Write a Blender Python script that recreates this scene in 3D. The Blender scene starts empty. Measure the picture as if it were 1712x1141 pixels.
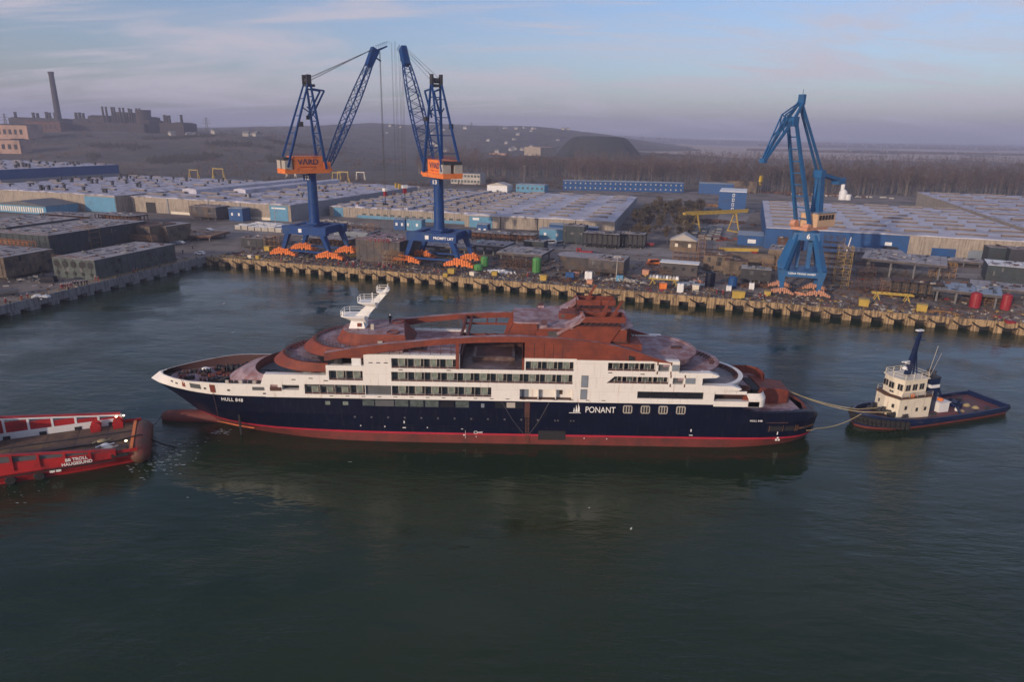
import bpy, math, random
from mathutils import Vector, Matrix
random.seed(7)
SC = bpy.context.scene
COL = SC.collection
R = math.radians
H = 57.0
FOC, CX, CY = 1139.0, 856.0, 570.5
PITCH, ROLL = R(17.0), R(1.0)
_F = Vector((0, math.cos(PITCH), -math.sin(PITCH)))
_U0 = Vector((0, math.sin(PITCH), math.cos(PITCH)))
_R0 = Vector((1, 0, 0))
_RT = _R0*math.cos(ROLL) + _U0*math.sin(ROLL)
_UP = _U0*math.cos(ROLL) - _R0*math.sin(ROLL)
GZ = 3.5                      # yard level above the water

def ray(px, py):
    return _F + _RT*((px-CX)/FOC) - _UP*((py-CY)/FOC)
def G(px, py, z=GZ):          # survey helper: photo pixel -> point at height z
    d = ray(px, py); t = (z-H)/d.z
    return (d.x*t, d.y*t)
def PY(px, py, y):            # photo pixel -> (x, z) on the vertical plane at distance y
    d = ray(px, py); t = y/d.y
    return (d.x*t, H+d.z*t)

def tag(o, label=None, cat=None, group=None, kind=None):
    if label: o['label'] = label
    if cat: o['category'] = cat
    if group: o['group'] = group
    if kind: o['kind'] = kind
    return o
def empty(name, loc=(0, 0, 0), rz=0.0):
    o = bpy.data.objects.new(name, None); COL.objects.link(o)
    o.location = loc; o.rotation_euler = (0, 0, rz); o.empty_display_size = 0.5
    return o
KIDS = {}
def link(o, parent=None):
    COL.objects.link(o)
    if parent is not None:
        o.parent = parent
        KIDS.setdefault(parent.name, []).append(o)
    return o
def copy_tree(o, parent=None):
    c = o.copy(); link(c, parent)
    for ch in list(KIDS.get(o.name, [])):
        copy_tree(ch, c)
    return c

class MB:
    def __init__(s): s.v = []; s.f = []; s.m = []
    def add(s, vs, fs, m=0):
        b = len(s.v); s.v.extend([tuple(p) for p in vs])
        for f in fs:
            s.f.append(tuple(i+b for i in f)); s.m.append(m)
        return s
    def box(s, c, d, m=0, rz=0.0, tx=1.0, ty=1.0):
        x, y, z = c; a, b, h = d[0]/2, d[1]/2, d[2]/2
        ca, sa = math.cos(rz), math.sin(rz); vs = []
        for (k, q, w) in ((-h, 1, 1), (h, tx, ty)):
            for (i, j) in ((-a, -b), (a, -b), (a, b), (-a, b)):
                i *= q; j *= w
                vs.append((x+i*ca-j*sa, y+i*sa+j*ca, z+k))
        return s.add(vs, [(3, 2, 1, 0), (4, 5, 6, 7), (0, 1, 5, 4), (1, 2, 6, 5), (2, 3, 7, 6), (3, 0, 4, 7)], m)
    def bb(s, x0, x1, y0, y1, z0, z1, m=0):
        return s.box(((x0+x1)/2, (y0+y1)/2, (z0+z1)/2), (abs(x1-x0), abs(y1-y0), abs(z1-z0)), m)
    def beam(s, p0, p1, w, h=None, m=0, w1=None, h1=None):
        p0 = Vector(p0); p1 = Vector(p1); h = h or w; w1 = w1 or w; h1 = h1 or (h if w1 == w else h*w1/w)
        d = (p1-p0)
        if d.length < 1e-6: return s
        d.normalize()
        up = Vector((0, 0, 1)) if abs(d.z) < 0.95 else Vector((0, 1, 0))
        a = d.cross(up).normalized(); b = a.cross(d).normalized(); vs = []
        for p, ww, hh in ((p0, w, h), (p1, w1, h1)):
            for i, j in ((-1, -1), (1, -1), (1, 1), (-1, 1)):
                vs.append(p+a*(i*ww/2)+b*(j*hh/2))
        return s.add(vs, [(3, 2, 1, 0), (4, 5, 6, 7), (0, 1, 5, 4), (1, 2, 6, 5), (2, 3, 7, 6), (3, 0, 4, 7)], m)
    def tube(s, pts, r, n=6, m=0, r1=None, caps=True):
        pts = [Vector(p) for p in pts]; vs = []; fs = []; N = len(pts)
        for k, p in enumerate(pts):
            d = (pts[min(k+1, N-1)]-pts[max(k-1, 0)])
            d = d.normalized() if d.length > 1e-9 else Vector((0, 0, 1))
            up = Vector((0, 0, 1)) if abs(d.z) < 0.9 else Vector((0, 1, 0))
            a = d.cross(up).normalized(); b = a.cross(d)
            rr = r if r1 is None else r+(r1-r)*k/max(1, N-1)
            for i in range(n):
                t = 2*math.pi*i/n; vs.append(p+a*(rr*math.cos(t))+b*(rr*math.sin(t)))
        for k in range(N-1):
            for i in range(n):
                j = (i+1) % n; fs.append((k*n+i, k*n+j, (k+1)*n+j, (k+1)*n+i))
        if caps: fs += [tuple(range(n-1, -1, -1)), tuple((N-1)*n+i for i in range(n))]
        return s.add(vs, fs, m)
    def lathe(s, c, prof, n=16, m=0, axis='z'):
        vs = []; fs = []; K = len(prof)
        for (r, z) in prof:
            for i in range(n):
                t = 2*math.pi*i/n; a, b = r*math.cos(t), r*math.sin(t)
                if axis == 'z': vs.append((c[0]+a, c[1]+b, c[2]+z))
                elif axis == 'x': vs.append((c[0]+z, c[1]+a, c[2]+b))
                else: vs.append((c[0]+b, c[1]+z, c[2]+a))
        for k in range(K-1):
            for i in range(n):
                j = (i+1) % n; fs.append((k*n+i, k*n+j, (k+1)*n+j, (k+1)*n+i))
        fs += [tuple(range(n-1, -1, -1)), tuple((K-1)*n+i for i in range(n))]
        return s.add(vs, fs, m)
    def prism(s, poly, z0, z1, m=0, mt=None):
        n = len(poly)
        z1s = z1 if isinstance(z1, (list, tuple)) else [z1]*n
        vs = [(p[0], p[1], z0) for p in poly]+[(p[0], p[1], z1s[i]) for i, p in enumerate(poly)]
        s.add(vs, [tuple(range(n-1, -1, -1))]+[(i, (i+1) % n, n+(i+1) % n, n+i) for i in range(n)], m)
        return s.add(vs[n:], [tuple(range(n))], m if mt is None else mt)
    def prism_xz(s, poly, y0, y1, m=0):      # polygon in the xz plane (ccw seen from -y)
        n = len(poly)
        vs = [(p[0], y0, p[1]) for p in poly]+[(p[0], y1, p[1]) for p in poly]
        return s.add(vs, [tuple(range(n)), tuple(range(2*n-1, n-1, -1))]+[(i, n+i, n+(i+1) % n, (i+1) % n) for i in range(n)], m)
    def prism_yz(s, poly, x0, x1, m=0):
        n = len(poly)
        vs = [(x0, p[0], p[1]) for p in poly]+[(x1, p[0], p[1]) for p in poly]
        return s.add(vs, [tuple(range(n-1, -1, -1)), tuple(range(n, 2*n))]+[(i, (i+1) % n, n+(i+1) % n, n+i) for i in range(n)], m)
    def strip(s, A, B, m=0, closed=False):   # quads between two polylines
        n = len(A); rng = range(n if closed else n-1)
        return s.add(list(A)+list(B), [(i, (i+1) % n, n+(i+1) % n, n+i) for i in rng], m)
    def lattice(s, p0, p1, w0, w1, d0, d1, bays, rc, rb, m=0, side=None, pk=0.5):
        """four-chord lattice boom from p0 to p1; side = lateral unit vector"""
        p0 = Vector(p0); p1 = Vector(p1); ax = (p1-p0).normalized(); sd = Vector(side).normalized(); up = sd.cross(ax).normalized()
        def ring(t):
            e = math.sin(math.pi*min(1, max(0, t)))**0.7
            w = w0+(w1-w0)*t if pk is None else (w0+(w1-w0)*t)*(1-pk)+pk*max(w0, w1)*e
            d = d0+(d1-d0)*t if pk is None else (d0+(d1-d0)*t)*(1-pk)+pk*max(d0, d1)*e
            c = p0.lerp(p1, t)
            return [c+sd*(i*w/2)+up*(j*d/2) for i, j in ((-1, -1), (1, -1), (1, 1), (-1, 1))]
        rs = [ring(k/bays) for k in range(bays+1)]
        for k in range(bays):
            for i in range(4):
                j = (i+1) % 4
                s.beam(rs[k][i], rs[k+1][i], rc, rc, m)
                if k % 2: s.beam(rs[k][i], rs[k+1][j], rb, rb, m)
                else: s.beam(rs[k][j], rs[k+1][i], rb, rb, m)
                if k % 3 == 0: s.beam(rs[k][i], rs[k][j], rb, rb, m)
        return s
    def xform(s, M, start=0):
        for i in range(start, len(s.v)): s.v[i] = tuple(M @ Vector(s.v[i]))
        return s
    def mirror_y(s):
        b = MB(); b.v = [(x, -y, z) for x, y, z in s.v]; b.f = [tuple(reversed(f)) for f in s.f]; b.m = list(s.m); return b
    def build(s, name, mats, parent=None, smooth=False, loc=None, rz=None, label=None):
        me = bpy.data.meshes.new(name)
        me.from_pydata(s.v, [], s.f)
        if not isinstance(mats, (list, tuple)): mats = [mats]
        for m in mats: me.materials.append(m)
        if len(mats) > 1: me.polygons.foreach_set('material_index', s.m)
        if smooth is True: me.polygons.foreach_set('use_smooth', [True]*len(me.polygons))
        me.update()
        if smooth == 'auto':
            me.polygons.foreach_set('use_smooth', [True]*len(me.polygons))
            try: me.set_sharp_from_angle(angle=R(35))
            except Exception: pass
        o = bpy.data.objects.new(name, me); link(o, parent)
        if loc is not None: o.location = loc
        if rz is not None: o.rotation_euler = (0, 0, rz)
        if label: o['label'] = label
        return o

def text(name, body, size, mat, parent=None, loc=(0, 0, 0), rz=0.0, ext=0.03, align='CENTER', upright=True, sx=1.0, spacing=1.0, bold=0.0):
    cu = bpy.data.curves.new(name, 'FONT'); cu.body = body; cu.size = size; cu.extrude = ext
    cu.align_x = align; cu.align_y = 'CENTER'; cu.space_character = spacing; cu.offset = bold
    t = bpy.data.objects.new(name+'_tmp', cu); COL.objects.link(t)
    dg = bpy.context.evaluated_depsgraph_get()
    me = bpy.data.meshes.new_from_object(t.evaluated_get(dg))
    bpy.data.objects.remove(t); bpy.data.curves.remove(cu)
    M = Matrix.Diagonal((sx, 1, 1, 1))
    if upright: M = Matrix.Rotation(R(90), 4, 'X') @ M
    me.transform(M); me.name = name
    me.materials.clear(); me.materials.append(mat)
    o = bpy.data.objects.new(name, me); link(o, parent); o.location = loc; o.rotation_euler = (0, 0, rz)
    return o

# ---------------------------------------------------------------- materials
def _nd(nt, t, **k):
    n = nt.nodes.new(t)
    for a, b in k.items(): setattr(n, a, b)
    return n
def mat(name, c, rough=0.6, metal=0.0, var=0.18, scale=0.35, c2=None, amt=0.5, sc2=0.12, streak=False, bump=0.0, spec=0.4, detail=6.0, plates=None):
    """paint or stone with uneven tone (fine noise) and a second colour in patches or runs (rust, dirt, frost)"""
    m = bpy.data.materials.new(name); m.use_nodes = True; nt = m.node_tree; bs = nt.nodes['Principled BSDF']; L = nt.links.new
    bs.inputs['Roughness'].default_value = rough; bs.inputs['Metallic'].default_value = metal
    bs.inputs['Specular IOR Level'].default_value = spec
    geo = _nd(nt, 'ShaderNodeNewGeometry')
    n1 = _nd(nt, 'ShaderNodeTexNoise'); n1.inputs['Scale'].default_value = scale; n1.inputs['Detail'].default_value = detail; n1.inputs['Roughness'].default_value = 0.7
    L(geo.outputs['Position'], n1.inputs['Vector'])
    mr = _nd(nt, 'ShaderNodeMapRange'); mr.inputs['From Min'].default_value = 0.3; mr.inputs['From Max'].default_value = 0.7
    mr.inputs['To Min'].default_value = 1-var; mr.inputs['To Max'].default_value = 1+var
    L(n1.outputs['Fac'], mr.inputs['Value'])
    hs = _nd(nt, 'ShaderNodeVectorMath', operation='SCALE'); L(mr.outputs['Result'], hs.inputs['Scale'])
    src = None
    if c2 is not None:
        n2 = _nd(nt, 'ShaderNodeTexNoise'); n2.inputs['Scale'].default_value = sc2; n2.inputs['Detail'].default_value = 7.0; n2.inputs['Roughness'].default_value = 0.65
        if streak:
            mp = _nd(nt, 'ShaderNodeMapping'); mp.inputs['Scale'].default_value = (6, 6, 0.5)
            L(geo.outputs['Position'], mp.inputs['Vector']); L(mp.outputs['Vector'], n2.inputs['Vector'])
        else: L(geo.outputs['Position'], n2.inputs['Vector'])
        m2 = _nd(nt, 'ShaderNodeMapRange'); m2.inputs['From Min'].default_value = 0.62-amt*0.3; m2.inputs['From Max'].default_value = 0.72-amt*0.2
        L(n2.outputs['Fac'], m2.inputs['Value'])
        mx = _nd(nt, 'ShaderNodeMix', data_type='RGBA'); mx.inputs[6].default_value = (*c, 1); mx.inputs[7].default_value = (*c2, 1)
        L(m2.outputs['Result'], mx.inputs[0]); src = mx.outputs[2]
    if src is None:
        rgb = _nd(nt, 'ShaderNodeRGB'); rgb.outputs[0].default_value = (*c, 1); src = rgb.outputs[0]
    L(src, hs.inputs[0]); col_out = hs.outputs[0]
    if plates:      # plate or panel seams on upright faces
        cb = _nd(nt, 'ShaderNodeSeparateXYZ'); L(geo.outputs['Position'], cb.inputs[0]); cx2 = _nd(nt, 'ShaderNodeCombineXYZ')
        L(cb.outputs['X'], cx2.inputs['X']); L(cb.outputs['Z'], cx2.inputs['Y'])
        bt = _nd(nt, 'ShaderNodeTexBrick'); L(cx2.outputs[0], bt.inputs['Vector']); bt.inputs['Scale'].default_value = 1.0
        bt.inputs['Brick Width'].default_value = plates[0]; bt.inputs['Row Height'].default_value = plates[1]; bt.inputs['Mortar Size'].default_value = plates[2]; bt.inputs['Mortar Smooth'].default_value = 0.6
        k_ = plates[3]; bt.inputs['Color1'].default_value = (1, 1, 1, 1); bt.inputs['Color2'].default_value = (k_, k_, k_, 1); bt.inputs['Mortar'].default_value = (k_*0.8, k_*0.78, k_*0.76, 1)
        mm = _nd(nt, 'ShaderNodeMix', data_type='RGBA', blend_type='MULTIPLY'); mm.inputs[0].default_value = 1.0; L(col_out, mm.inputs[6]); L(bt.outputs['Color'], mm.inputs[7]); col_out = mm.outputs[2]
    L(col_out, bs.inputs['Base Color'])
    if bump > 0:
        bp = _nd(nt, 'ShaderNodeBump'); bp.inputs['Strength'].default_value = bump; bp.inputs['Distance'].default_value = 0.2
        L(n1.outputs['Fac'], bp.inputs['Height']); L(bp.outputs['Normal'], bs.inputs['Normal'])
    return m
def glow(name, c, s):
    m = bpy.data.materials.new(name); m.use_nodes = True; bs = m.node_tree.nodes['Principled BSDF']
    bs.inputs['Emission Color'].default_value = (*c, 1); bs.inputs['Emission Strength'].default_value = s; bs.inputs['Base Color'].default_value = (*c, 1)
    return m
M = {}
M['navy'] = mat('navy_paint', (0.0022, 0.0045, 0.020), 0.4, spec=0.18, var=0.2, c2=(0.02, 0.02, 0.028), amt=0.25, sc2=0.5, streak=True, plates=(7, 2.3, 0.05, 0.86))
M['stripe'] = mat('red_stripe_paint', (0.42, 0.02, 0.045), 0.5)
M['antifoul'] = mat('antifouling_paint', (0.155, 0.03, 0.022), 0.7, c2=(0.10, 0.028, 0.022), amt=0.5, sc2=0.3)
M['shipwhite'] = mat('white_hull_paint', (0.80, 0.76, 0.705), 0.45, var=0.035, c2=(0.66, 0.58, 0.50), amt=0.14, sc2=0.4, streak=True, plates=(5.5, 2.75, 0.03, 0.965))
M['primer'] = mat('red_primer', (0.215, 0.045, 0.023), 0.7, var=0.2, scale=0.6, c2=(0.15, 0.038, 0.026), amt=0.5, sc2=0.4, plates=(3.2, 1.3, 0.03, 0.85))
M['primerdeck'] = mat('frosted_primer_deck', (0.25, 0.12, 0.115), 0.75, var=0.25, scale=0.8, c2=(0.36, 0.27, 0.29), amt=0.7, sc2=0.45)
M['primerdark'] = mat('dark_primer', (0.075, 0.03, 0.025), 0.7, var=0.25)
M['wetdeck'] = mat('wet_brown_deck', (0.10, 0.06, 0.05), 0.35, var=0.3, c2=(0.2, 0.15, 0.14), amt=0.4, sc2=0.5)
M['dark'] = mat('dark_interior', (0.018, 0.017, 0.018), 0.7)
M['blackglass'] = mat('black_glass', (0.014, 0.015, 0.018), 0.3, spec=0.35)
M['greenglass'] = mat('pale_green_glass', (0.20, 0.235, 0.205), 0.2, var=0.35, scale=1.5, spec=0.6)  # glass in an uneven pale green
M['dimglass'] = mat('dim_glass', (0.085, 0.105, 0.10), 0.15, var=0.4, scale=1.2, spec=0.6)
M['greypanel'] = mat('grey_panel', (0.10, 0.105, 0.11), 0.5)
M['bluegrey'] = mat('bluegrey_panel', (0.2, 0.23, 0.27), 0.4)
M['frame'] = mat('pale_frame', (0.42, 0.38, 0.33), 0.5)
M['steel'] = mat('grey_steel', (0.12, 0.12, 0.125), 0.5, metal=0.3)
M['darksteel'] = mat('dark_steel', (0.035, 0.035, 0.04), 0.6)
M['lettering'] = mat('white_lettering', (0.82, 0.8, 0.76), 0.5, var=0.03)
M['rope'] = mat('tow_rope', (0.42, 0.33, 0.17), 0.8)
M['rubber'] = mat('black_rubber', (0.015, 0.014, 0.014), 0.75)
M['mastwhite'] = mat('mast_white', (0.85, 0.83, 0.78), 0.45, var=0.05)
M['orange'] = mat('orange_paint', (0.80, 0.21, 0.04), 0.5, var=0.12, c2=(0.55, 0.12, 0.03), amt=0.3, sc2=0.4)
M['salmon'] = mat('faded_orange_paint', (0.58, 0.28, 0.17), 0.6, var=0.15)
M['craneblue'] = mat('crane_blue', (0.003, 0.043, 0.18), 0.55, spec=0.25, var=0.15, c2=(0.02, 0.06, 0.15), amt=0.4, sc2=0.3)
M['craneblue2'] = mat('light_crane_blue', (0.014, 0.105, 0.27), 0.5, var=0.15, c2=(0.03, 0.10, 0.22), amt=0.4, sc2=0.3)
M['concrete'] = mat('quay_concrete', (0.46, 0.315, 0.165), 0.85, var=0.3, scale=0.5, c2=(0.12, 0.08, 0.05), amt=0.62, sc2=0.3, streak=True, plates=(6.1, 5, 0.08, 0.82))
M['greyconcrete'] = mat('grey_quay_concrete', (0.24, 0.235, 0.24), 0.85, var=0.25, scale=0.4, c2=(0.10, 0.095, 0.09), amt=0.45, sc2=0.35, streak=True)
M['yellow'] = mat('yellow_paint', (0.46, 0.31, 0.055), 0.6, var=0.22)
M['green'] = mat('green_paint', (0.07, 0.24, 0.06), 0.5)
M['red'] = mat('red_paint', (0.27, 0.016, 0.022), 0.5, var=0.2)
M['vesselred'] = mat('vessel_red', (0.42, 0.022, 0.022), 0.45, var=0.2, c2=(0.24, 0.02, 0.02), amt=0.4, sc2=0.25)
M['timber'] = mat('timber_deck', (0.115, 0.07, 0.05), 0.8, var=0.35, scale=0.8, c2=(0.18, 0.11, 0.055), amt=0.5, sc2=0.3)
M['white'] = mat('white_paint', (0.75, 0.74, 0.72), 0.5, var=0.06)
M['cream'] = mat('cream_paint', (0.74, 0.66, 0.52), 0.5, var=0.06, c2=(0.5, 0.4, 0.28), amt=0.2, sc2=0.5, streak=True)
M['tugblue'] = mat('tug_blue', (0.004, 0.014, 0.055), 0.4, var=0.2, c2=(0.03, 0.03, 0.06), amt=0.3, sc2=0.5)
M['rust'] = mat('rusty_steel', (0.14, 0.065, 0.035), 0.85, var=0.4, scale=0.7, c2=(0.06, 0.04, 0.035), amt=0.6, sc2=0.3)
M['blocksteel'] = mat('primed_block_steel', (0.075, 0.068, 0.07), 0.75, var=0.35, c2=(0.12, 0.085, 0.06), amt=0.45, sc2=0.18)
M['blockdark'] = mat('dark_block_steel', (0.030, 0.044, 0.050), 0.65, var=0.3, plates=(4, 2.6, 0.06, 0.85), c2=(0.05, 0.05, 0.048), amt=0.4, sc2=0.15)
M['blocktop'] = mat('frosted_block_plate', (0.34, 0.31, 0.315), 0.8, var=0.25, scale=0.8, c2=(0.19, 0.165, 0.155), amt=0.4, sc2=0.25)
M['blocktan'] = mat('tan_block_steel', (0.17, 0.125, 0.085), 0.75, var=0.3, scale=0.5, c2=(0.08, 0.06, 0.045), amt=0.5, sc2=0.15)
M['scaf'] = mat('scaffold_steel', (0.26, 0.14, 0.06), 0.7, var=0.3)
M['skin'] = mat('skin', (0.4, 0.25, 0.18), 0.6)
# ---------------------------------------------------------------- camera, light, air
cam = bpy.data.cameras.new('camera'); cam.lens = 36.0*FOC/1712.0; cam.sensor_width = 36.0; cam.clip_end = 40000; cam.clip_start = 0.5
co = bpy.data.objects.new('camera', cam); COL.objects.link(co)
co.matrix_world = Matrix(((_RT.x, _UP.x, -_F.x, 0), (_RT.y, _UP.y, -_F.y, 0), (_RT.z, _UP.z, -_F.z, H), (0, 0, 0, 1)))
SC.camera = co
SUN_EL, SUN_AZ = R(13.0), math.atan2(-0.62, -0.78)      # low morning sun behind and to the left
sl = bpy.data.lights.new('sun', 'SUN'); sl.energy = 3.0; sl.angle = R(0.8); sl.color = (1.0, 0.80, 0.62)
so = bpy.data.objects.new('sun', sl); COL.objects.link(so)
sd = Vector((math.sin(SUN_AZ)*math.cos(SUN_EL), math.cos(SUN_AZ)*math.cos(SUN_EL), math.sin(SUN_EL)))
so.rotation_euler = sd.to_track_quat('Z', 'Y').to_euler(); so.location = (-200, -250, 150)
w = bpy.data.worlds.new('World'); SC.world = w; w.use_nodes = True
nt = w.node_tree; nt.nodes.clear(); L = nt.links.new
out = _nd(nt, 'ShaderNodeOutputWorld'); bg = _nd(nt, 'ShaderNodeBackground'); L(bg.outputs[0], out.inputs[0])
bg.inputs['Strength'].default_value = 0.142
sky = _nd(nt, 'ShaderNodeTexSky', sky_type='NISHITA', sun_disc=False, sun_elevation=SUN_EL, sun_rotation=SUN_AZ % (2*math.pi), altitude=100, air_density=1.0, dust_density=1.6, ozone_density=2.0)
tc = _nd(nt, 'ShaderNodeTexCoord')
sep = _nd(nt, 'ShaderNodeSeparateXYZ'); L(tc.outputs['Generated'], sep.inputs[0])
den = _nd(nt, 'ShaderNodeMath', operation='ADD'); den.inputs[1].default_value = 0.16; L(sep.outputs['Z'], den.inputs[0])
mx0 = _nd(nt, 'ShaderNodeMath', operation='MAXIMUM'); mx0.inputs[1].default_value = 0.03; L(den.outputs[0], mx0.inputs[0])
inv = _nd(nt, 'ShaderNodeMath', operation='DIVIDE'); inv.inputs[0].default_value = 1.0; L(mx0.outputs[0], inv.inputs[1])
flat = _nd(nt, 'ShaderNodeVectorMath', operation='SCALE'); L(tc.outputs['Generated'], flat.inputs[0]); L(inv.outputs[0], flat.inputs['Scale'])
def cloud_layer(scale, rot, sc, detail, lo, hi, seed):
    mp = _nd(nt, 'ShaderNodeMapping'); mp.inputs['Rotation'].default_value = (0, 0, R(rot)); mp.inputs['Scale'].default_value = sc; mp.inputs['Location'].default_value = (seed, seed*1.7, 0.3*seed)
    L(flat.outputs[0], mp.inputs['Vector'])
    n = _nd(nt, 'ShaderNodeTexNoise'); n.inputs['Scale'].default_value = scale; n.inputs['Detail'].default_value = detail; n.inputs['Roughness'].default_value = 0.62; n.inputs['Distortion'].default_value = 0.5
    L(mp.outputs[0], n.inputs['Vector'])
    r_ = _nd(nt, 'ShaderNodeMapRange', interpolation_type='SMOOTHSTEP'); r_.inputs['From Min'].default_value = lo; r_.inputs['From Max'].default_value = hi
    L(n.outputs['Fac'], r_.inputs['Value'])
    return r_.outputs['Result']
c1 = cloud_layer(0.8, 12, (0.8, 1.5, 1.0), 7.0, 0.43, 0.66, 5.7)
c2 = cloud_layer(1.7, 14, (0.55, 2.4, 1.0), 8.0, 0.46, 0.72, 1.3)
ad = _nd(nt, 'ShaderNodeMath', operation='MAXIMUM'); L(c1, ad.inputs[0]); L(c2, ad.inputs[1])
cf = _nd(nt, 'ShaderNodeMath', operation='MULTIPLY'); cf.inputs[1].default_value = 0.8; L(ad.outputs[0], cf.inputs[0])
skt = _nd(nt, 'ShaderNodeMix', data_type='RGBA', blend_type='MULTIPLY'); skt.inputs[0].default_value = 1.0; L(sky.outputs[0], skt.inputs[6]); skt.inputs[7].default_value = (0.95, 0.945, 1.16, 1)
mixc = _nd(nt, 'ShaderNodeMix', data_type='RGBA'); L(cf.outputs[0], mixc.inputs[0]); L(skt.outputs[2], mixc.inputs[6]); mixc.inputs[7].default_value = (4.3, 4.0, 4.5, 1)
L(mixc.outputs[2], bg.inputs['Color'])
SC.view_settings.view_transform = 'Standard'; SC.view_settings.look = 'None'; SC.view_settings.exposure = 0.0; SC.view_settings.gamma = 1.0
SC.cycles.use_denoising = True; SC.cycles.max_bounces = 6; SC.cycles.diffuse_bounces = 2; SC.cycles.glossy_bounces = 3; SC.cycles.volume_bounces = 0; SC.cycles.transparent_max_bounces = 8
SC.cycles.sample_clamp_indirect = 3.0; SC.cycles.caustics_reflective = False; SC.cycles.caustics_refractive = False
hz = bpy.data.materials.new('haze_air'); hz.use_nodes = True; hn = hz.node_tree; hn.nodes.clear()
ho = _nd(hn, 'ShaderNodeOutputMaterial'); pv = _nd(hn, 'ShaderNodeVolumePrincipled'); hn.links.new(pv.outputs[0], ho.inputs['Volume'])
pv.inputs['Color'].default_value = (0.67, 0.72, 1.0, 1); pv.inputs['Density'].default_value = 0.00021; pv.inputs['Anisotropy'].default_value = 0.0
hb = MB(); hb.bb(-9600, 9600, -400, 9600, -3.0, 215.0); tag(hb.build('haze', hz), kind='stuff')
# water
wm = bpy.data.materials.new('harbour_water'); wm.use_nodes = True; wn = wm.node_tree; bs = wn.nodes['Principled BSDF']
bs.inputs['Base Color'].default_value = (0.0135, 0.030, 0.0105, 1); bs.inputs['Roughness'].default_value = 0.06; bs.inputs['IOR'].default_value = 1.33
ge = _nd(wn, 'ShaderNodeNewGeometry')
def wave(scale, sc, rot, detail):
    mp = _nd(wn, 'ShaderNodeMapping'); mp.inputs['Scale'].default_value = sc; mp.inputs['Rotation'].default_value = (0, 0, R(rot)); wn.links.new(ge.outputs['Position'], mp.inputs['Vector'])
    n = _nd(wn, 'ShaderNodeTexNoise'); n.inputs['Scale'].default_value = scale; n.inputs['Detail'].default_value = detail; n.inputs['Roughness'].default_value = 0.6
    wn.links.new(mp.outputs[0], n.inputs['Vector']); return n.outputs['Fac']
a1 = wave(0.42, (0.5, 1.3, 1), 20, 6.0); a2 = wave(0.035, (1, 1.6, 1), -15, 3.0); a3 = wave(0.09, (0.6, 1.4, 1), 35, 4.0)
pat = _nd(wn, 'ShaderNodeMapRange'); pat.inputs['From Min'].default_value = 0.40; pat.inputs['From Max'].default_value = 0.62; pat.inputs['To Min'].default_value = 0.08; pat.inputs['To Max'].default_value = 1.0; wn.links.new(a2, pat.inputs['Value'])
b1 = _nd(wn, 'ShaderNodeBump'); b1.inputs['Distance'].default_value = 0.5; wn.links.new(a1, b1.inputs['Height'])
sm = _nd(wn, 'ShaderNodeMath', operation='MULTIPLY'); sm.inputs[1].default_value = 0.68; wn.links.new(pat.outputs[0], sm.inputs[0]); wn.links.new(sm.outputs[0], b1.inputs['Strength'])
b2 = _nd(wn, 'ShaderNodeBump'); b2.inputs['Distance'].default_value = 1.6; b2.inputs['Strength'].default_value = 0.18; wn.links.new(a3, b2.inputs['Height']); wn.links.new(b1.outputs[0], b2.inputs['Normal'])
wn.links.new(b2.outputs[0], bs.inputs['Normal'])
wb = MB(); wb.add([(-900, -350, 0), (900, -350, 0), (900, 320, 0), (-900, 320, 0)], [(0, 1, 2, 3)]); tag(wb.build('water', wm), kind='structure')
# ---------------------------------------------------------------- the cruise ship (x aft = +, near side = port, y = -9)
ship = empty('cruise_ship', (0, 128, 0))
tag(ship, 'long unfinished cruise ship with navy hull, white sides and bare red primer upper decks', 'cruise ship')
HULL = [
 (-2.5, [(-58, 0), (-52, 3), (-44, 5.5), (-34, 7.8), (-25, 8.7), (-15, 8.9), (40, 8.9), (48, 7), (54, 3), (56, 0)]),
 (0.0, [(-60.5, 0), (-55.4, 3.1), (-46, 5.9), (-36, 8.2), (-29, 8.8), (-18, 9), (42, 9), (50, 7.6), (56, 5.5), (59, 3), (59.6, 0)]),
 (1.75, [(-63, 0), (-56, 4.3), (-49, 6.7), (-43, 7.7), (-33.7, 8.5), (-25, 8.9), (-15, 9), (44, 9), (51, 8.5), (56, 7.4), (59.3, 5), (60.6, 0)]),
 (5.5, [(-67.5, 0), (-61, 5), (-55, 7.3), (-49, 8.4), (-43, 8.9), (-35, 9), (50, 9), (55, 8.6), (58.5, 7), (60.3, 4), (61, 0)]),
 (8.9, [(-72.2, 0), (-69, 2.8), (-65.4, 4.9), (-61, 6.9), (-57, 8.2), (-52.8, 8.8), (-47, 9), (50, 9), (54, 8.6), (57, 7.4), (59.2, 4.6), (60, 0)]),
 (11.3, [(-70.2, 0), (-68.2, 2.6), (-64.8, 5.3), (-60.3, 7.8), (-56.4, 8.75), (-52.4, 9), (50, 9)])]
def poly_at(pts, x):
    if x <= pts[0][0]: return pts[0][1]
    for (a, ya), (b, yb) in zip(pts, pts[1:]):
        if x <= b: return ya+(yb-ya)*(x-a)/(b-a)
    return pts[-1][1]
def hull_y(x, z):
    for (za, pa), (zb, pb) in zip(HULL, HULL[1:]):
        if z <= zb: break
    t = min(1, max(0, (z-za)/(zb-za)))
    return poly_at(pa, x)*(1-t)+poly_at(pb, x)*t
def ztop(x):
    if x < 43: return 8.85
    if x < 45: return 8.85-(x-43)*0.78
    if x < 54.5: return 7.3
    t = (x-54.5)/6.0
    return 7.3-1.9*t*t
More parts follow.
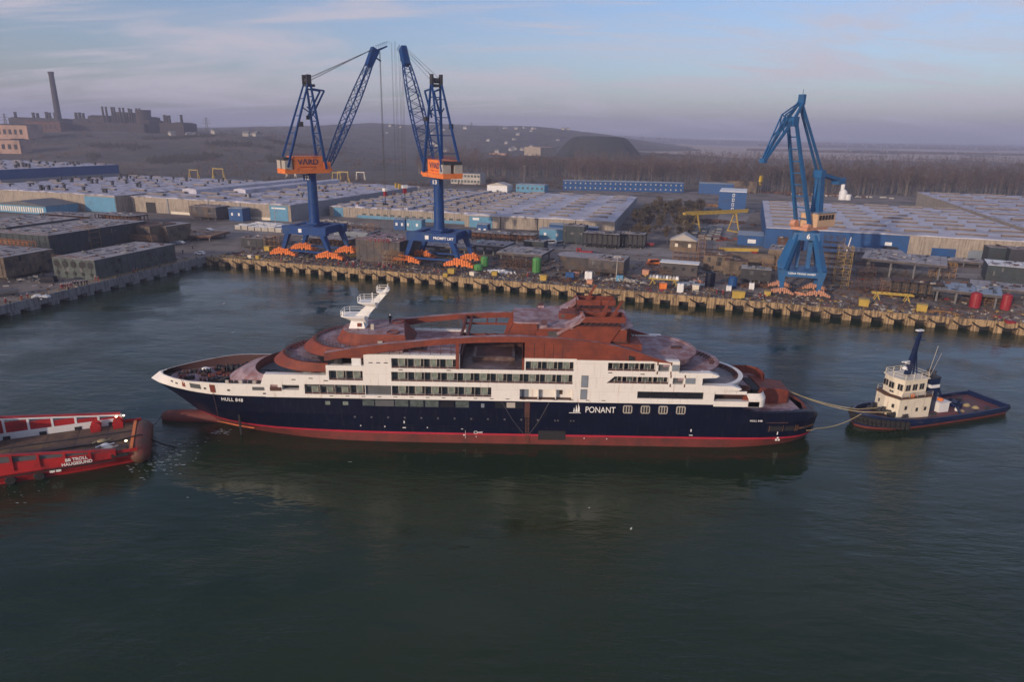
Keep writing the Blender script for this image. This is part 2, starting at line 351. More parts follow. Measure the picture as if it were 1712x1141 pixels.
def level(z, n=60, xa=None):
    for (za, pa), (zb, pb) in zip(HULL, HULL[1:]):
        if z <= zb: break
    t = min(1, max(0, (z-za)/(zb-za)))
    a0 = pa[0][0]*(1-t)+pb[0][0]*t; a1 = pa[-1][0]*(1-t)+pb[-1][0]*t
    if xa is not None: a1 = xa
    res = []
    for i in range(n+1):
        u = i/n; u = 0.5-0.5*math.cos(math.pi*u) if True else u
        u = 0.5*u+0.5*i/n
        xs = a0+(a1-a0)*u
        ya = poly_at(pa, pa[0][0]+(pa[-1][0]-pa[0][0])*u if xa is None else xs); yb = poly_at(pb, pb[0][0]+(pb[-1][0]-pb[0][0])*u if xa is None else xs)
        # smooth corner rounding of the control polygon
        y = ya*(1-t)+yb*t
        if i in (0,): y = 0.0
        if i == n and xa is None: y = 0.0
        res.append((xs, y, z))
    for k in range(4):
        q = res[:]
        for i in range(2, n-1): res[i] = (q[i][0], (q[i-1][1]+2*q[i][1]+q[i+1][1])/4, q[i][2])
    return res
def hull_mesh(zs, clip=False, xa=None):
    b = MB(); rings = []
    for z in zs:
        l = level(z, xa=xa)
        if clip: l = [(x, y, min(z_, ztop(x))) for x, y, z_ in l]
        rings.append(l)
    for A, B in zip(rings, rings[1:]):
        b.strip([(x, -y, z) for x, y, z in A], [(x, -y, z) for x, y, z in B])
        b.strip([(x, y, z) for x, y, z in B], [(x, y, z) for x, y, z in A])
    return b, rings
b, r_ = hull_mesh([2.1, 3.0, 4.2, 5.5, 6.6, 7.6, 8.4, 8.85], True); b.build('hull', M['navy'], ship, smooth=True)
top_ring = r_[-1]
b, _ = hull_mesh([1.72, 2.1]); b.build('boot_stripe', M['stripe'], ship, smooth=True)
b, _ = hull_mesh([-2.5, -1.2, 0, 0.9, 1.72]); b.build('underwater_hull', M['antifoul'], ship, smooth=True)
# bulbous bow
b = MB(); prof = [(0.05, -71.2), (0.75, -70.9), (1.2, -70.0), (1.45, -68.0), (1.55, -64), (1.6, -59), (1.7, -52), (1.2, -46)]
b.lathe((0, 0, 0.55), prof, 18, 0, 'x')
nf = 18
b.m = [1 if i < nf else 0 for i in range(len(b.f))]
b.build('bulbous_bow', [M['antifoul'], M['steel']], ship, smooth=True)
# bow bulwark (white), both sides, with inner red face
def bulwark(xa=-45.0):
    b = MB(); A = level(8.85, xa=xa); B = level(11.3, xa=xa)
    A = [(x, y, z) for x, y, z in A]
    B = [(x, y, 10.35+0.95*min(1, max(0, (x+70)/12))) for x, y, z in B]
    Bi = [(x+0.35 if i < 4 else x, max(0, y-0.28), z) for i, (x, y, z) in enumerate(B)]
    Ai = [(x+0.6 if i < 4 else x, max(0, y-0.32), z+0.2) for i, (x, y, z) in enumerate(A)]
    for s in (-1, 1):
        f = lambda P: [(x, s*y, z) for x, y, z in P]
        seq = [(A, B, 0), (B, Bi, 0), (Bi, Ai, 1)]
        for P, Q, m in seq:
            if s < 0: b.strip(f(P), f(Q), m)
            else: b.strip(f(Q), f(P), m)
    return b
bulwark().build('bow_bulwark', [M['shipwhite'], M['primerdark']], ship, smooth='auto')
# fore deck
def deck_from(ring, z, inset=0.25, x0=-99, x1=99):
    p = [(x, -max(0, y-inset)) for x, y, _ in ring if x0 <= x <= x1]
    return p+[(x, -y) for x, y in reversed(p) if abs(y) > 0.01]
b = MB(); b.prism(deck_from(level(9.2), 9.3, 0.2, -69.5, -44), 9.0, 9.3); b.build('fore_deck', M['primerdeck'], ship)

# ---- generic terrace outlines
def curve_front(xf, xs, hb, n=24, p=2.0):
    """half loop from (xs,+hb) round the nose (xf,0) to (xs,-hb)"""
    r = []
    for i in range(n+1):
        t = math.pi/2-math.pi*i/n
        c, s = math.cos(t), math.sin(t)
        r.append((xs+(xf-xs)*abs(c)**(2/p), hb*math.copysign(abs(s)**(2/p), s)))
    return r
def P3(c, z): return [(x, y, z) for x, y in c]
def rim(name, c0, z0, c1, z1, th, mats, parent, zfloor=None, flip=False):
    """raised curved bulwark: sloping outside face, flat top, inner face"""
    b = MB(); 
    ci = []
    for i, (x, y) in enumerate(c1):
        a = c1[max(0, i-1)]; d = c1[min(len(c1)-1, i+1)]
        tx, ty = d[0]-a[0], d[1]-a[1]; l = math.hypot(tx, ty) or 1
        nx, ny = ty/l, -tx/l
        if flip: nx, ny = -nx, -ny
        ci.append((x-nx*th, y-ny*th))
    zf = z1-1.0 if zfloor is None else zfloor
    b.strip(P3(c0, z0), P3(c1, z1), 0); b.strip(P3(c1, z1), P3(ci, z1), 1); b.strip(P3(ci, z1), P3(ci, zf), 2)
    b.strip(P3(ci, zf), P3(c0, z0), 0)
    return b.build(name, mats, parent, smooth='auto'), ci
def fence_posts(b, c, z, h=1.0, step=1, r=0.035):
    for i in range(0, len(c), step): b.beam((c[i][0], c[i][1], z), (c[i][0], c[i][1], z+h), r*2, r*2)
    for k in (0.55, 1.0):
        for p, q in zip(c, c[1:]): b.beam((p[0], p[1], z+h*k), (q[0], q[1], z+h*k), r*1.4, r*1.4)
PR3 = [M['primer'], M['primer'], M['primerdeck']]
# hood over the fore deck
c0 = curve_front(-56.6, -44, 8.9, 30, 2.1); c1 = curve_front(-55.6, -43.5, 8.9, 30, 2.15); c2_ = curve_front(-50.2, -42.0, 8.9, 30, 2.1)
b = MB(); b.strip(P3(c0, 9.3), P3(c1, 10.4), 0); mid = [((p[0]+q[0])/2, (p[1]+q[1])/2) for p, q in zip(c1, c2_)]
b.strip(P3(c1, 10.4), P3(mid, 12.0), 1); b.strip(P3(mid, 12.0), P3(c2_, 12.75), 1); b.strip(P3(c2_, 12.75), P3([(x+0.3, y*0.97) for x, y in c2_], 11.2), 0)
b.build('fore_hood', [M['primer'], M['primerdeck']], ship, smooth='auto')
b = MB(); b.prism(curve_front(-50.0, -41.5, 8.6, 24)+[(-30, -8.6), (-30, 8.6)], 10.9, 11.2); b.build('terrace_deck', M['greypanel'], ship)
b = MB()
for cx_ in (-47.6, -46.0):
    b.tube([(cx_+1.6*math.cos(t/12*math.pi)*1.0-0.8, -3.8+3.0*math.sin(t/12*math.pi), 11.26) for t in range(-11, 12)], 0.07, 5)
b.build('deck_hose', M['darksteel'], ship)
def round_wall(name, xf, xs, hb, z0, z1, mats, n=28, panes=None):
    c = curve_front(xf, xs, hb, n); b = MB(); b.strip(P3(c, z0), P3(c, z1), 0)
    return b.build(name, mats, ship, smooth=False), c
# level B
round_wall('forward_house_wall', -42.5, -37, 7.9, 11.2, 14.1, M['primerdark'])
for (x, wd) in ((-39.0, 1.5), (-35.6, 1.0)):
    b = MB(); b.bb(x, x+wd, -8.0, -7.75, 11.9, 13.5, 0); b.bb(x+wd/2-0.04, x+wd/2+0.04, -8.04, -8.0, 11.9, 13.5, 1)
    b.build('forward_window', [M['greenglass'], M['frame']], ship)
cB0 = curve_front(-46.7, -36.0, 8.9, 30); cB1 = curve_front(-44.8, -35.0, 8.75, 30)
cB0 += [(-34.0, -8.9)]; cB1 += [(-34.0, -8.75)]; cB0 = [(-34.0, 8.9)]+cB0; cB1 = [(-34.0, 8.75)]+cB1
o, ci = rim('terrace_bulwark', cB0, 13.95, cB1, 15.6, 0.5, PR3, ship, 15.0)
b = MB(); b.prism(ci+[(-26, -8.2), (-26, 8.2)], 14.7, 15.02); b.build('terrace_deck', M['primerdeck'], ship)
b = MB(); fence_posts(b, [(x*1.0, y*0.97) for x, y in ci[2:-2]], 15.6, 0.9, 1, 0.03); b.build('railing', M['darksteel'], ship)
b = MB()
for i in range(3, 15):
    x, y = ci[i]; b.beam((x+0.1, y*0.97, 15.5), (x+1.1, y*0.86, 15.05), 0.14, 0.2)
b.build('bulwark_stay', M['primer'], ship)
# bridge windows under level A
round_wall('bridge_window_band', -38.0, -31.5, 8.3, 15.0, 16.9, M['blackglass'])
b = MB(); b.bb(-29.6, -27.9, -8.8, -8.2, 14.5, 16.9, 0); b.bb(-29.55, -27.95, -8.84, -8.78, 15.6, 15.7, 0); b.build('bridge_wing_panel', M['white'], ship)
b = MB(); b.beam((-26.2, -8.6, 15.2), (-23.4, -8.6, 17.4), 0.4, 0.35); b.build('bridge_strut', M['primer'], ship)
# level A
cA0 = curve_front(-40.6, -31.0, 8.95, 30); cA1 = curve_front(-38.7, -30.0, 8.5, 30)
cA0 = [(-26.5, 8.95)]+cA0+[(-26.5, -8.95)]; cA1 = [(-26, 8.5)]+cA1+[(-26, -8.5)]
o, ci = rim('bridge_deck_bulwark', cA0, 16.75, cA1, 18.4, 0.55, PR3, ship, 18.0)
b = MB(); b.prism(ci+[(-20.2, -7.9), (-20.2, 7.9)], 17.7, 18.02); b.prism([(-20.2, 7.9), (-20.2, -7.9), (-9.8, -7.9), (-9.8, 7.9)], 16.95, 17.32); b.build('bridge_deck', M['primerdeck'], ship)
b = MB(); fence_posts(b, ci[1:-1], 18.02, 1.15, 1, 0.04); b.build('railing', M['darksteel'], ship)
# mast house
h0 = curve_front(-34.6, -28.5, 6.0, 22)+[(-19.4, -6.0), (-19.4, 6.0)]; h1 = curve_front(-32.9, -28.0, 5.4, 22)+[(-20.2, -5.4), (-22.0, 5.4)]
b = MB(); b.strip(P3(h0, 17.32), P3(h1, 20.3), 0, True); b.add(P3(h1, 20.3), [tuple(range(len(h1)))], 1)
b.build('mast_house', [M['primer'], M['primerdeck']], ship, smooth='auto')
for (x, y) in ((-22.6, -4.0), (-22.9, 3.8)):
    b = MB(); b.tube([(x+1.15*math.cos(t/16*2*math.pi), y+1.15*math.sin(t/16*2*math.pi), 20.42) for t in range(17)], 0.14, 6); b.build('roof_coaming', M['primer'], ship)
b = MB(); b.bb(-27.2, -26.6, -2.2, -1.7, 20.3, 21.4); b.build('roof_locker', M['frame'], ship)
for k in range(6):
    b = MB(); b.beam((-31+1.9*k, -4.6+0.1*(k % 3), 20.3), (-31+1.9*k, -4.6+0.1*(k % 3), 21.4), 0.06); b.build('stanchion', M['steel'], ship)
for x in (-25.2, -21.9):
    b = MB(); b.bb(x, x+0.9, -6.0, -5.75, 18.8, 19.2); b.build('house_vent', M['frame'], ship)
# mast
mast = MB(); mast.box((-30.0, 0, 21.0), (3.2, 3.0, 1.5), 0, 0, 0.72, 0.8); mast.beam((-30.4, 0, 21.3), (-23.9, 0, 28.0), 2.5, 2.0, 0, 0.9, 0.75)
mast.beam((-30.2, 0, 21.2), (-28.2, 0, 23.2), 2.6, 2.0, 0, 1.9, 1.5)
mast_o = mast.build('mast', M['mastwhite'], ship)
def mast_platform(x, z, ln, wd):
    b = MB(); b.prism([(x-ln, -wd*0.35), (x-ln*0.8, -wd/2), (x, -wd/2), (x, wd/2), (x-ln*0.8, wd/2), (x-ln, wd*0.35)], z, z+0.16)
    T_ = [(x-ln, -wd*0.35, z), (x-ln*0.8, -wd/2, z), (x, -wd/2, z), (x, wd/2, z), (x-ln*0.8, wd/2, z), (x-ln, wd*0.35, z)]; B_ = [(x-ln*0.3+(p[0]-x+ln*0.3)*0.42+ln*0.2, p[1]*0.4, z-0.3*ln) for p in T_]
    b.strip(B_, T_, 0, True); b.add(B_, [tuple(range(5, -1, -1))])
    o = b.build('mast_platform', M['mastwhite'], mast_o); q = MB()
    c = [(x, wd/2), (x-ln*0.8, wd/2), (x-ln, wd*0.35), (x-ln, -wd*0.35), (x-ln*0.8, -wd/2), (x, -wd/2)]
    fence_posts(q, c, z+0.16, 1.0, 1, 0.035); q.build('mast_railing', M['mastwhite'], mast_o)
mast_platform(-28.4, 22.6, 4.6, 4.2); mast_platform(-26.3, 25.3, 3.4, 3.2); mast_platform(-24.3, 27.3, 1.8, 1.8)
for p_, q_ in (((-26.9, -0.8, 25.4), [(0.11, 0), (0.11, 1.9)]), ((-24.0, 0, 28.0), [(0.3, 0), (0.3, 0.3), (0.06, 0.35), (0.05, 1.0)]), ((-32.6, -1.5, 22.7), [(0.18, 0), (0.2, 0.8), (0.1, 0.95)])):
    b = MB(); b.lathe(p_, q_, 8); b.build('mast_aerial', M['mastwhite'], mast_o)
b = MB(); b.bb(-29.9, -29.2, -1.62, -1.4, 20.7, 21.4); b.build('mast_hatch', M['primer'], mast_o)

# ---- side walls with window bands, cell decomposed
WR = [(-46, -34.4, 8.8, 13.35), (-34.4, -27.3, 8.8, 15.3), (-27.3, -9.6, 8.8, 17.6), (-9.6, 2.0, 8.8, 15.0), (2.0, 12.0, 8.8, 17.45), (12.0, 31.0, 8.8, 17.25), (31, 35.5, 8.8, 15.0), (35.5, 38.0, 8.8, 12.6), (38, 46.6, 8.45, 9.5), (36.0, 38.0, 8.8, 9.5)]
HOLES = [(-22.2, -10.3, 15.0, 16.9), (2.6, 11.5, 15.0, 16.75), (17.8, 26.6, 15.2, 16.75), (27.1, 29.2, 15.2, 16.6),
         (-33.9, -27.6, 12.4, 14.3), (-22.3, 11.4, 12.4, 14.25), (17.7, 29.2, 12.75, 14.1), (30.0, 32.0, 12.75, 14.0),
         (-38.6, -27.3, 9.55, 11.5), (-27.2, -22.4, 9.55, 11.5), (-22.3, -3.7, 9.55, 11.5), (1.6, 11.5, 9.2, 11.25),
         (23.6, 36.0, 9.8, 11.2), (-46, -43.6, 10.3, 11.3), (-42.8, -39.6, 10.3, 11.3)]
def in_rects(x, z, rs): return any(a <= x <= b_ and c <= z <= d for a, b_, c, d in rs)
def side_wall(y, depth, sgn):
    xs = sorted({v for r in WR+HOLES for v in r[:2]}); zs = sorted({v for r in WR+HOLES for v in r[2:]})
    nx, nz = len(xs)-1, len(zs)-1
    on = [[in_rects((xs[i]+xs[i+1])/2, (zs[k]+zs[k+1])/2, WR) and not in_rects((xs[i]+xs[i+1])/2, (zs[k]+zs[k+1])/2, HOLES) for k in range(nz)] for i in range(nx)]
    b = MB(); y0, y1 = -y, -(y-depth)
    for i in range(nx):
        for k in range(nz):
            if not on[i][k]: continue
            a, c, d, e = xs[i], xs[i+1], zs[k], zs[k+1]
            b.add([(a, y0, d), (c, y0, d), (c, y0, e), (a, y0, e)], [(0, 1, 2, 3)])
            b.add([(a, y1, d), (c, y1, d), (c, y1, e), (a, y1, e)], [(3, 2, 1, 0)])
            nb = lambda ii, kk: 0 <= ii < nx and 0 <= kk < nz and on[ii][kk]
            if not nb(i-1, k): b.add([(a, y0, d), (a, y1, d), (a, y1, e), (a, y0, e)], [(3, 2, 1, 0)])
            if not nb(i+1, k): b.add([(c, y0, d), (c, y1, d), (c, y1, e), (c, y0, e)], [(0, 1, 2, 3)])
            if not nb(i, k-1): b.add([(a, y0, d), (c, y0, d), (c, y1, d), (a, y1, d)], [(3, 2, 1, 0)])
            if not nb(i, k+1): b.add([(a, y0, e), (c, y0, e), (c, y1, e), (a, y1, e)], [(0, 1, 2, 3)])
    return b
sw = side_wall(9.06, 1.25, -1); sw.build('side_wall', M['shipwhite'], ship); sw.mirror_y().build('side_wall', M['shipwhite'], ship)
# sloping shoulders of the stepped white wall
for s in (1, -1):
    b = MB(); y0, y1 = (-9.06, -8.0) if s > 0 else (8.0, 9.06)
    b.prism_xz([(-46.8, 11.25), (-45.99, 11.25), (-45.99, 13.35)], y0, y1); b.build('wall_shoulder', M['shipwhite'], ship)
    b = MB(); b.prism_xz([(-27.4, 17.59), (-9.7, 17.59), (-10.5, 17.95), (-22.5, 17.95)], y0, y1) if False else None
# inner core behind the cabins
b = MB(); b.bb(-40, -27.5, -7.6, 7.6, 8.9, 11.1); b.bb(-36, -27.5, -7.6, 7.6, 11.1, 14.05); b.bb(-27.5, -9.8, -7.7, 7.7, 8.9, 16.9); b.bb(-9.8, 2.1, -7.7, 7.7, 8.9, 14.7); b.bb(2.1, 24, -7.7, 7.7, 8.9, 16.6); b.bb(24, 30, -7.7, 7.7, 8.9, 16.6); b.bb(30, 33, -7.0, 7.0, 8.9, 13.9); b.bb(33, 37, -7.7, 7.7, 8.9, 11.3); b.build('inner_house', M['dark'], ship)
# balcony bays
def bay(x0, x1, z0, z1, style=0):
    b = MB(); y = -7.82; wv = x1-x0
    b.bb(x0+0.06, x0+wv*0.34, y, y+0.1, z0+0.05, z1-0.1, 1 if style != 2 else 3)
    b.bb(x0+wv*0.38, x0+wv*0.74, y, y+0.1, z0+0.05, z1-0.1, 0 if style != 2 else 1)
    b.bb(x0+wv*0.745, x0+wv*0.78, y-0.05, y, z0, z1, 2)
    b.bb(x0+wv*0.34, x0+wv*0.38, y-0.05, y, z0, z1, 2)
    b.bb(x0+wv*0.80, x1-0.06, y+0.02, y+0.1, z0+0.05, z1-0.1, 3)
    b.bb(x0-0.035, x0+0.035, -9.0, y, z0, z1, 2)
    b.bb(x0, x1, -8.95, -8.9, z0, z0+0.28, 4)
    b.bb(x0+wv*0.5-0.04, x0+wv*0.5+0.04, -8.98, -8.9, z0, z0+0.8, 2)
    b.build('balcony_window', [M['greenglass'], M['dimglass'], M['frame'], M['blackglass'], M['primerdark']], ship)
def bays(x0, x1, z0, z1, n, style=0):
    for i in range(n): bay(x0+(x1-x0)*i/n, x0+(x1-x0)*(i+1)/n, z0, z1, style)
bays(-22.2, -10.3, 15.0, 16.9, 4); bays(2.6, 11.5, 15.0, 16.75, 3); bays(17.8, 26.6, 15.2, 16.75, 3, 2)
bays(-33.9, -27.6, 12.4, 14.3, 2); bays(-22.3, 11.4, 12.4, 14.25, 11); bays(17.7, 29.2, 12.75, 14.1, 4, 2)
bays(-38.6, -27.3, 9.55, 11.5, 4); bays(-22.3, -3.7, 9.55, 11.5, 6)
def panel(name, x0, x1, z0, z1, m, y=-9.09, t=0.05, fr=None):
    b = MB(); b.bb(x0, x1, y, y+t, z0, z1, 0)
    if fr:
        for a in (x0, x1-0.06): b.bb(a, a+0.06, y-0.02, y+0.001, z0, z1, 1)
        for a in (z0, z1-0.06): b.bb(x0+0.06, x1-0.06, y-0.02, y+0.001, a, a+0.06, 1)
    return b.build(name, [M[m], M[fr]] if fr else M[m], ship)
panel('gray_wall_panel', -27.2, -22.4, 9.55, 11.5, 'greypanel', -8.6)
panel('side_window', 13.0, 14.3, 11.84, 14.19, 'bluegrey', fr='steel'); panel('side_window', 12.95, 14.2, 9.44, 11.46, 'bluegrey', fr='steel')
panel('side_window', 27.2, 29.1, 15.25, 16.55, 'greypanel', -8.5); panel('side_window', 29.6, 31.0, 15.3, 16.6, 'bluegrey', fr='frame')
panel('side_window', 30.05, 31.95, 12.8, 13.95, 'greypanel', -8.5); panel('side_window', 32.3, 34.2, 12.85, 14.05, 'bluegrey', fr='frame')
for x, z in ((26.85, 14.75), (29.35, 14.75), (29.45, 12.3), (32.1, 12.3)):
    b = MB(); b.bb(x, x+0.22, -9.13, -9.04, z-0.1, z+0.5); b.bb(x, x+0.22, -9.13, -9.04, z+1.7, z+2.3); b.build('lifting_bracket', M['rust'], ship)
b = MB()
for k in range(5): b.bb(23.6+k*2.48, 23.6+(k+1)*2.48-0.06, -8.75, -8.6, 9.8, 11.2, 0)
b.build('aft_window_strip', M['blackglass'], ship)
# slanted end of the aft balcony band and small dark slots
b = MB(); b.prism_xz([(17.65, 12.7), (19.2, 14.15), (17.65, 14.15)], -9.05, -8.7); b.build('slanted_corner', M['shipwhite'], ship)
for x, z in ((-40.9, 12.3), (-37.7, 12.6), (-34.9, 12.2), (-20.9, 14.6), (-12.0, 14.65), (17.9, 14.75), (-26.4, 15.9), (-25, 15.9), (-23.6, 15.9), (23.9, 14.55)):
    b = MB(); b.bb(x, x+0.75, -9.1, -9.03, z, z+0.16); b.build('scupper', M['dark'], ship)
for k in range(18):
    x = -34+k*3.0; b = MB(); b.bb(x, x+0.7, -9.1, -9.03, 9.18, 9.3); b.build('scupper', M['dark'], ship)
# white recess amidships
b = MB(); b.bb(1.6, 11.5, -7.85, -7.8, 9.2, 11.25, 0); b.bb(2.0, 3.3, -7.9, -7.85, 9.3, 11.1, 1); b.bb(5.0, 5.15, -8.9, -7.85, 9.2, 11.2, 0); b.bb(8.3, 8.45, -8.9, -7.85, 9.2, 11.2, 0); b.bb(9.1, 9.7, -7.92, -7.85, 9.9, 10.9, 2)
b.bb(1.7, 11.3, -9.0, -7.9, 9.2, 9.28, 2); b.build('boarding_recess', [M['shipwhite'], M['bluegrey'], M['rust']], ship)
# bow details in the bulwark
def on_hull(x, z, o=0.05): return -(hull_y(x, z)+o)
def hull_patch(name, x0, x1, z0, z1, m, o=0.04, nseg=3):
    b = MB(); A = []; B = []
    for i in range(nseg+1):
        x = x0+(x1-x0)*i/nseg; A.append((x, on_hull(x, z0, o), z0)); B.append((x, on_hull(x, z1, o), z1))
    b.strip(A, B); Ai = [(x, y+0.25, z) for x, y, z in A]; Bi = [(x, y+0.25, z) for x, y, z in B]
    b.strip(B, Bi); b.strip(Ai, A); return b.build(name, M[m], ship)
hull_patch('hawse_opening', -62.9, -62.1, 9.55, 10.9, 'primer', 0.06); hull_patch('hawse_opening', -56.6, -55.6, 9.3, 10.9, 'primer', 0.06)
hull_patch('fairlead', -60.9, -58.6, 9.7, 10.7, 'greypanel', 0.06); hull_patch('mooring_slot', -65.8, -65.2, 9.9, 10.2, 'dark', 0.06); hull_patch('mooring_slot', -64.6, -64.0, 9.75, 10.05, 'dark', 0.06)
hull_patch('mooring_slot', -57.9, -57.5, 9.8, 10.15, 'dark', 0.06); hull_patch('mooring_slot', -53.2, -52.7, 9.8, 10.1, 'dark', 0.06); hull_patch('mooring_slot', -46.5, -45.9, 9.35, 9.6, 'dark', 0.08)
hull_patch('fairlead', -48.4, -46.2, 10.1, 10.75, 'greypanel', 0.1); hull_patch('fairlead', -45.1, -42.9, 10.05, 10.8, 'primerdark', 0.1)
# blue hull windows
for x0, x1, n in ((-34.9, -34.0, 1), (-31.6, -30.6, 1)):
    hull_patch('porthole', x0, x1, 7.45, 8.15, 'greenglass', 0.05)
def hull_win(x0, x1, z0, z1, m): panel('hull_window', x0, x1, z0, z1, m, -9.07, 0.06)
hull_win(-27.9, -25.7, 7.4, 8.6, 'dimglass'); hull_win(-25.5, -22.0, 7.35, 8.6, 'greypanel')
for k in range(5): hull_win(-21.8+2.85*k, -21.8+2.85*k+2.5, 7.35, 8.65, ('dimglass', 'dimglass', 'dimglass', 'blackglass', 'dimglass')[k])
hull_win(-5.6, -5.0, 7.4, 8.2, 'bluegrey'); hull_win(-3.0, 2.3, 7.35, 8.6, 'blackglass'); panel('hull_window', -0.8, 0.8, 7.5, 8.55, 'frame', -9.12)
panel('side_door', 2.6, 3.6, 5.6, 8.6, 'primerdark', -9.08); panel('side_door', 5.3, 10.5, 1.0, 2.9, 'dark', -9.1)
for k in range(4):
    x = 21.1+3.34*k; b = MB(); z0, z1, wv = 6.75, 8.35, 1.75
    b.prism_xz([(x+0.2, z0), (x+wv-0.2, z0), (x+wv, z0+0.25), (x+wv, z1-0.25), (x+wv-0.2, z1), (x+0.2, z1), (x, z1-0.25), (x, z0+0.25)], -9.08, -8.95, 0)
    for i in range(3): b.bb(x+0.22+i*0.5, x+0.22+i*0.5+0.3, -9.11, -9.07, z0+0.2, z1-0.2, 1)
    b.build('hull_window', [M['frame'], M['blackglass']], ship)
for k in range(12):
    x = -29.5+3.15*k
    b = MB(); b.lathe((x, -9.1, 5.05), [(0.2, 0), (0.2, 0.12)], 10, 0, 'y'); b.build('small_porthole', M['steel'], ship)
for x in (8.4, 8.95, 11.4, 11.95): 
    b = MB(); b.lathe((x, -9.1, 5.0), [(0.17, 0), (0.17, 0.12)], 10, 0, 'y'); b.build('small_porthole', M['steel'], ship)
# lettering and marks
hy = on_hull(-52.6, 7.9, 0)
ang = math.atan2(-(hull_y(-51.2, 7.9)-hull_y(-54.0, 7.9)), 2.8)
text('bow_lettering', 'HULL 848', 0.95, M['lettering'], ship, (-52.6, hy-0.10, 7.92), ang, 0.04, spacing=1.1)
text('stern_lettering', 'HULL 848', 0.52, M['lettering'], ship, (46.4, -9.08, 5.65), 0, 0.04, spacing=1.1)
text('company_name', 'PONANT', 1.72, M['lettering'], ship, (16.85, -9.06, 7.3), 0, 0.04, sx=0.80, spacing=1.0)
b = MB()
for k, (dx, hh, wd) in enumerate(((0.0, 1.0, 0.28), (0.5, 1.5, 0.36), (1.0, 1.75, 0.42))):
    x = 11.75+dx*0.8; b.prism_xz([(x, 6.85), (x+wd, 6.85), (x+wd*0.95, 6.85+hh*0.5), (x+0.12, 6.85+hh), (x+0.1, 6.85+hh*0.55)], -9.1, -9.05)
b.bb(11.0, 13.2, -9.1, -9.05, 6.62, 6.72); b.build('sail_emblem', M['lettering'], ship)
for x, z, wv, hh in ((-24.0, 3.05, 0.22, 0.22), (-20.3, 3.9, 0.22, 0.5), (-20.5, 2.9, 0.6, 0.18), (-15.9, 3.0, 0.2, 0.2), (-28.6, 3.1, 0.2, 0.2), (34.2, 3.2, 0.2, 0.5), (34.0, 2.4, 0.7, 0.12), (-9.4, 2.9, 0.4, 0.08), (-8.6, 1.0, 0.05, 1.6), (-9.0, 1.6, 0.3, 0.2), (14, 1.35, .18, .18), (18.3, 1.3, .18, .18), (-6.6, 1.3, .16, .16), (7.8, 1.3, .16, .16)):
    b = MB(); y_ = -max(hull_y(x, z), hull_y(x+wv, z))-0.05; b.bb(x, x+wv, y_-0.03, y_+0.06, z, z+hh); b.build('draught_mark', M['lettering'], ship)
b = MB(); b.tube([(-6.6+0.35*math.cos(t), -9.1, 2.3+0.25*math.sin(t)) for t in [i*math.pi/8 for i in range(17)]], 0.05, 5); b.tube([(-6.25, -9.1, 2.3), (-5.3, -9.1, 2.45), (-5.3, -9.1, 2.15), (-6.25, -9.1, 2.3)], 0.05, 5); b.build('thruster_mark', M['lettering'], ship)
b = MB(); x = 51.2
for i in range(3):
    t = R(90+120*i); y_ = -hull_y(x, 1.5)-0.1; b.box((x+0.3*math.cos(t), y_, 1.65+0.3*math.sin(t)), (0.34, 0.06, 0.34))
b.build('propeller_mark', M['lettering'], ship)
# knuckle line and red stains
b = MB(); b.bb(-28, 36, -9.07, -8.98, 3.42, 3.5); b.build('rubbing_strake', M['navy'], ship)
# pilot ladder and the two lines beside it
b = MB()
for s in (-0.32, 0.32): b.beam((3.15+s, -9.2, 0.3), (3.15+s, -9.2, 7.0), 0.06, 0.06)
for k in range(16): b.beam((2.78, -9.2, 0.6+k*0.42), (3.52, -9.2, 0.6+k*0.42), 0.05, 0.1)
b.build('pilot_ladder', M['rust'], ship)
b = MB(); b.tube([(-1.8, -9.15, 8.8), (0.4, -9.2, 5.0), (2.5, -9.2, 2.2)], 0.045, 5); b.tube([(7.2, -9.15, 8.8), (5.4, -9.2, 5.0), (3.6, -9.2, 2.2)], 0.045, 5); b.build('ladder_line', M['steel'], ship)
# anchor line and chains at the bow
b = MB(); b.tube([(-56.1, on_hull(-56.1, 9.3, 0.15), 9.3), (-56.3, -7.4, 5.5), (-56.6, -6.4, 2.2)], 0.05, 5); b.build('hanging_line', M['rust'], ship)
b = MB(); b.beam((-52.3, -6.9, 4.4), (-52.3, -6.9, -0.6), 0.35, 0.35); b.beam((-52.6, -6.6, 4.4), (-51.8, -6.4, 4.6), 0.5, 0.5); b.build('hanging_fender', M['rubber'], ship)
b = MB(); b.tube([(-57.0, -6.2, 2.4), (-55.0, -6.3, 2.05), (-52.8, -6.9, 1.9), (-49.6, -7.1, 1.5)], 0.09, 5); b.build('hanging_line', M['orange'], ship)
# ---- winches and gear on the fore deck
def winch(x, y, rz, s=1.0):
    t = MB(); 
    for k in (-0.9, 0, 0.9):
        t.lathe((k*s, 0, 0.9*s), [(0.75*s, -0.08*s), (0.75*s, 0.05*s), (0.4*s, 0.06*s), (0.4*s, 0.7*s), (0.75*s, 0.71*s), (0.75*s, 0.8*s)], 12, 0, 'x')
    t.box((0, 0, 0.15*s), (3.2*s, 1.2*s, 0.3*s), 1); t.box((-1.6*s, 0, 0.6*s), (0.5*s, 0.9*s, 0.9*s), 1)
    t.xform(Matrix.Translation((x, y, 9.3)) @ Matrix.Rotation(rz, 4, 'Z')); t.build('deck_winch', [M['darksteel'], M['primerdark']], ship)
winch(-58.2, -3.4, 0.35, 0.9); winch(-56.6, 2.6, 0.15, 1.15); winch(-59.4, 3.4, -0.35, 0.8); winch(-54.0, 5.2, -0.15, 0.9); winch(-55.8, -4.6, 1.3, 0.85); winch(-63.6, -1.8, 0.5, 0.6); winch(-62.0, 1.5, 0.2, 0.7)
b = MB(); b.box((-62.2, 2.9, 9.75), (2.0, 1.2, 0.8), 0, -0.35, 0.8, 0.6); b.build('deck_cover', M['white'], ship)
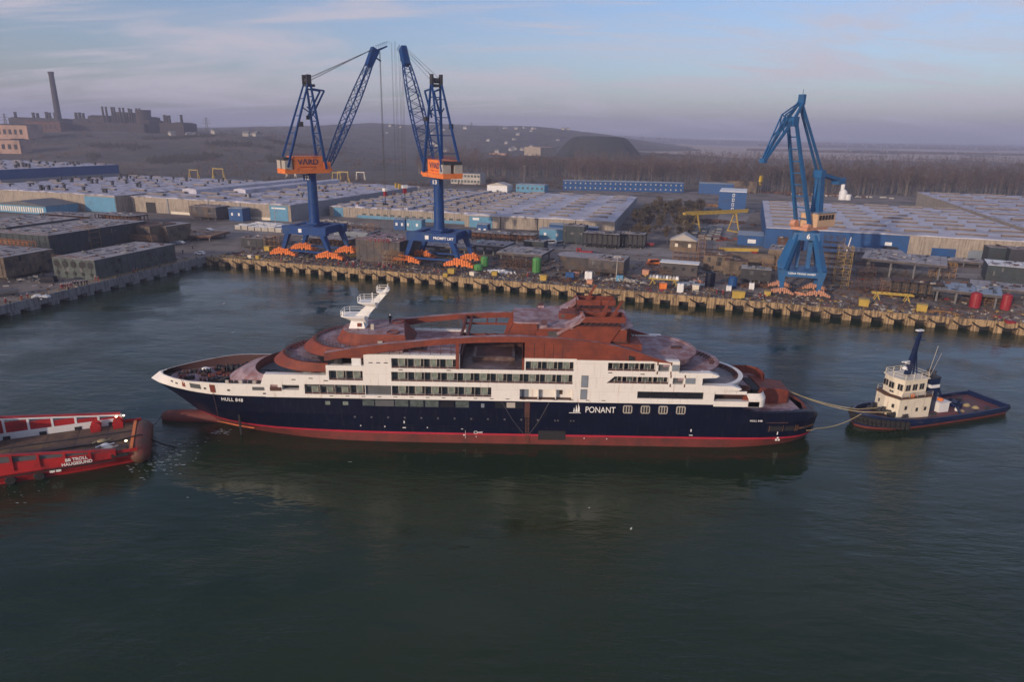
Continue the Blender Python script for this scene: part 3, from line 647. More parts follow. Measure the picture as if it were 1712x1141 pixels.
for x, y in ((-66.5, 0.3), (-65.6, -1.2), (-64.9, 1.9), (-61.0, -2.6), (-60.2, -0.3), (-57.4, 0.0), (-60.6, 5.0), (-57.6, 5.9), (-63.4, 3.6), (-66.4, 1.8), (-57.6, -6.0), (-54.7, -6.5)):
    b = MB(); b.lathe((x, y, 9.3), [(0.28, 0), (0.22, 0.55), (0.32, 0.7)], 8); b.lathe((x+0.75, y, 9.3), [(0.28, 0), (0.22, 0.55), (0.32, 0.7)], 8); b.box((x+0.37, y, 9.36), (1.5, 0.6, 0.12)); b.build('deck_bollard', M[random.choice(['primer', 'darksteel', 'rust'])], ship)
for x, y, c in ((-60.0, -4.3, 'timber'), (-64.4, 2.6, 'timber'), (-59.0, 1.2, 'primer'), (-57.0, -1.5, 'rust'), (-58.9, 5.3, 'yellow'), (-61.6, 0.4, 'rust')):
    b = MB(); b.box((x, y, 9.55), (1.1, 0.8, 0.5), 0, 0.3); b.box((x, y, 9.86), (0.7, 0.5, 0.12), 0, 0.3); b.build('deck_crate', M[c], ship)
b = MB()
for k in range(9): b.bb(-53.4+k*0.85, -53.4+k*0.85+0.6, -8.86, -8.7, 11.35, 11.95)
b.m = [0 if (i//6) % 3 else 1 for i in range(len(b.f))]; b.build('hood_window', [M['dark'], M['frame']], ship)
# ---- arches
ARC = [(-34.5, 17.7), (-32, 18.2), (-28, 18.95), (-22.5, 19.75), (-17, 20.35), (-11.5, 20.95), (-6, 21.35), (-2, 21.5), (2.2, 21.55), (9.2, 21.3), (15.7, 20.7), (19, 20.05), (22.4, 19.2), (26.4, 17.85), (29.6, 16.95)]
def arch(s):
    b = MB(); n = len(ARC); y0, y1 = (-9.25, -8.1) if s < 0 else (8.1, 9.25)
    A = [(x, y0, z) for x, z in ARC]; B = [(x, y1, z) for x, z in ARC]; th = [1.5 if i < 4 else (1.1 if i < n-2 else (0.7 if i == n-2 else 0.12)) for i in range(n)]
    A2 = [(x, y0, z-th[i]) for i, (x, y, z) in enumerate(A)]; B2 = [(x, y1, z-th[i]) for i, (x, y, z) in enumerate(B)]
    b.strip(A2, A, 0); b.strip(A, B, 1); b.strip(B, B2, 0); b.strip(B2, A2, 0)
    b.build('roof_arch', [M['primer'], M['primerdeck']], ship, smooth=False)
    yy0, yy1 = (-9.1, -8.9) if s < 0 else (8.9, 9.1)
    b = MB(); pts = [(x, z-0.6) for x, z in ARC if 1.9 <= x <= 27.0]; b.prism_xz([(2.0, 17.4), (12.0, 17.4), (12.0, 17.2), (28.0, 17.2), (27.0, 17.4)]+list(reversed(pts))+[(2.0, 20.9)], yy0, yy1)
    o = b.build('arch_wall', M['primer'], ship)
    q = MB()
    for x in (4.1, 5.9, 7.6, 9.3): q.bb(x, x+0.08, min(yy0, yy1)-0.02 if s < 0 else yy1-0.02, min(yy0, yy1)+0.02 if s < 0 else yy1+0.02, 17.5, 20.6)
    q.build('wall_seam', M['dark'], o)
    q = MB(); yv = (-9.14, -9.08) if s < 0 else (9.08, 9.14); q.bb(21.5, 22.7, yv[0], yv[1], 17.3, 18.5); q.build('wall_opening', M['dark'], o)
arch(-1); arch(1)
# railings and posts under the arches
for s in (-1, 1):
    b = MB(); y = s*8.6
    for k in range(8):
        x = -24.5+k*1.9; zt = 17.2+poly_at(ARC, x)-17.2-1.2
        b.beam((x, y, 17.5), (x, y, max(18, zt)), 0.09)
    for z in (18.4, 19.1): b.beam((-18.5, y, z), (-10.6, y, z), 0.07)
    b.build('glass_screen_post', M['primerdark'], ship)
    b = MB(); b.bb(-10.3, -9.7, s*9.0-0.15, s*9.0+0.15, 15, 20.9); b.bb(1.95, 2.35, s*8.9-0.2, s*8.9+0.2, 15, 20.9); b.build('gap_post', M['primer'], ship)
# pool court between the arches
b = MB(); b.bb(-9.8, 2.2, -9.0, 9.0, 14.75, 15.02); b.build('pool_deck', M['wetdeck'], ship)
b = MB(); b.bb(-9.6, 2.0, 4.6, 5.0, 15.02, 17.3); b.bb(-9.6, -9.3, -7.6, 4.6, 15.02, 17.2); b.build('pool_court_wall', M['primerdark'], ship)
b = MB(); b.bb(-7.5, 0.6, -3.8, 3.2, 15.02, 15.7, 0); b.bb(-6.9, 0.0, -3.2, 2.6, 15.69, 15.74, 1); b.build('pool_basin', [M['wetdeck'], M['primerdark']], ship)
b = MB(); b.bb(-2.0, 2.0, -7.5, -5.0, 15.02, 17.9); b.build('bar_block', M['timber'], ship) if False else None
for x in (-9.5, -8.3): 
    b = MB(); b.beam((x, -8.4, 20.5), (x, 8.4, 20.5), 0.42, 0.6); b.build('roof_beam', M['primer'], ship)
for y in (-4.5, 3.2):
    b = MB(); b.beam((-9.4, y, 20.45), (0.2, y, 20.45), 0.28, 0.35); b.build('roof_beam', M['primer'], ship)
for y in (-5.5, 5.0):
    b = MB(); b.bb(-5.2, -4.9, y-1.5, y+1.5, 20.3, 20.7); b.bb(-3.4, -3.1, y-1.5, y+1.5, 20.3, 20.7); b.build('roof_frame', M['primer'], ship)
b = MB(); b.lathe((-18.0, -4.2, 17.32), [(1.1, 0), (1.1, 0.35), (0.6, 0.4), (0.6, 0.2)], 16); b.bb(-19.6, -16.2, -5.8, -2.6, 17.32, 17.42); b.build('deck_hatch', M['primerdark'], ship)
# ---- aft deckhouse and twin funnels
b = MB(); b.prism([(0.2, -4.6), (1.0, -5.2), (5.0, -5.2), (5.0, 6), (0.2, 6)], 22.9, 23.1, 0); 
b.add([(-1.0, -4.4, 19.4), (5, -5.2, 19.4), (5, 6, 19.4), (-1.0, 6, 19.4), (0.3, -4.6, 22.9), (5, -5.2, 22.9), (5, 6, 22.9), (0.3, 6, 22.9)], [(0, 1, 5, 4), (3, 0, 4, 7), (2, 3, 7, 6)], 1)
for k in range(4): b.beam((-1.6+0.25*k, -4+3*k, 20.0), (0.1+0.1*k, -4+3*k, 23.0), 0.25, 0.35, 1)
b.build('forward_deckhouse', [M['primerdeck'], M['primer']], ship)
b = MB(); b.prism([(5.0, -8.3), (20.5, -8.3), (22.5, -6), (22.5, 6), (20.5, 8.3), (5.0, 8.3)], 22.85, 23.05, 0); b.add([(4.0, -8.2, 20.6), (21, -8.2, 20.6), (21, -8.2, 22.85), (5.0, -8.2, 22.85), (4.0, 8.2, 20.6), (21, 8.2, 20.6), (21, 8.2, 22.85), (5.0, 8.2, 22.85)], [(0, 1, 2, 3), (5, 4, 7, 6), (4, 0, 3, 7), (1, 5, 6, 2)], 1)
b.bb(6.6, 8.8, -8.26, -8.18, 21.2, 22.4, 2); b.build('aft_deckhouse', [M['primerdeck'], M['primer'], M['blocksteel']], ship)
b = MB(); b.bb(4.6, 21.5, -7.4, 7.4, 17.3, 22.84); b.build('aft_inner_house', M['primerdark'], ship)
for y in (-8.35, 8.35):
    b = MB(); s = -1 if y < 0 else 1
    b.add([(5.0, s*8.4, 23.05), (6.4, s*8.4, 23.05), (6.4, s*6.6, 24.1), (5.4, s*6.6, 24.1)], [(0, 1, 2, 3), (3, 2, 1, 0)]); b.bb(5.2, 6.4, min(s*8.3, s*6.7), max(s*8.3, s*6.7), 23.05, 23.4); b.build('roof_cowl', M['primerdeck'], ship)
b = MB(); b.bb(9.0, 12.4, -1.8, 0.4, 23.05, 24.1, 0); b.bb(9.3, 10.0, -1.86, -1.8, 23.3, 23.9, 1); b.bb(9.6, 12.6, 1.4, 3.0, 23.05, 23.9, 0); b.build('roof_skylight', [M['primer'], M['blocksteel']], ship)
b = MB()
for k in range(14): b.beam((12.6+0.22*k, -1.5+random.uniform(-1, 3), 23.05), (12.6+0.22*k, -1.5+random.uniform(-1, 3), 24.4), 0.06)
for k in range(6): b.beam((12.6, -2+k*0.8, 24.0+0.05*k), (15.6, -2+k*0.8, 24.0+0.05*k), 0.05)
b.build('roof_pipework', M['primerdark'], ship)
b = MB(); b.tube([(12.3+1.1*math.cos(t/16*2*math.pi), 4.6+0.9*math.sin(t/16*2*math.pi), 23.7) for t in range(17)], 0.16, 6); b.build('roof_coaming', M['primer'], ship)
def funnel(s):
    f = MB(); yo, yi = s*8.5, s*4.6
    lo = [(6.7, 20.4), (17.2, 19.3)]; hi = [(12.0, 23.6), (20.1, 23.6)]
    V = [(6.7, yo, 20.5), (17.3, yo, 19.3), (19.9, yo, 23.5), (12.0, yo, 23.5), (7.5, yi, 20.5), (17.3, yi, 19.3), (19.9, yi, 23.5), (12.0, yi, 23.5)]
    F = [(0, 1, 2, 3), (5, 4, 7, 6), (4, 0, 3, 7), (1, 5, 6, 2), (3, 2, 6, 7)]
    if s > 0: F = [tuple(reversed(q)) for q in F]
    f.add(V, F, 0)
    f.beam((8.2, s*6.6, 21.9), (12.4, s*6.6, 24.3), 3.6, 0.5, 1)
    o = f.build('funnel', [M['primer'], M['primerdeck']], ship)
    q = MB(); za, zb = 24.2, 25.3
    for (x0, x1, y0, y1) in ((12.6, 20.6, yo, yo-s*0.18), (12.6, 20.6, yi, yi+s*0.18)): q.bb(x0, x1, min(y0, y1), max(y0, y1), za, zb, 0)
    q.bb(20.4, 20.6, min(yo-s*.19, yi+s*.19), max(yo-s*.19, yi+s*.19), za, zb, 0); q.beam((12.0, s*6.6, 23.9), (13.2, s*6.6, 25.3), 3.9, 0.25, 1)
    q.build('funnel_rim', [M['primer'], M['primerdeck']], o)
    q = MB()
    for k in range(8):
        x = 12.8+k*1.05
        for y in (yo-s*0.1, yi+s*0.1): q.beam((x, y, 23.5), (x+0.75, y, 24.25), 0.14, 0.14)
    q.bb(12.4, 20.0, min(yo-s*.4, yi+s*.4), max(yo-s*.4, yi+s*.4), 23.51, 23.56); q.build('funnel_strut', M['primerdark'], o)
    q = MB()
    for x0 in ((15.6, 17.8) if s < 0 else (14.4,)): q.beam((x0, s*6.6, 23.8), (x0+2.3, s*6.6, 28.0), 0.4, 0.4)
    q.build('exhaust_pipe', M['primer'], o)
funnel(-1); funnel(1)
b = MB(); b.beam((12.1, -2.6, 23.05), (11.9, -2.6, 30.0), 0.16); b.beam((12.1, -2.6, 26.5), (12.5, -1.4, 23.05), 0.07); b.beam((12.1, -2.6, 26.5), (11.4, -3.4, 23.05), 0.07); b.build('signal_pole', M['primerdark'], ship)
b = MB(); b.bb(17.6, 24.0, -7.8, -2.5, 17.9, 20.0, 0); b.bb(19.0, 22.0, -6.4, 6.0, 19.9, 22.2, 0); b.build('aft_stair_house', M['primer'], ship)
b = MB()
for k in range(8): b.beam((20.3+0.45*k, -2.6+0.02*k, 23.0-0.55*k), (20.3+0.45*k, -2.6, 24.1-0.55*k), 0.07)
b.beam((20.3, -2.6, 24.1), (24.0, -2.6, 19.6), 0.09); b.beam((20.3, -1.6, 23.0), (24.4, -1.6, 18.2), 0.9, 0.2); b.build('deck_stair', M['primerdark'], ship)
# ---- aft terraces
def curve_aft(xt, xs, hb, n=26, p=2.0): return [(2*xs-x if False else x, -y) for x, y in curve_front(xt, xs, hb, n, p)]
TM = [M['primerdeck'], M['primerdeck'], M['primerdark']]
def terrace(xs, xt, z, hb, x_in, m_rim, rail=True, drop=0.9, xin2=None):
    c0 = curve_aft(xt-0.7, xs, hb, 28, 2.0); c1 = curve_aft(xt, xs, hb, 28, 2.0)
    o, ci = rim('aft_bulwark', c0, z-drop, c1, z+(0.22 if xs == 28.0 else 0.6), 0.85 if m_rim else 0.5, [M['shipwhite'] if m_rim == 2 else M['primerdeck'], M['shipwhite'] if m_rim == 2 else M['primerdeck'], M['primerdeck']], ship, z, flip=False)
    b = MB(); b.prism([(x_in, 8.9)]+[(x_in, -8.9)]+list(ci), z-0.35, z+0.02) if False else b.prism([(x_in, -8.6)]+ci+[(x_in, 8.6)], z-0.35, z+0.02)
    b.build('aft_deck', M['primerdeck'] if m_rim != 2 else M['wetdeck'], ship)
    b = MB()
    for i in range(12, 25, 1):
        if xs == 28.0: break
        x, y = ci[i]; b.beam((x, y, z+0.55), (x-0.9, y*0.9, z+0.05), 0.1, 0.18)
    if xs != 28.0: b.build('bulwark_stay', M['primerdark'], ship)
    return ci
terrace(28.0, 36.0, 17.0, 9.0, 21.0, 1); terrace(31.0, 40.7, 14.35, 9.0, 24.0, 1); terrace(36.3, 45.6, 11.75, 9.0, 26.0, 2)
b = MB(); b.bb(31.4, 33.4, -0.4, 0.6, 17.02, 17.3); b.build('deck_slot', M['primerdark'], ship)
# arch foot curling to a white point
b = MB(); b.prism_xz([(26.5, 17.2), (30.8, 17.2), (29.2, 16.2), (33.4, 16.3), (31.0, 17.25), (27.0, 17.9)], -9.2, -8.7); b.build('arch_foot', M['primer'], ship) if False else None
for z, x0, x1 in ((14.0, 35.4, 38.6), (11.5, 37.9, 43.0)):
    b = MB(); b.prism_xz([(x0, z), (x1-0.6, z+0.15), (x1, z+0.5), (x1-1.6, z+1.05), (x0, z+1.05)], -9.1, -7.6); b.build('wall_tail', M['shipwhite'], ship)
# low aft nose (white) and red opening
b = MB(); c1 = [(44.5, -9.06)]+[(46.6+1.9*math.sin(t/8*math.pi/2), -9.06+3.4*(1-math.cos(t/8*math.pi/2))) for t in range(9)]
b.strip(P3(c1, 8.4), P3(c1, 9.9), 0); ci = [(x-0.5, y+0.5) for x, y in c1]; b.strip(P3(c1, 9.9), P3(ci, 11.0), 0); b.strip(P3(ci, 11.0), P3([(x-0.6, y+0.5) for x, y in ci], 9.2), 1); b.build('aft_nose', [M['shipwhite'], M['primer']], ship, smooth='auto')
b = MB(); b.bb(37.9, 46.5, -8.6, 8.6, 8.6, 9.0, 1); b.bb(38.0, 45.8, -5.2, -5.0, 9.0, 11.3, 0); b.bb(37.95, 38.1, -8.9, 8.9, 9.0, 11.4, 0); b.bb(38.1, 44.0, -9.05, -8.8, 10.9, 11.5, 2); b.build('aft_gallery', [M['primerdark'], M['wetdeck'], M['shipwhite']], ship)
c = [(46.5, 8.9), (50.0, 8.9), (51.6, 7.6), (52.0, 5.5), (51.8, 3.5)]
b = MB(); b.strip(P3(c, 8.9), P3(c, 10.7)); b.strip(P3([(x-0.35, y-0.2) for x, y in c], 10.7), P3([(x-0.35, y-0.2) for x, y in c], 8.9)); b.strip(P3(c, 10.7), P3([(x-0.35, y-0.2) for x, y in c], 10.7)); b.build('starboard_bulwark', M['primer'], ship)
b = MB(); b.bb(46.4, 51.4, -1.0, 8.7, 8.8, 9.1); b.build('aft_gallery_deck', M['primerdeck'], ship)
c = [(49.4, -1.6), (53.2, -1.6), (55.2, -0.9), (56.2, 0.6), (56.6, 3), (56.4, 6.4), (49.4, 6.4)]
b = MB(); b.prism(c, 6.2, [9.5, 9.4, 8.7, 8.0, 7.7, 8.2, 9.5]); b.build('stern_block', M['primer'], ship, smooth='auto')
b = MB(); b.bb(47.7, 49.3, -1.8, 5, 6.25, 9.3); b.build('stern_recess', M['dark'], ship)
# stern well
sr = [(x, y) for x, y, z in level(7.3) if x > 43]
b = MB(); b.prism([(x, -max(0, y-0.9)) for x, y in sr if x < 57.4]+[(x, max(0, y-0.9)) for x, y in reversed(sr) if x < 57.4], 5.7, 5.95); b.build('stern_deck', M['primerdeck'], ship)
tr = [(x, y, z) for x, y, z in top_ring if x > 43.5]
for s in (-1, 1):
    O = [(x, s*y, z) for x, y, z in tr]; I = [(x-(0.9 if x > 54 else 0), s*max(0, y-0.65), z+0.08) for x, y, z in tr]; I2 = [(x-(1.6 if x > 54 else 0), s*max(0, y-0.85), 5.9) for x, y, z in tr]
    b = MB()
    if s < 0: b.strip(O, I, 0); b.strip(I, I2, 1)
    else: b.strip(I, O, 0); b.strip(I2, I, 1)
    b.build('stern_bulwark', [M['navy'], M['primer']], ship, smooth='auto')
for x0, x1 in ((49.2, 51.6), (52.2, 54.0)): hull_patch('stern_opening', x0, x1, 3.5, 4.5, 'dark', 0.07)
for x in (49.0, 51.7, 54.2, 54.6): hull_patch('stern_frame', x, x+0.2, 3.4, 4.7, 'rust', 0.1)
hull_patch('stern_stain', 55.0, 58.6, 3.75, 4.05, 'rust', 0.06)
hull_patch('stern_mark', 50.8, 51.0, 2.7, 3.3, 'lettering', 0.06); hull_patch('stern_line', 48.4, 52.6, 5.25, 5.34, 'rust', 0.06)
# ---------------------------------------------------------------- red supply vessel (its stern in the picture)
sv = empty('supply_vessel', (-67.5, 114.5, 0), R(180+25))
tag(sv, 'red supply vessel with a long timber work deck, cut off at the left edge', 'supply vessel')
def sv_sec(x):
    """half breadth at waterline, at deck and height of the side for a station x metres forward of the stern"""
    wl = 5.2+0.8*min(1, x/8); dk = 6.9+0.5*min(1, max(0, x)/6)
    return wl, dk, 3.4+min(1, max(0, (x-3)/20))*1.1
XS = [0.6, 2, 4, 7, 10, 14, 18, 22, 26, 30, 36, 44]
b = MB()
for s in (1, -1):
    A = [(x, s*(sv_sec(x)[0]-0.6), -1.5) for x in XS]; B = [(x, s*sv_sec(x)[0], 0.4) for x in XS]; C_ = [(x, s*(sv_sec(x)[1]), 2.2) for x in XS]; D = [(x, s*sv_sec(x)[1], sv_sec(x)[2]) for x in XS]
    for P, Q in ((A, B), (B, C_), (C_, D)):
        if s > 0: b.strip(Q, P)
        else: b.strip(P, Q)
b.add([(0.6, -4.6, -1.5), (0.6, 4.6, -1.5), (0.6, 5.2, 0.4), (0.6, 6.9, 2.2), (0.6, -6.9, 2.2), (0.6, -5.2, 0.4)], [(0, 1, 2, 3, 4, 5), (5, 4, 3, 2, 1, 0)])
b.build('hull', M['vesselred'], sv, smooth='auto')
b = MB(); b.bb(0.7, 44, -7.1, 7.1, 2.5, 2.75, 0)
for k in range(1, 9): b.bb(1.2+k*4.8, 1.3+k*4.8, -7.0, 7.0, 2.75, 2.77, 1)
b.build('work_deck', [M['timber'], M['darksteel']], sv)
b = MB(); b.bb(2.0, 44, 1.2, 1.5, 2.76, 2.95); b.bb(2.0, 44, -2.6, -2.3, 2.76, 2.95); b.build('deck_guide_rail', M['darksteel'], sv)
# round stern roller and horns
b = MB(); pr = [(0.2, -7.3), (1.2, -7.0), (1.65, -6.2), (1.75, -3), (1.75, 3), (1.65, 6.2), (1.2, 7.0), (0.2, 7.3)]
b.lathe((0.35, 0, 1.6), pr, 20, 0, 'y'); b.build('stern_roller', mat('roller_paint', (0.14, 0.035, 0.025), 0.6, c2=(0.10, 0.05, 0.03), amt=0.6, sc2=0.4), sv, smooth=True)
b = MB(); b.beam((1.6, -6.6, 3.05), (1.6, 6.6, 3.05), 0.5, 0.35); b.build('stern_sill', M['orange'], sv)
# near cargo rail: wall with openings
def cargo_rail(s, h0, h1, m):
    y = s*7.35; b = MB(); n = 11; x0, x1 = 4.0, 44.0
    for k in range(n+1):
        x = x0+(x1-x0)*k/n; h = h0+(h1-h0)*min(1, k/6); b.bb(x-0.18, x+0.18, y-0.3, y+0.3, 2.75, h, 0)
    for k in range(n):
        xa = x0+(x1-x0)*k/n+0.18; xb = x0+(x1-x0)*(k+1)/n-0.18; ha = h0+(h1-h0)*min(1, k/6); hb_ = h0+(h1-h0)*min(1, (k+1)/6)
        b.beam((xa, y, ha-0.15), (xb, y, hb_-0.15), 0.6, 0.3, 0)
        b.bb(xa, xb, y-0.16*s-0.05, y-0.16*s+0.05, 2.75, ha-0.35, 1)
    return b.build('cargo_rail', m, sv)
cargo_rail(1, 3.9, 6.6, [M['vesselred'], M['greypanel']])
cargo_rail(-1, 4.6, 7.2, [M['white'], M['vesselred']])
b = MB(); b.bb(4, 44, -7.0, -6.8, 2.76, 4.0, 0); 
for k in range(6): b.bb(5+k*5.5, 6.1+k*5.5, -6.8, -6.72, 2.8, 3.4, 1)
b.build('deck_side_wall', [M['white'], M['dark']], sv)
b = MB(); b.beam((4.0, -7.4, 4.75), (25.8, -7.4, 7.35), 0.7, 0.25); b.beam((25.8, -7.4, 7.35), (44, -7.4, 7.35), 0.7, 0.25); b.build('rail_cap', M['vesselred'], sv)
b = MB(); b.bb(23, 44, -7.0, -3.2, 2.76, 6.4, 0); b.bb(23, 44, -7.2, -3.0, 6.4, 6.6, 1); b.bb(22.93, 23.0, -5.4, -4.3, 2.8, 5.0, 2); b.bb(26, 28.5, -6.6, -4, 6.6, 8.0, 0); b.bb(29.5, 32, -6.6, -4, 6.6, 8.0, 1); b.build('side_house', [M['white'], M['vesselred'], M['dark']], sv)
for y, x in ((-5.6, 4.4), (-5.3, 8.0)):
    b = MB(); b.lathe((x, y, 3.6), [(0.9, -0.8), (0.9, -0.7), (0.45, -0.68), (0.45, 0.68), (0.9, 0.7), (0.9, 0.8)], 12, 0, 'y'); b.box((x, y, 2.95), (1.6, 1.9, 0.4)); b.build('tugger_winch', M['vesselred'], sv)
for x, y in ((2.2, 6.2), (3.4, -6.3), (4.6, -6.2)):
    l = MB(); l.lathe((x, y, 2.76), [(0.09, 0), (0.09, 1.7)], 8, 0); o = l.build('lamp_post', M['darksteel'], sv)
    l = MB(); l.lathe((x, y, 4.46), [(0.1, 0), (0.2, 0.08), (0.2, 0.2), (0.08, 0.28)], 8, 0); l.build('deck_lamp', glow('deck_lamp_light', (1.0, 0.78, 0.45), 6.0), o)
for (x, y, c) in ((5.2, 4.0, 'cream'), (5.9, 2.6, 'white'), (14.5, 3.6, 'steel'), (6.6, 0.5, 'rope')):
    b = MB(); b.lathe((x, y, 2.76), [(0.7, 0), (0.75, 0.1), (0.55, 0.3), (0.25, 0.35)], 10); b.tube([(x-1.4, y-0.4, 2.85), (x-0.5, y+0.3, 2.9), (x+0.6, y-0.2, 2.88), (x+1.4, y+0.5, 2.85)], 0.13, 5); b.build('deck_rope_pile', M[c], sv)
b = MB(); b.tube([(-1.35, 1.6, 2.2), (0.35, 1.6, 3.5), (4, 1.7, 3.0), (20, 1.9, 3.0), (40, 2.0, 3.2)], 0.13, 6); b.tube([(-1.35, 1.6, 2.2), (-3.0, 1.6, 0.9), (-5.5, 1.7, -0.2)], 0.13, 6); b.build('tow_wire', M['rubber'], sv)
b = MB(); b.bb(4, 30, 7.38, 7.46, 1.75, 1.95); b.build('rubbing_band', M['dark'], sv)
for x in (15.4, 19.4):
    b = MB(); b.lathe((x, 6.4, 0.75), [(0.35, -0.3), (0.75, -0.3), (0.85, -0.1), (0.85, 0.15), (0.7, 0.35), (0.35, 0.35)], 16, 0, 'y'); b.build('tyre_fender', M['rubber'], sv, smooth='auto')
t = text('name_lettering', 'BB TROLL\nHAUGESUND', 0.74, M['lettering'], sv, (9.6, 7.78, 2.9), R(180), 0.03, bold=0.02)
b = MB()
for k in range(2):
    for t in range(3): b.box((13.0+(k-0.5)*0.9, 6.9, 1.2+0.25*t), (0.75, 0.12, 0.16), 0)
b.lathe((12.55, 6.78, 1.4), [(0.36, 0), (0.36, 0.1)], 14, 0, 'y'); b.lathe((13.45, 6.78, 1.4), [(0.36, 0), (0.36, 0.1)], 14, 0, 'y'); b.build('thruster_mark', M['lettering'], sv)
hull_pts = None
b = MB(); b.bb(2.0, 4.6, 7.3, 7.45, 2.3, 2.9); b.build('stern_fairlead', M['dark'], sv)

# ---------------------------------------------------------------- harbour tug
TSX = 1.12
tg = empty('harbour_tug', (90.3, 137.2, 0), R(199))
tag(tg, 'blue harbour tug with cream wheelhouse, tall blue mast and red after deck', 'tug')
TO = [(-17.8, 4.9, 2.1), (-14, 5.2, 2.0), (-8, 5.3, 1.9), (0, 5.3, 1.95), (6, 5.25, 2.2), (10, 5.0, 2.6), (13, 4.3, 3.0), (15.5, 3.2, 3.35), (17.3, 1.8, 3.6), (18.2, 0.0, 3.7)]
TO = [(x*TSX if x > 0 else x, y, z*0.88) for x, y, z in TO]
def tugline(f, zf): return [(x*(1 if i < 5 else f), y*(0.93 if zf < 1 else 1), z*zf if zf > 0.35 else zf*10-2) for i, (x, y, z) in enumerate(TO)]
b = MB(); r0 = [(min(x, 99)*0.96, y*0.86, -1.5) for x, y, z in TO]; r1 = [(x*0.985, y*0.95, 0.25) for x, y, z in TO]; r2 = [(x, y, z*0.55) for x, y, z in TO]; r3 = TO
r1b = [(x*0.987, y*0.957, 0.45) for x, y, z in TO]
hb_ = MB()
for s in (1, -1):
    f = lambda P: [(x, s*y, z) for x, y, z in P]
    for P, Q, tgt in ((r0, r1, hb_), (r1, r1b, hb_), (r1b, r2, b), (r2, r3, b)):
        if s > 0: tgt.strip(f(Q), f(P))
        else: tgt.strip(f(P), f(Q))
b.add([(-17.8, -4.9, 2.1), (-17.8, 4.9, 2.1), (-17.6, 4.7, 0.45), (-17.6, -4.7, 0.45)], [(0, 1, 2, 3), (3, 2, 1, 0)])
b.build('hull', M['tugblue'], tg, smooth='auto'); hb_.build('lower_hull', M['antifoul'], tg, smooth='auto')
b = MB(); inn = [(x-(0.35 if i > 6 else 0)+(0.35 if i == 0 else 0), max(0, y-0.35), z) for i, (x, y, z) in enumerate(TO)]
inl = [(x, y, max(1.0, z-1.1)) for x, y, z in inn]
for s in (1, -1):
    f = lambda P: [(x, s*y, z+0.01) for x, y, z in P]
    if s > 0: b.strip(f(inn), f(TO)); b.strip(f(inl), f(inn))
    else: b.strip(f(TO), f(inn)); b.strip(f(inn), f(inl))
b.bb(-17.8, -17.4, -4.6, 4.6, 1.0, 2.11); b.build('bulwark', M['tugblue'], tg)
b = MB(); b.prism([(x, y, ) for x, y, z in [(p[0], -p[1], 0) for p in inl]]+[(x, y) for x, y, z in reversed(inl)], 0.9, [max(1.0, z-0.0)-0.0 for x, y, z in inl]+[max(1.0, z) for x, y, z in reversed(inl)]); b.build('deck', mat('tug_deck_paint', (0.16, 0.05, 0.05), 0.7, var=0.25, c2=(0.12, 0.08, 0.08), amt=0.5, sc2=0.3), tg)
b = MB()
for k in range(26):
    t = k/25; i = 5+t*8.0; a = int(min(i, 12)); 
    idx = [5, 6, 7, 8, 9, 8, 7, 6, 5]; u = t*8; j = int(min(u, 7)); fr = u-j
    p = TO[idx[j]]; q = TO[idx[j+1]]; sp = 1 if j < 4 else -1; sq = 1 if j+1 < 4 or idx[j+1] == 9 else -1
    if j+1 > 4: sq = -1
    x = p[0]+(q[0]-p[0])*fr; y = sp*p[1]+(sq*q[1]-sp*p[1])*fr; z = p[2]+(q[2]-p[2])*fr
    b.lathe((x+0.15, y*1.03, z-0.9), [(0.25, -0.5), (0.5, -0.35), (0.5, 0.35), (0.25, 0.5)], 8, 0, 'z')
    b.lathe((x-0.2, y*0.98, z-1.9), [(0.2, -0.45), (0.42, -0.3), (0.42, 0.3), (0.2, 0.45)], 8, 0, 'z')
b.build('bow_tyre_fender', M['rubber'], tg)
b = MB(); b.beam((-17.9, -4.9, 1.3), (-17.9, 4.9, 1.3), 0.5, 0.7); b.build('stern_fender', M['rubber'], tg)
# deckhouse
DS = len(bpy.data.objects)
b = MB(); b.prism([(2.5, -3.4), (10.6, -3.0), (11.4, 0), (10.6, 3.0), (2.5, 3.4)][::1], 1.2, 6.2, 0); b.build('deckhouse', M['cream'], tg)
b = MB(); b.prism([(2.3, -3.6), (10.8, -3.2), (11.6, 0), (10.8, 3.2), (2.3, 3.6)], 6.2, 6.42); b.build('deckhouse_roof', M['rust'], tg)
wh = MB(); wh.prism([(3.6, -2.6), (9.6, -2.5), (10.2, 0), (9.6, 2.5), (3.6, 2.6)], 6.42, 10.0, 0); who = wh.build('wheelhouse', M['cream'], tg)
def tug_win(x0, x1, y, z0, z1, par, n=2, rz=0, nm='window'):
    q = MB(); cx_, L_ = (x0+x1)/2, x1-x0
    q.box((0, 0.03, 0), (L_, 0.06, z1-z0), 0)
    for i in range(n): q.box((-L_/2+L_*(i+0.5)/n, 0.075, 0), (L_/n-0.14, 0.04, z1-z0-0.16), 1)
    o = q.build(nm, [M['frame'], M['blackglass']], par); o.location = (cx_, y, (z0+z1)/2); o.rotation_euler = (0, 0, rz); return o
for k in range(3): tug_win(4.3+k*1.85, 5.6+k*1.85, 2.56, 7.7, 9.1, who, 2, 0)
for k in range(3): tug_win(4.3+k*1.85, 5.6+k*1.85, -2.56, 7.7, 9.1, who, 2, R(180))
def front_win(y, z0, z1, par, wd, n, xx):
    o = tug_win(-wd/2, wd/2, 0, z0, z1, par, n, R(-90)); o.location = (xx, y, (z0+z1)/2)
for y in (-1.75, 0.0, 1.75):
    front_win(y, 7.7, 9.1, who, 1.3, 2, 9.62+0.6*(1-abs(y)/2.5)+0.02)
front_win(0.2, 6.8, 7.3, who, 1.0, 2, 10.15)
dh = [o for o in KIDS[tg.name] if o.name.startswith('deckhouse')][0]
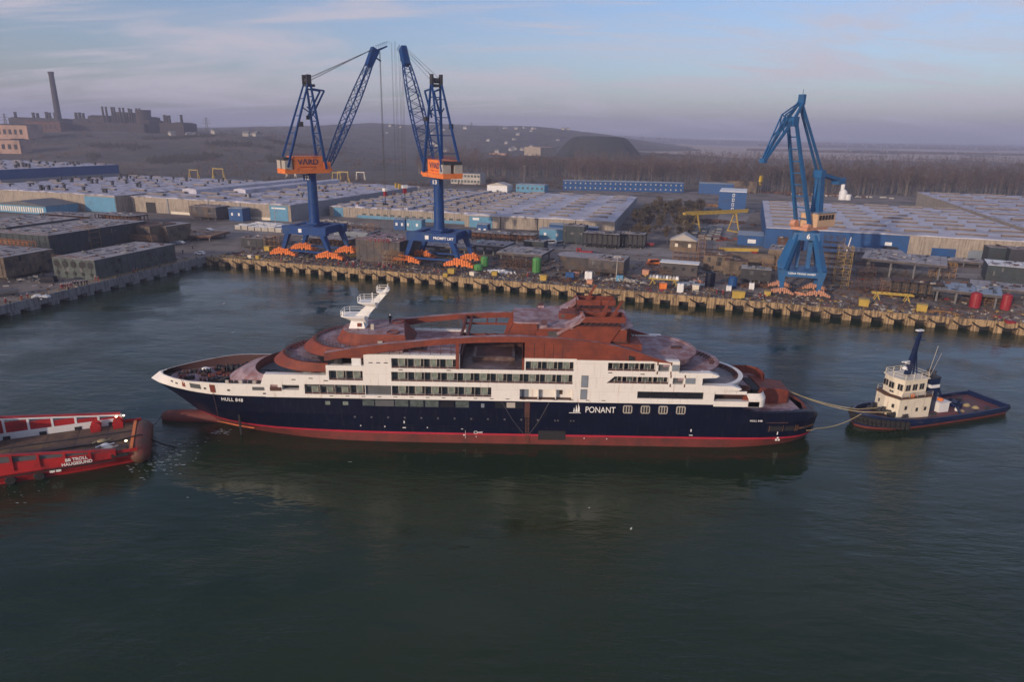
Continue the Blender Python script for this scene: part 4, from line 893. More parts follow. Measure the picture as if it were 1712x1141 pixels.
for x, z in ((9.0, 4.2), (6.0, 3.6), (3.8, 3.6)): tug_win(x-0.35, x+0.35, 3.12+0.28*(10.6-x)/8, z-0.4, z+0.5, dh, 1)
for y in (1.8, -1.6): front_win(y, 4.0, 4.9, dh, 0.7, 1, 10.9)
b = MB(); b.prism([(3.3, -2.9), (9.8, -2.8), (10.5, 0), (9.8, 2.8), (3.3, 2.9)], 10.0, 10.18); b.build('wheelhouse_roof', M['cream'], tg)
b = MB(); fence_posts(b, [(3.5, -2.6), (5.5, -2.6), (7.5, -2.55), (9.6, -2.5), (10.2, 0), (9.6, 2.5), (7.5, 2.55), (5.5, 2.6), (3.5, 2.6), (3.5, -2.6)], 10.18, 1.1, 1, 0.05); b.build('roof_railing', M['cream'], tg)
b = MB(); b.beam((6.6, 0, 10.0), (5.0, 0, 19.8), 1.0, 0.9, 0, 0.55, 0.5); b.beam((4.9, 0, 10.2), (5.2, 0, 17.6), 0.22); b.beam((5.2, 0, 15.6), (3.9, 0, 10.2), 0.16); b.bb(4.4, 5.8, -0.9, 0.9, 17.9, 18.05); mo = b.build('mast', M['tugblue'], tg)
b = MB(); b.bb(4.6, 6.2, -0.35, 0.35, 19.7, 19.95); b.build('mast_lamp_board', M['white'], mo)
b = MB(); b.lathe((7.8, 0.2, 11.6), [(0.12, 0), (0.5, 0.1), (0.5, 0.45), (0.2, 0.7)], 10); b.bb(6.8, 8.8, 0.05, 0.35, 13.2, 13.4); b.lathe((7.8, 0.2, 13.0), [(0.2, 0), (0.2, 0.25)], 8); b.beam((7.8, 0.2, 11.7), (6.3, 0.1, 11.2), 0.2); b.beam((7.8, 0.2, 13.0), (6.0, 0.1, 12.6), 0.2); b.build('radar', M['white'], mo)
b = MB(); b.beam((2.6, 1.6, 10.2), (1.4, 1.6, 16.6), 0.09); b.beam((2.3, 1.9, 10.2), (0.4, 1.9, 15.0), 0.06); b.build('whip_aerial', M['frame'], tg)
b = MB(); b.bb(0.2, 2.4, -1.6, 1.6, 1.2, 9.0, 0); b.bb(0.1, 2.45, -1.65, 1.65, 6.9, 7.6, 1); b.bb(0.15, 2.45, -1.7, 1.7, 9.0, 9.3, 2); fo = b.build('funnel', [M['tugblue'], M['white'], M['darksteel']], tg)
b = MB(); 
for y in (-0.8, 0, 0.8): b.lathe((1.2, y, 9.3), [(0.25, 0), (0.25, 1.2)], 8)
b.build('exhaust_pipe', M['darksteel'], fo)
b = MB(); b.bb(-2.6, 0.2, -2.6, 2.6, 1.1, 3.6, 0); b.bb(-2.8, 0.2, -2.8, 2.8, 3.6, 3.7, 0); b.build('engine_casing', M['white'], tg)
b = MB(); b.lathe((-1.2, 1.4, 3.7), [(0.5, 0), (0.7, 0.25), (0.5, 0.55)], 10); b.build('liferaft', M['orange'], tg)
b = MB(); b.beam((-1.5, 0, 6.5), (-4.0, 0, 2.2), 0.35, 0.35); b.tube([(-4.0, -4.6, 1.2), (-4.4, -3, 2.4), (-4.6, 0, 2.9), (-4.4, 3, 2.4), (-4.0, 4.6, 1.2)], 0.22, 8); b.build('towing_bow', M['tugblue'], tg)
b = MB(); b.bb(-8.2, -6.6, -1.4, 1.4, 1.0, 2.3); b.lathe((-7.4, 0, 2.0), [(0.7, -1.0), (0.7, -0.9), (0.4, -0.85), (0.4, 0.85), (0.7, 0.9), (0.7, 1.0)], 10, 0, 'y'); b.build('towing_winch', M['tugblue'], tg)
b = MB(); b.lathe((-5.0, 2.6, 1.0), [(0.35, 0), (0.35, 1.1), (0.15, 1.3)], 10); b.build('deck_vent', M['white'], tg)
for x, y in ((-6.0, 3.1), (-10.6, 0.6), (-11.2, 2.2)):
    b = MB()
    for k in range(3): b.tube([(x+(0.8-0.15*k)*math.cos(t*math.pi/8), y+(0.6-0.12*k)*math.sin(t*math.pi/8), 1.12+0.14*k) for t in range(17)], 0.1, 5)
    b.build('rope_coil', M['rope'], tg)
for x, y, z, s_ in ((9.9, 3.3, 2.0, 0.5), (12.6, -2.2, 2.6, 0.6), (13.4, 0.6, 2.7, 0.7), (2.0, 3.2, 1.2, 0.6), (-3.2, -3.0, 1.0, 0.6), (-12.6, -2.6, 1.0, 0.5), (-13.4, 3.4, 1.0, 0.5), (-9.4, 3.9, 1.0, 0.4), (15.0, -1.0, 2.9, 0.5)):
    b = MB(); b.lathe((x, y, z), [(s_*0.6, 0), (s_*0.45, s_), (s_*0.7, s_*1.2)], 8); b.lathe((x+s_*1.6, y, z), [(s_*0.6, 0), (s_*0.45, s_), (s_*0.7, s_*1.2)], 8); b.box((x+s_*0.8, y, z+0.05), (s_*3, s_*1.3, 0.12)); b.build('deck_bitts', M['darksteel'], tg)
for y in (3.35, -3.35):
    b = MB(); fence_posts(b, [(2.4, y), (4.4, y), (6.4, y*0.98), (8.4, y*0.95), (10.4, y*0.92)], 6.42, 0.95, 1, 0.04); b.build('upper_railing', M['frame'], tg)
b = MB(); b.tube([(8.0+0.38*math.cos(t*math.pi/6), 3.5, 7.0+0.38*math.sin(t*math.pi/6)) for t in range(13)], 0.09, 5); b.build('life_ring', M['orange'], tg)
b = MB(); b.tube([(14.6, 1.5, 2.5), (13.6, 1.6, 3.3), (12.4, 1.9, 2.6)], 0.15, 6); b.lathe((13.4, -1.0, 2.4), [(0.8, -0.9), (0.8, -0.8), (0.4, -0.75), (0.4, 0.75), (0.8, 0.8), (0.8, 0.9)], 10, 0, 'y'); b.lathe((12.9, 2.2, 2.5), [(0.8, -0.5), (0.4, -0.4), (0.4, 0.4), (0.8, 0.5)], 10, 0, 'y'); b.build('anchor_winch', M['darksteel'], tg)
text('name_lettering', 'ST.GEO', 0.55, M['lettering'], tg, (12.3, 4.75, 2.2), R(180-14), 0.03) if False else None
b = MB()
for k in range(5): b.box((11.8+0.28*k, 4.62-0.07*k, 2.12), (0.16, 0.1, 0.34), 0, R(-12))
b.build('name_lettering', M['lettering'], tg)
for o in KIDS[tg.name]:
    if o.name.split('.')[0] in ('deckhouse', 'deckhouse_roof', 'wheelhouse', 'wheelhouse_roof', 'roof_railing', 'upper_railing', 'life_ring', 'mast', 'whip_aerial'): o.location.x += 1.5; o.location.z -= 0.25
# ---------------------------------------------------------------- tow ropes
def rope(name, pts, r, label, m='rope'):
    b = MB(); b.tube(pts, r, 6); return tag(b.build(name, M[m]), label, 'rope', 'tow ropes')
def sag(a, c, d, n=14): return [tuple(a[i]+(c[i]-a[i])*t/n-(d*4*(t/n)*(1-t/n) if i == 2 else 0) for i in range(3)) for t in range(n+1)]
bow = tg.matrix_basis @ Vector((19.0, -0.6, 3.25)); bow2 = tg.matrix_basis @ Vector((18.9, 0.9, 3.2)); bd = tg.matrix_basis @ Vector((13.0, 2.0, 2.9))
rope('tow_rope', sag((56.6, 129.6, 7.6), tuple(bow), 0.5)+[tuple(tg.matrix_basis @ Vector((12.8, -0.6, 2.9)))], 0.085, 'straight upper tow rope from the cruise ship stern block to the tug bow')
rope('tow_rope', sag((56.4, 132.0, 7.5), tuple(bow2), 0.9)+[tuple(bd)], 0.085, 'straight lower tow rope running over the tug bow to its winch')
rope('tow_rope', [(57.4, 121.6, 2.7), (58.6, 122.0, 2.6)]+sag((59.8, 122.9, 2.6), tuple(bow2), 0.9), 0.085, 'slack tow rope curving from the low stern corner to the tug bow')
rope('tow_line', sag((-69.0, 114.8, 2.0), (-71.0, 128, 0.8), 0.6), 0.06, 'thin dark line from the red vessel stern to the bulbous bow', 'rubber')
# ---------------------------------------------------------------- quay cranes
QA = math.atan2(-0.3167, 0.9485)      # direction of the main quay
def bogie(name, cx_, cy_, m, root, ln=13.2, h=4.3):
    b = MB(); n = 12
    prof_ = [(-0.5, 0.9), (-0.42, 1.9), (-0.22, 2.7), (-0.08, 3.2), (0.08, 3.2), (0.22, 2.7), (0.42, 1.9), (0.5, 0.9)]
    for k in range(n):
        x = -ln/2+ln*(k+0.5)/n; t = abs(x)/(ln/2); hh = h*(1-0.62*t*t)*random.uniform(0.86, 1.06)
        b.bb(cx_+x-ln/n*0.4, cx_+x+ln/n*0.4, cy_-0.95, cy_+0.95, 0.8+1.1*(1-t)*abs(math.sin(k*1.3)), hh, 0)
        b.bb(cx_+x-ln/n*0.25, cx_+x+ln/n*0.25, cy_-1.15, cy_+1.15, hh*0.62, hh*0.9, 0)
    for k in range(n-1):
        x = -ln/2+ln*(k+1)/n; t = abs(x)/(ln/2); hh = h*(1-0.62*t*t); b.bb(cx_+x-ln/n*0.14, cx_+x+ln/n*0.14, cy_-0.6, cy_+0.6, 0.9, hh*0.86, 1)
    for k in range(8):
        x = -ln/2+ln*(k+0.5)/8; b.lathe((cx_+x, cy_-0.45, 0.5), [(0.5, 0), (0.5, 0.9)], 10, 1, 'y')
    return b.build(name, [m, M['darksteel']], root)
def vard_crane(num, loc, phi, gauge, depth, label, promo=None):
    rt = empty('harbour_crane', (loc[0], loc[1], GZ), QA); tag(rt, label, 'crane', 'tall lattice boom cranes on the quay')
    B = M['craneblue']; g, d = gauge/2, depth/2
    z6, zb0, zb1 = 3.0, 10.4, 13.9
    for sx in (-1, 1):
        for sy in (-1, 1):
            b = MB(); b.beam((sx*(g+0.4), sy*(d+0.3), z6), (sx*(g-2.6), sy*d, zb0+0.3), 1.3, 1.4, 0, 2.4, 2.0); b.build('portal_leg', B, rt)
            bogie('bogie', sx*(g+0.4), sy*(d+0.3), M['orange'], rt)
    for sy in (-1, 1):
        b = MB(); b.prism_xz([(-g+0.6, zb0), (g-0.6, zb0), (g-0.4, zb1), (-g+0.4, zb1)], sy*d-1.3, sy*d+1.3); bo = b.build('portal_beam', B, rt)
        if sy < 0:
            q = MB(); q.bb(-2.6, -1.0, -d-1.36, -d-1.3, 11.3, 12.9); q.build('sign_plate', M['white'], bo)
            if promo: text('beam_lettering', promo, 1.5, M['lettering'], bo, (5.6, -d-1.36, 12.0), 0, 0.04, bold=0.03)
        b = MB(); b.bb(-g+1.5, g-1.5, sy*d-0.3, sy*d+0.3, 2.7, 3.4); b.build('sill_beam', B, rt)
    for sx in (-1, 1):
        b = MB(); b.bb(sx*(g-3.4)-1.2, sx*(g-3.4)+1.2, -d+1.3, d-1.3, zb0+0.3, zb1+0.02); b.build('portal_beam', B, rt)
    b = MB(); b.bb(-3.4, 3.4, -d+1.3, d-1.3, zb0+0.2, zb1+0.3); b.bb(-2.6, 2.6, -2.6, 2.6, zb1+0.3, zb1+0.9); b.build('column_base', B, rt)
    b = MB(); b.lathe((0, 0, zb1+0.9), [(2.35, 0), (2.2, 1.0), (1.95, 20.6), (2.3, 20.9), (2.3, 21.6)], 24); co_ = b.build('column', B, rt, smooth='auto')
    q = MB(); a0 = -QA  # number boards round the head of the column
    text('crane_number', num, 2.3, M['lettering'], co_, (-0.6, -2.56, 33.8), 0, 0.05, bold=0.05)
    q.bb(-2.5, 1.3, -2.5, -2.0, 32.5, 35.1); q.build('number_board', M['craneblue'], co_)
    # slewing upper works, x' = boom direction
    U = Matrix.Rotation(phi-QA, 4, 'Z'); zp = 35.8
    def up(bm, name, mats, par=rt, **k): return bm.xform(U).build(name, mats, par, **k)
    b = MB(); b.bb(-13.0, 6.6, -4.2, 4.2, zp, zp+1.7); b.bb(-13.1, -12.0, -4.5, 4.5, zp+1.7, zp+2.0); b.bb(6.6, 7.8, -4.2, 4.2, zp+0.6, zp+2.0); pf = up(b, 'slewing_platform', M['orange'])
    b = MB(); b.bb(-9.0, 3.6, -4.0, 3.0, zp+1.7, zp+6.7, 0); b.bb(-9.1, 3.7, -4.1, 3.1, zp+6.7, zp+6.9, 0); hs_ = up(b, 'machinery_house', M['orange'])
    b = MB()
    for k in range(12): b.beam((-9+1.1*k, -4.0, zp+6.9), (-9+1.1*k, -4.0, zp+7.9), 0.08); b.beam((-9+1.1*k, 3.0, zp+6.9), (-9+1.1*k, 3.0, zp+7.9), 0.08)
    b.beam((-9, -4.0, zp+7.9), (3.5, -4.0, zp+7.9), 0.07); up(b, 'roof_railing', M['red'], hs_)
    b = MB(); b.bb(-12.9, -9.9, -4.3, -0.8, zp+1.7, zp+5.4, 0); b.bb(-12.9, -9.9, 0.8, 4.3, zp+1.7, zp+5.4, 0); b.bb(-13.2, -10.4, -4.0, 4.0, zp+5.4, zp+6.6, 1); up(b, 'counterweight', [M['frame'], M['darksteel']])
    b = MB(); b.bb(4.0, 7.0, -4.4, -1.8, zp+1.7, zp+4.6, 0); b.bb(6.95, 7.06, -4.2, -2.0, zp+3.0, zp+4.6, 1); up(b, 'operator_cab', [M['orange'], M['blackglass']])
    for sy, al in ((-1, CENTER_SIDE), (1, CENTER_SIDE)) if False else ((-1, 0),):
        pass
    zt = 72.4-0.0; za = zp+1.7
    # sign on both long sides of the house
    for s_, yy in ((-1, -4.06), (1, 3.06)):
        t1 = text('house_lettering', 'V\u039bRD', 3.0, mat('dark_lettering', (0.03, 0.03, 0.10), 0.5), hs_, (0, 0, 0), 0, 0.04, sx=1.15, bold=0.03)
        t1.matrix_basis = U @ Matrix.Translation((-2.8, yy, zp+4.6)) @ Matrix.Rotation(0 if s_ < 0 else math.pi, 4, 'Z')
        q = MB(); q.bb(-6.4, 0.8, yy-0.03, yy+0.03, zp+2.55, zp+2.75); up(q, 'house_strapline', M['vesselred'], hs_)
    # A-frame
    b = MB()
    for s_ in (-1, 1):
        y0, y1 = s_*4.2, s_*2.0
        b.beam((-11.8, y0, za+1), (0.6, y1, zt), 0.85, 0.85, 0, 0.6); b.beam((5.0, y0, za), (1.4, y1, zt-1), 1.0, 1.0, 0, 0.7)
        b.beam((1.2, y1, zt-13.5), (7.2, y1, zt-3.4), 0.6); b.beam((7.2, y1, zt-3.4), (1.2, y1, zt-2.8), 0.6)
    for k in range(1, 7):
        t = k/7; x = 5.0-3.6*t; y = 4.2-2.2*t; z = za+(zt-1-za)*t
        b.beam((x, -y, z), (x, y, z), 0.4)
        t2 = (k-1)/7; xb, yb, zb_ = 5.0-3.6*t2, 4.2-2.2*t2, za+(zt-1-za)*t2
        b.beam((xb, -yb if k % 2 else yb, zb_), (x, y if k % 2 else -y, z), 0.25)
    for k in range(1, 5):
        t = k/5; x = -11.8+12.4*t; y = 4.2-2.2*t; z = za+1+(zt-za-1)*t
        b.beam((x, -y, z), (x, y, z), 0.3)
    b.beam((-1.0, -2.4, zt-10), (2.0, -2.4, zt-12), 0.4); b.beam((-1.0, 2.4, zt-10), (2.0, 2.4, zt-12), 0.4)
    af = up(b, 'a_frame', B)
    b = MB()
    for s_ in (-1, 1): b.bb(-0.3, 1.7, s_*2.0-0.4, s_*2.0+0.4, zt-1.2, zt+2.6)
    b.bb(0.2, 3.6, -1.5, 1.5, zt-2.0, zt-1.0); b.lathe((0.9, 0, zt+0.3), [(1.0, -1.0), (1.0, 1.0)], 14, 0, 'y'); up(b, 'head_sheave', M['darksteel'], af)
    # stair on the A-frame leg
    b = MB(); b.bb(1.4, 3.6, 3.6, 4.6, za+20, za+21.6); b.bb(-5.5, -3.8, -4.2, -3.0, za+17, za+19); up(b, 'access_platform', M['darksteel'], af)
    # boom
    p0 = Vector((7.4, 0, zp+2.0)); p1 = Vector((31.0, 0, 83.4))
    b = MB(); b.lattice(p0, p1, 7.0, 3.2, 1.2, 3.0, 17, 0.42, 0.2, 0, (0, 1, 0), 0.45); bm_ = up(b, 'boom', B)
    ax = (p1-p0).normalized(); nrm = Vector((-ax.z, 0, ax.x))
    b = MB(); pa = p1-ax*3.5
    b.beam(tuple(pa), tuple(p1+ax*4.5), 3.0, 2.6, 0, 2.4, 3.6); fj = Vector((6.2, 0, 2.4)) if num == '12' else Vector((3.0, 0, -1.4)); b.beam(tuple(p1+ax*3.2), tuple(p1+ax*3.6+fj), 1.5, 1.0, 0, 0.8)
    b.beam(tuple(p1+ax*1.5-nrm*1.0), tuple(p1+ax*1.5-nrm*1.0+Vector((3.0, 0, -1.6))), 0.5); up(b, 'boom_head', B, bm_)
    b = MB(); c_ = [p1+ax*4.6+fj*(k/6.0) for k in range(7)]
    for k, p in enumerate(c_):
        for s_ in (-1, 1): b.beam((p.x, s_*1.2, p.z), (p.x, s_*1.2, p.z+1.2), 0.07)
    for s_ in (-1, 1): b.beam((c_[0].x, s_*1.2, c_[0].z+1.2), (c_[-1].x, s_*1.2, c_[-1].z+1.2), 0.07)
    up(b, 'head_railing', B, bm_)
    b = MB()
    for k, o_ in enumerate((-1.6, -0.6, 0.5, 1.6)): b.tube([(1.2+0.8*(k % 2), o_, zt+1.2-0.9*(k % 2)), (p1.x-1.0+ax.x*2, o_*0.8, p1.z+ax.z*2+1.6)], 0.075, 4)
    up(b, 'luffing_rope', M['darksteel'], bm_)
    hx, hz = p1.x+4.2, p1.z+3.0; zh = 24.0 if num == '12' else 26.0
    b = MB()
    for o_ in (-0.9, -0.35, 0.35, 0.9): b.tube([(hx+0.3*o_, o_, hz), (hx, o_*0.8, zh+4)], 0.055, 4)
    b.tube([(hx+6.0, 0.3, hz+4.4), (hx+6.0, 0.3, 30)], 0.05, 4); b.tube([(hx+6.0, -0.3, hz+4.4), (hx+6.0, -0.3, 30)], 0.05, 4)
    up(b, 'hoist_rope', M['darksteel'], bm_)
    b = MB(); b.box((hx, 0, zh+3.4), (1.4, 2.4, 1.4), 1, 0, 1.0, 1.0); b.box((hx, 0, zh+1.6), (1.1, 1.6, 2.2), 0, 0, 0.7, 1.0); b.beam((hx, 0, zh+0.6), (hx, 0, zh-3), 0.3, 0.3, 2); b.bb(hx-1.4, hx+1.4, -0.3, 0.3, zh-3.6, zh-3.0, 2)
    for dx in (-1.2, 1.2):
        for dy in (-2.8, 2.8): b.tube([(hx+dx, 0, zh-3.4), (hx+dx*1.8, dy, zh-16)], 0.05, 4, 2)
    up(b, 'hook_block', [M['red'], M['white'], M['darksteel']], bm_)
    b = MB(); b.bb(hx+5.5, hx+6.5, -0.5, 0.5, 28.0, 30.2); up(b, 'auxiliary_hook', M['yellow'], bm_)
    return rt
CENTER_SIDE = 0
vard_crane('12', (-86.9, 298.5), R(40), 22.6, 14.2, 'orange and blue lattice boom crane numbered 12 with its boom leaning to the right')
vard_crane('13', (-31.2, 285.4), R(122), 23.2, 14.0, 'orange and blue lattice boom crane numbered 13 with PROMPT LMT on its beam', 'PROMPT LMT')
# level-luffing crane number 6
def luffing_crane():
    rt = empty('luffing_crane', (102.1, 239.3, GZ), QA); tag(rt, 'light blue level luffing crane numbered 6 with beaked jib and tan cab house', 'crane')
    B = M['craneblue2']; g, d = 5.9, 6.1
    for sx in (-1, 1):
        for sy in (-1, 1):
            b = MB(); b.beam((sx*g, sy*d, 2.4), (sx*(g+0.6), sy*(d+0.2), 9.6), 1.1, 1.2, 0, 2.6, 1.8); b.beam((sx*(g+0.6), sy*(d+0.2), 9.4), (sx*3.0, sy*3.0, 21.4), 2.6, 1.8, 0, 2.0, 1.6)
            b.build('portal_leg', B, rt)
            bogie('bogie', sx*(g), sy*d, M['salmon'], rt, 8.4, 3.2)
    for sy in (-1, 1):
        b = MB(); b.bb(-5.6, 5.6, sy*(d+0.1)-0.7, sy*(d+0.1)+0.7, 7.2, 9.2); bo = b.build('tie_beam', B, rt)
        if sy < 0: text('beam_lettering', 'UZINA TEHNIC INVEST', 0.86, M['lettering'], bo, (0, -d-0.84, 8.4), 0, 0.04, bold=0.02)
    for sx in (-1, 1):
        b = MB(); b.bb(sx*5.9-0.6, sx*5.9+0.6, -d+0.5, d-0.5, 7.4, 9.0); b.build('tie_beam', B, rt)
    b = MB(); b.box((0, 0, 21.0), (9.0, 8.4, 2.6), 0, 0, 0.92, 0.92); b.lathe((0, 0, 22.3), [(3.4, 0), (3.4, 0.7)], 20); po = b.build('portal_head', B, rt)
    text('crane_number', '6', 2.3, M['lettering'], po, (0.6, -4.3, 21.0), 0, 0.08, bold=0.06)
    b = MB(); b.beam((-4.6, -4.6, 9.3), (-1.5, -1.6, 21), 0.7); b.beam((2.0, 0.5, 9), (2.0, 0.5, 21), 1.4, 1.4); b.beam((-1.6, 1.5, 9), (-1.6, 1.5, 21), 1.2, 1.2); b.bb(-5.4, 5.4, -5.4, 5.4, 9.0, 9.2); b.build('inner_shaft', B, rt)
    U = Matrix.Rotation(R(213)-QA, 4, 'Z')
    def up(bm, name, mats, par=rt, **k): return bm.xform(U).build(name, mats, par, **k)
    z0 = 23.0
    b = MB(); b.bb(-7.5, 4.5, -3.2, 3.2, z0, z0+1.0, 0); b.lathe((3.6, -2.6, z0+2.0), [(1.4, -0.9), (1.4, 0.9)], 12, 0, 'y'); b.lathe((3.2, 2.0, z0+1.4), [(1.0, -1.2), (1.0, 1.2)], 12, 0, 'y'); up(b, 'slewing_platform', M['salmon'])
    b = MB(); b.prism([(-10.6, -3.4), (-0.5, -3.4), (1.4, -1.8), (1.4, 1.8), (-0.5, 3.4), (-10.6, 3.4)], z0+1.0, z0+5.6, 0); b.bb(-10.9, 0.2, -3.7, 3.7, z0+5.6, z0+5.95, 1); hs_ = up(b, 'machinery_house', [mat('tan_house_paint', (0.62, 0.40, 0.24), 0.6, var=0.1), M['bluegrey']])
    for s_ in (-1, 1):
        for k in range(5): 
            q = MB(); q.bb(-9.6+k*1.75, -8.2+k*1.75, min(s_*3.37, s_*3.46), max(s_*3.37, s_*3.46), z0+3.4, z0+5.0); up(q, 'house_window', M['blackglass'], hs_)
    z = lambda v: v-GZ
    b = MB()
    for s_ in (-1, 1):
        b.beam((2.6, s_*2.6, z(28.5)), (16.2, s_*1.5, z(63.0)), 0.9, 1.3, 0, 0.7, 1.0)
    for k in range(9):
        t = (k+0.5)/9; b.beam((2.6+13.6*t, -(2.6-1.1*t), z(28.5)+34.5*t), (2.6+13.6*t, 2.6-1.1*t, z(28.5)+34.5*t), 0.4)
    b.bb(14.8, 17.6, -1.9, 1.9, z(60.5), z(63.5)); up(b, 'boom', B)
    b = MB(); tail, piv, nose = (12.2, z(68.2)), (16.4, z(63.0)), (27.8, z(49.8))
    for s_ in (-1, 1):
        b.beam((tail[0], s_*0.8, tail[1]), (piv[0], s_*1.3, piv[1]), 0.6, 1.0); b.beam((piv[0], s_*1.3, piv[1]), (nose[0], s_*0.5, nose[1]), 0.55, 0.9)
        b.beam((tail[0], s_*0.6, tail[1]), (20.4, s_*0.7, z(64.0)), 0.35); b.beam((20.4, s_*0.7, z(64.0)), (nose[0], s_*0.4, nose[1]+0.8), 0.35); b.beam((20.4, s_*0.7, z(64.0)), (piv[0], s_*1.3, piv[1]), 0.3)
        b.beam((20.4, s_*0.7, z(64.0)), (20.8, s_*0.9, z(57.8)), 0.25); b.beam((piv[0]+0.5, s_*1.2, piv[1]), (24, s_*0.6, z(57.0)), 0.25)
    b.bb(27.0, 28.6, -0.9, 0.9, z(49.2), z(50.6)); b.bb(11.6, 12.9, -1.0, 1.0, z(67.2), z(70.4)); b.beam((12.2, 0, z(70)), (12.0, 0, z(72.0)), 0.12); jb = up(b, 'jib', B)
    b = MB(); 
    for s_ in (-1, 1): b.beam((12.4, s_*0.5, z(67.4)), (-3.0, s_*1.0, z(45.6)), 0.55, 0.75)
    up(b, 'tie_rod', B)
    b = MB(); b.beam((-4.4, 0, z0+5.6), (-3.2, 0, z(45.4)), 2.6, 3.2, 0, 2.0, 2.4); b.beam((-1.2, 0, z0+5.6), (-2.6, 0, z(45)), 0.7)
    for k in range(5): b.beam((-1.4-0.2*k, 0, z0+7+2.2*k), (-3.4, 0, z0+8.2+2.2*k), 0.3)
    b.bb(-4.0, -1.6, -1.7, 1.7, z(44.0), z(46.6)); up(b, 'slewing_tower', B)
    b = MB(); 
    for s_ in (-1, 1): b.beam((-2.0, s_*1.2, z(45.4)), (-14.0, s_*1.0, z(43.2)), 0.8, 1.1)
    b.bb(-16.6, -12.6, -1.5, 1.5, z(41.6), z(43.8)); up(b, 'counterweight_arm', B)
    b = MB()
    for o_ in (-0.3, 0.3): b.tube([(27.9, o_, z(49.4)), (27.9, o_, z(45.2))], 0.06, 4)
    b.box((27.9, 0, z(44.3)), (1.0, 0.7, 1.9), 1, 0, 0.7, 0.8); b.tube([(27.9, 0, z(43.4)), (28.3, 0, z(42.8)), (27.9, 0, z(42.3)), (27.5, 0, z(42.7))], 0.13, 5, 1); up(b, 'hook_block', [M['darksteel'], M['yellow']], jb)
luffing_crane()
# ---------------------------------------------------------------- yard frame: u along the main quay, v inland
KX, KY = -132.6, 291.2
UX, UY = 0.9485, -0.3167
def YD(u, v): return (KX+u*UX-v*UY, KY+u*UY+v*UX)
def UV(px, py, z=GZ):
    x, y = G(px, py, z); return ((x-KX)*UX+(y-KY)*UY, -(x-KX)*UY+(y-KY)*UX)
LQ = Vector((-24.5, -92.0)).normalized()       # the left quay runs from the corner towards the viewer
LQ_END = (KX+LQ.x*330, KY+LQ.y*330)
M['ground'] = mat('yard_ground', (0.20, 0.168, 0.145), 0.95, var=0.35, scale=0.12, c2=(0.085, 0.07, 0.062), amt=0.5, sc2=0.035, detail=9)
M['road'] = mat('worn_road', (0.27, 0.245, 0.23), 0.9, var=0.2, scale=0.2, c2=(0.18, 0.16, 0.15), amt=0.5, sc2=0.06)
M['roof'] = mat('frosted_roof', (0.50, 0.48, 0.55), 0.85, var=0.3, scale=0.3, c2=(0.15, 0.145, 0.165), amt=0.5, sc2=0.2, detail=8)
M['roof2'] = mat('felt_roof', (0.50, 0.485, 0.54), 0.85, var=0.18, scale=0.3, c2=(0.33, 0.315, 0.345), amt=0.4, sc2=0.05)
M['wallbeige'] = mat('concrete_wall_panels', (0.38, 0.32, 0.255), 0.85, var=0.14, scale=0.5, c2=(0.24, 0.20, 0.165), amt=0.5, sc2=0.25, streak=True, plates=(3.0, 3.4, 0.06, 0.93))
M['wallblue'] = mat('blue_cladding', (0.010, 0.075, 0.23), 0.6, plates=(2.2, 9, 0.05, 0.92), var=0.12, c2=(0.02, 0.065, 0.17), amt=0.3, sc2=0.2)
M['skyblue'] = mat('pale_blue_cladding', (0.10, 0.27, 0.41), 0.65, var=0.12, c2=(0.1, 0.22, 0.32), amt=0.3, sc2=0.2)
M['wallgrey'] = mat('grey_cladding', (0.24, 0.24, 0.26), 0.7, var=0.12)
M['lightroof'] = mat('skylight_sheet', (0.135, 0.105, 0.095), 0.6, var=0.3)
# ground of the yard (with the harbour basin cut out) 
far = 900
def QD(u, v): return (KX+u*0.9556+v*0.2946, KY-u*0.2946+v*0.9556)
gpoly = [(KX, KY), QD(900, 0), (1200, 60), (1200, 702), (-1200, 702), (-1200, 40), LQ_END]
b = MB(); b.add([(x, y, GZ) for x, y in gpoly], [tuple(range(len(gpoly)))]); tag(b.build('ground', M['ground']), kind='structure')
def sheet(name, pts, m, dz): 
    b = MB(); b.add([(x, y, GZ+dz) for x, y in pts], [tuple(range(len(pts)))]); return tag(b.build(name, m), kind='structure')
sheet('road', [YD(*p) for p in ((150, 84), (330, 84), (330, 96), (210, 98), (211, 150), (226, 330), (205, 330), (192, 130), (188, 110), (150, 108), (20, 96), (-60, 80), (-60, 60), (20, 74))][::1], M['road'], 0.02)
sheet('quay_pavement', [QD(*p) for p in ((0.5, 0.5), (700, 0.5), (700, 11), (0.5, 11))], mat('quay_paving', (0.20, 0.165, 0.14), 0.9, var=0.3, scale=0.3, c2=(0.10, 0.08, 0.07), amt=0.5, sc2=0.12), 0.03)
# rails of the quay cranes
for v in (13.3, 13.7, 27.6, 28.0):
    b = MB(); b.beam((*QD(3, v), GZ+0.1), (*QD(600, v), GZ+0.1), 0.16, 0.2); tag(b.build('crane_rail', M['rust']), kind='structure')
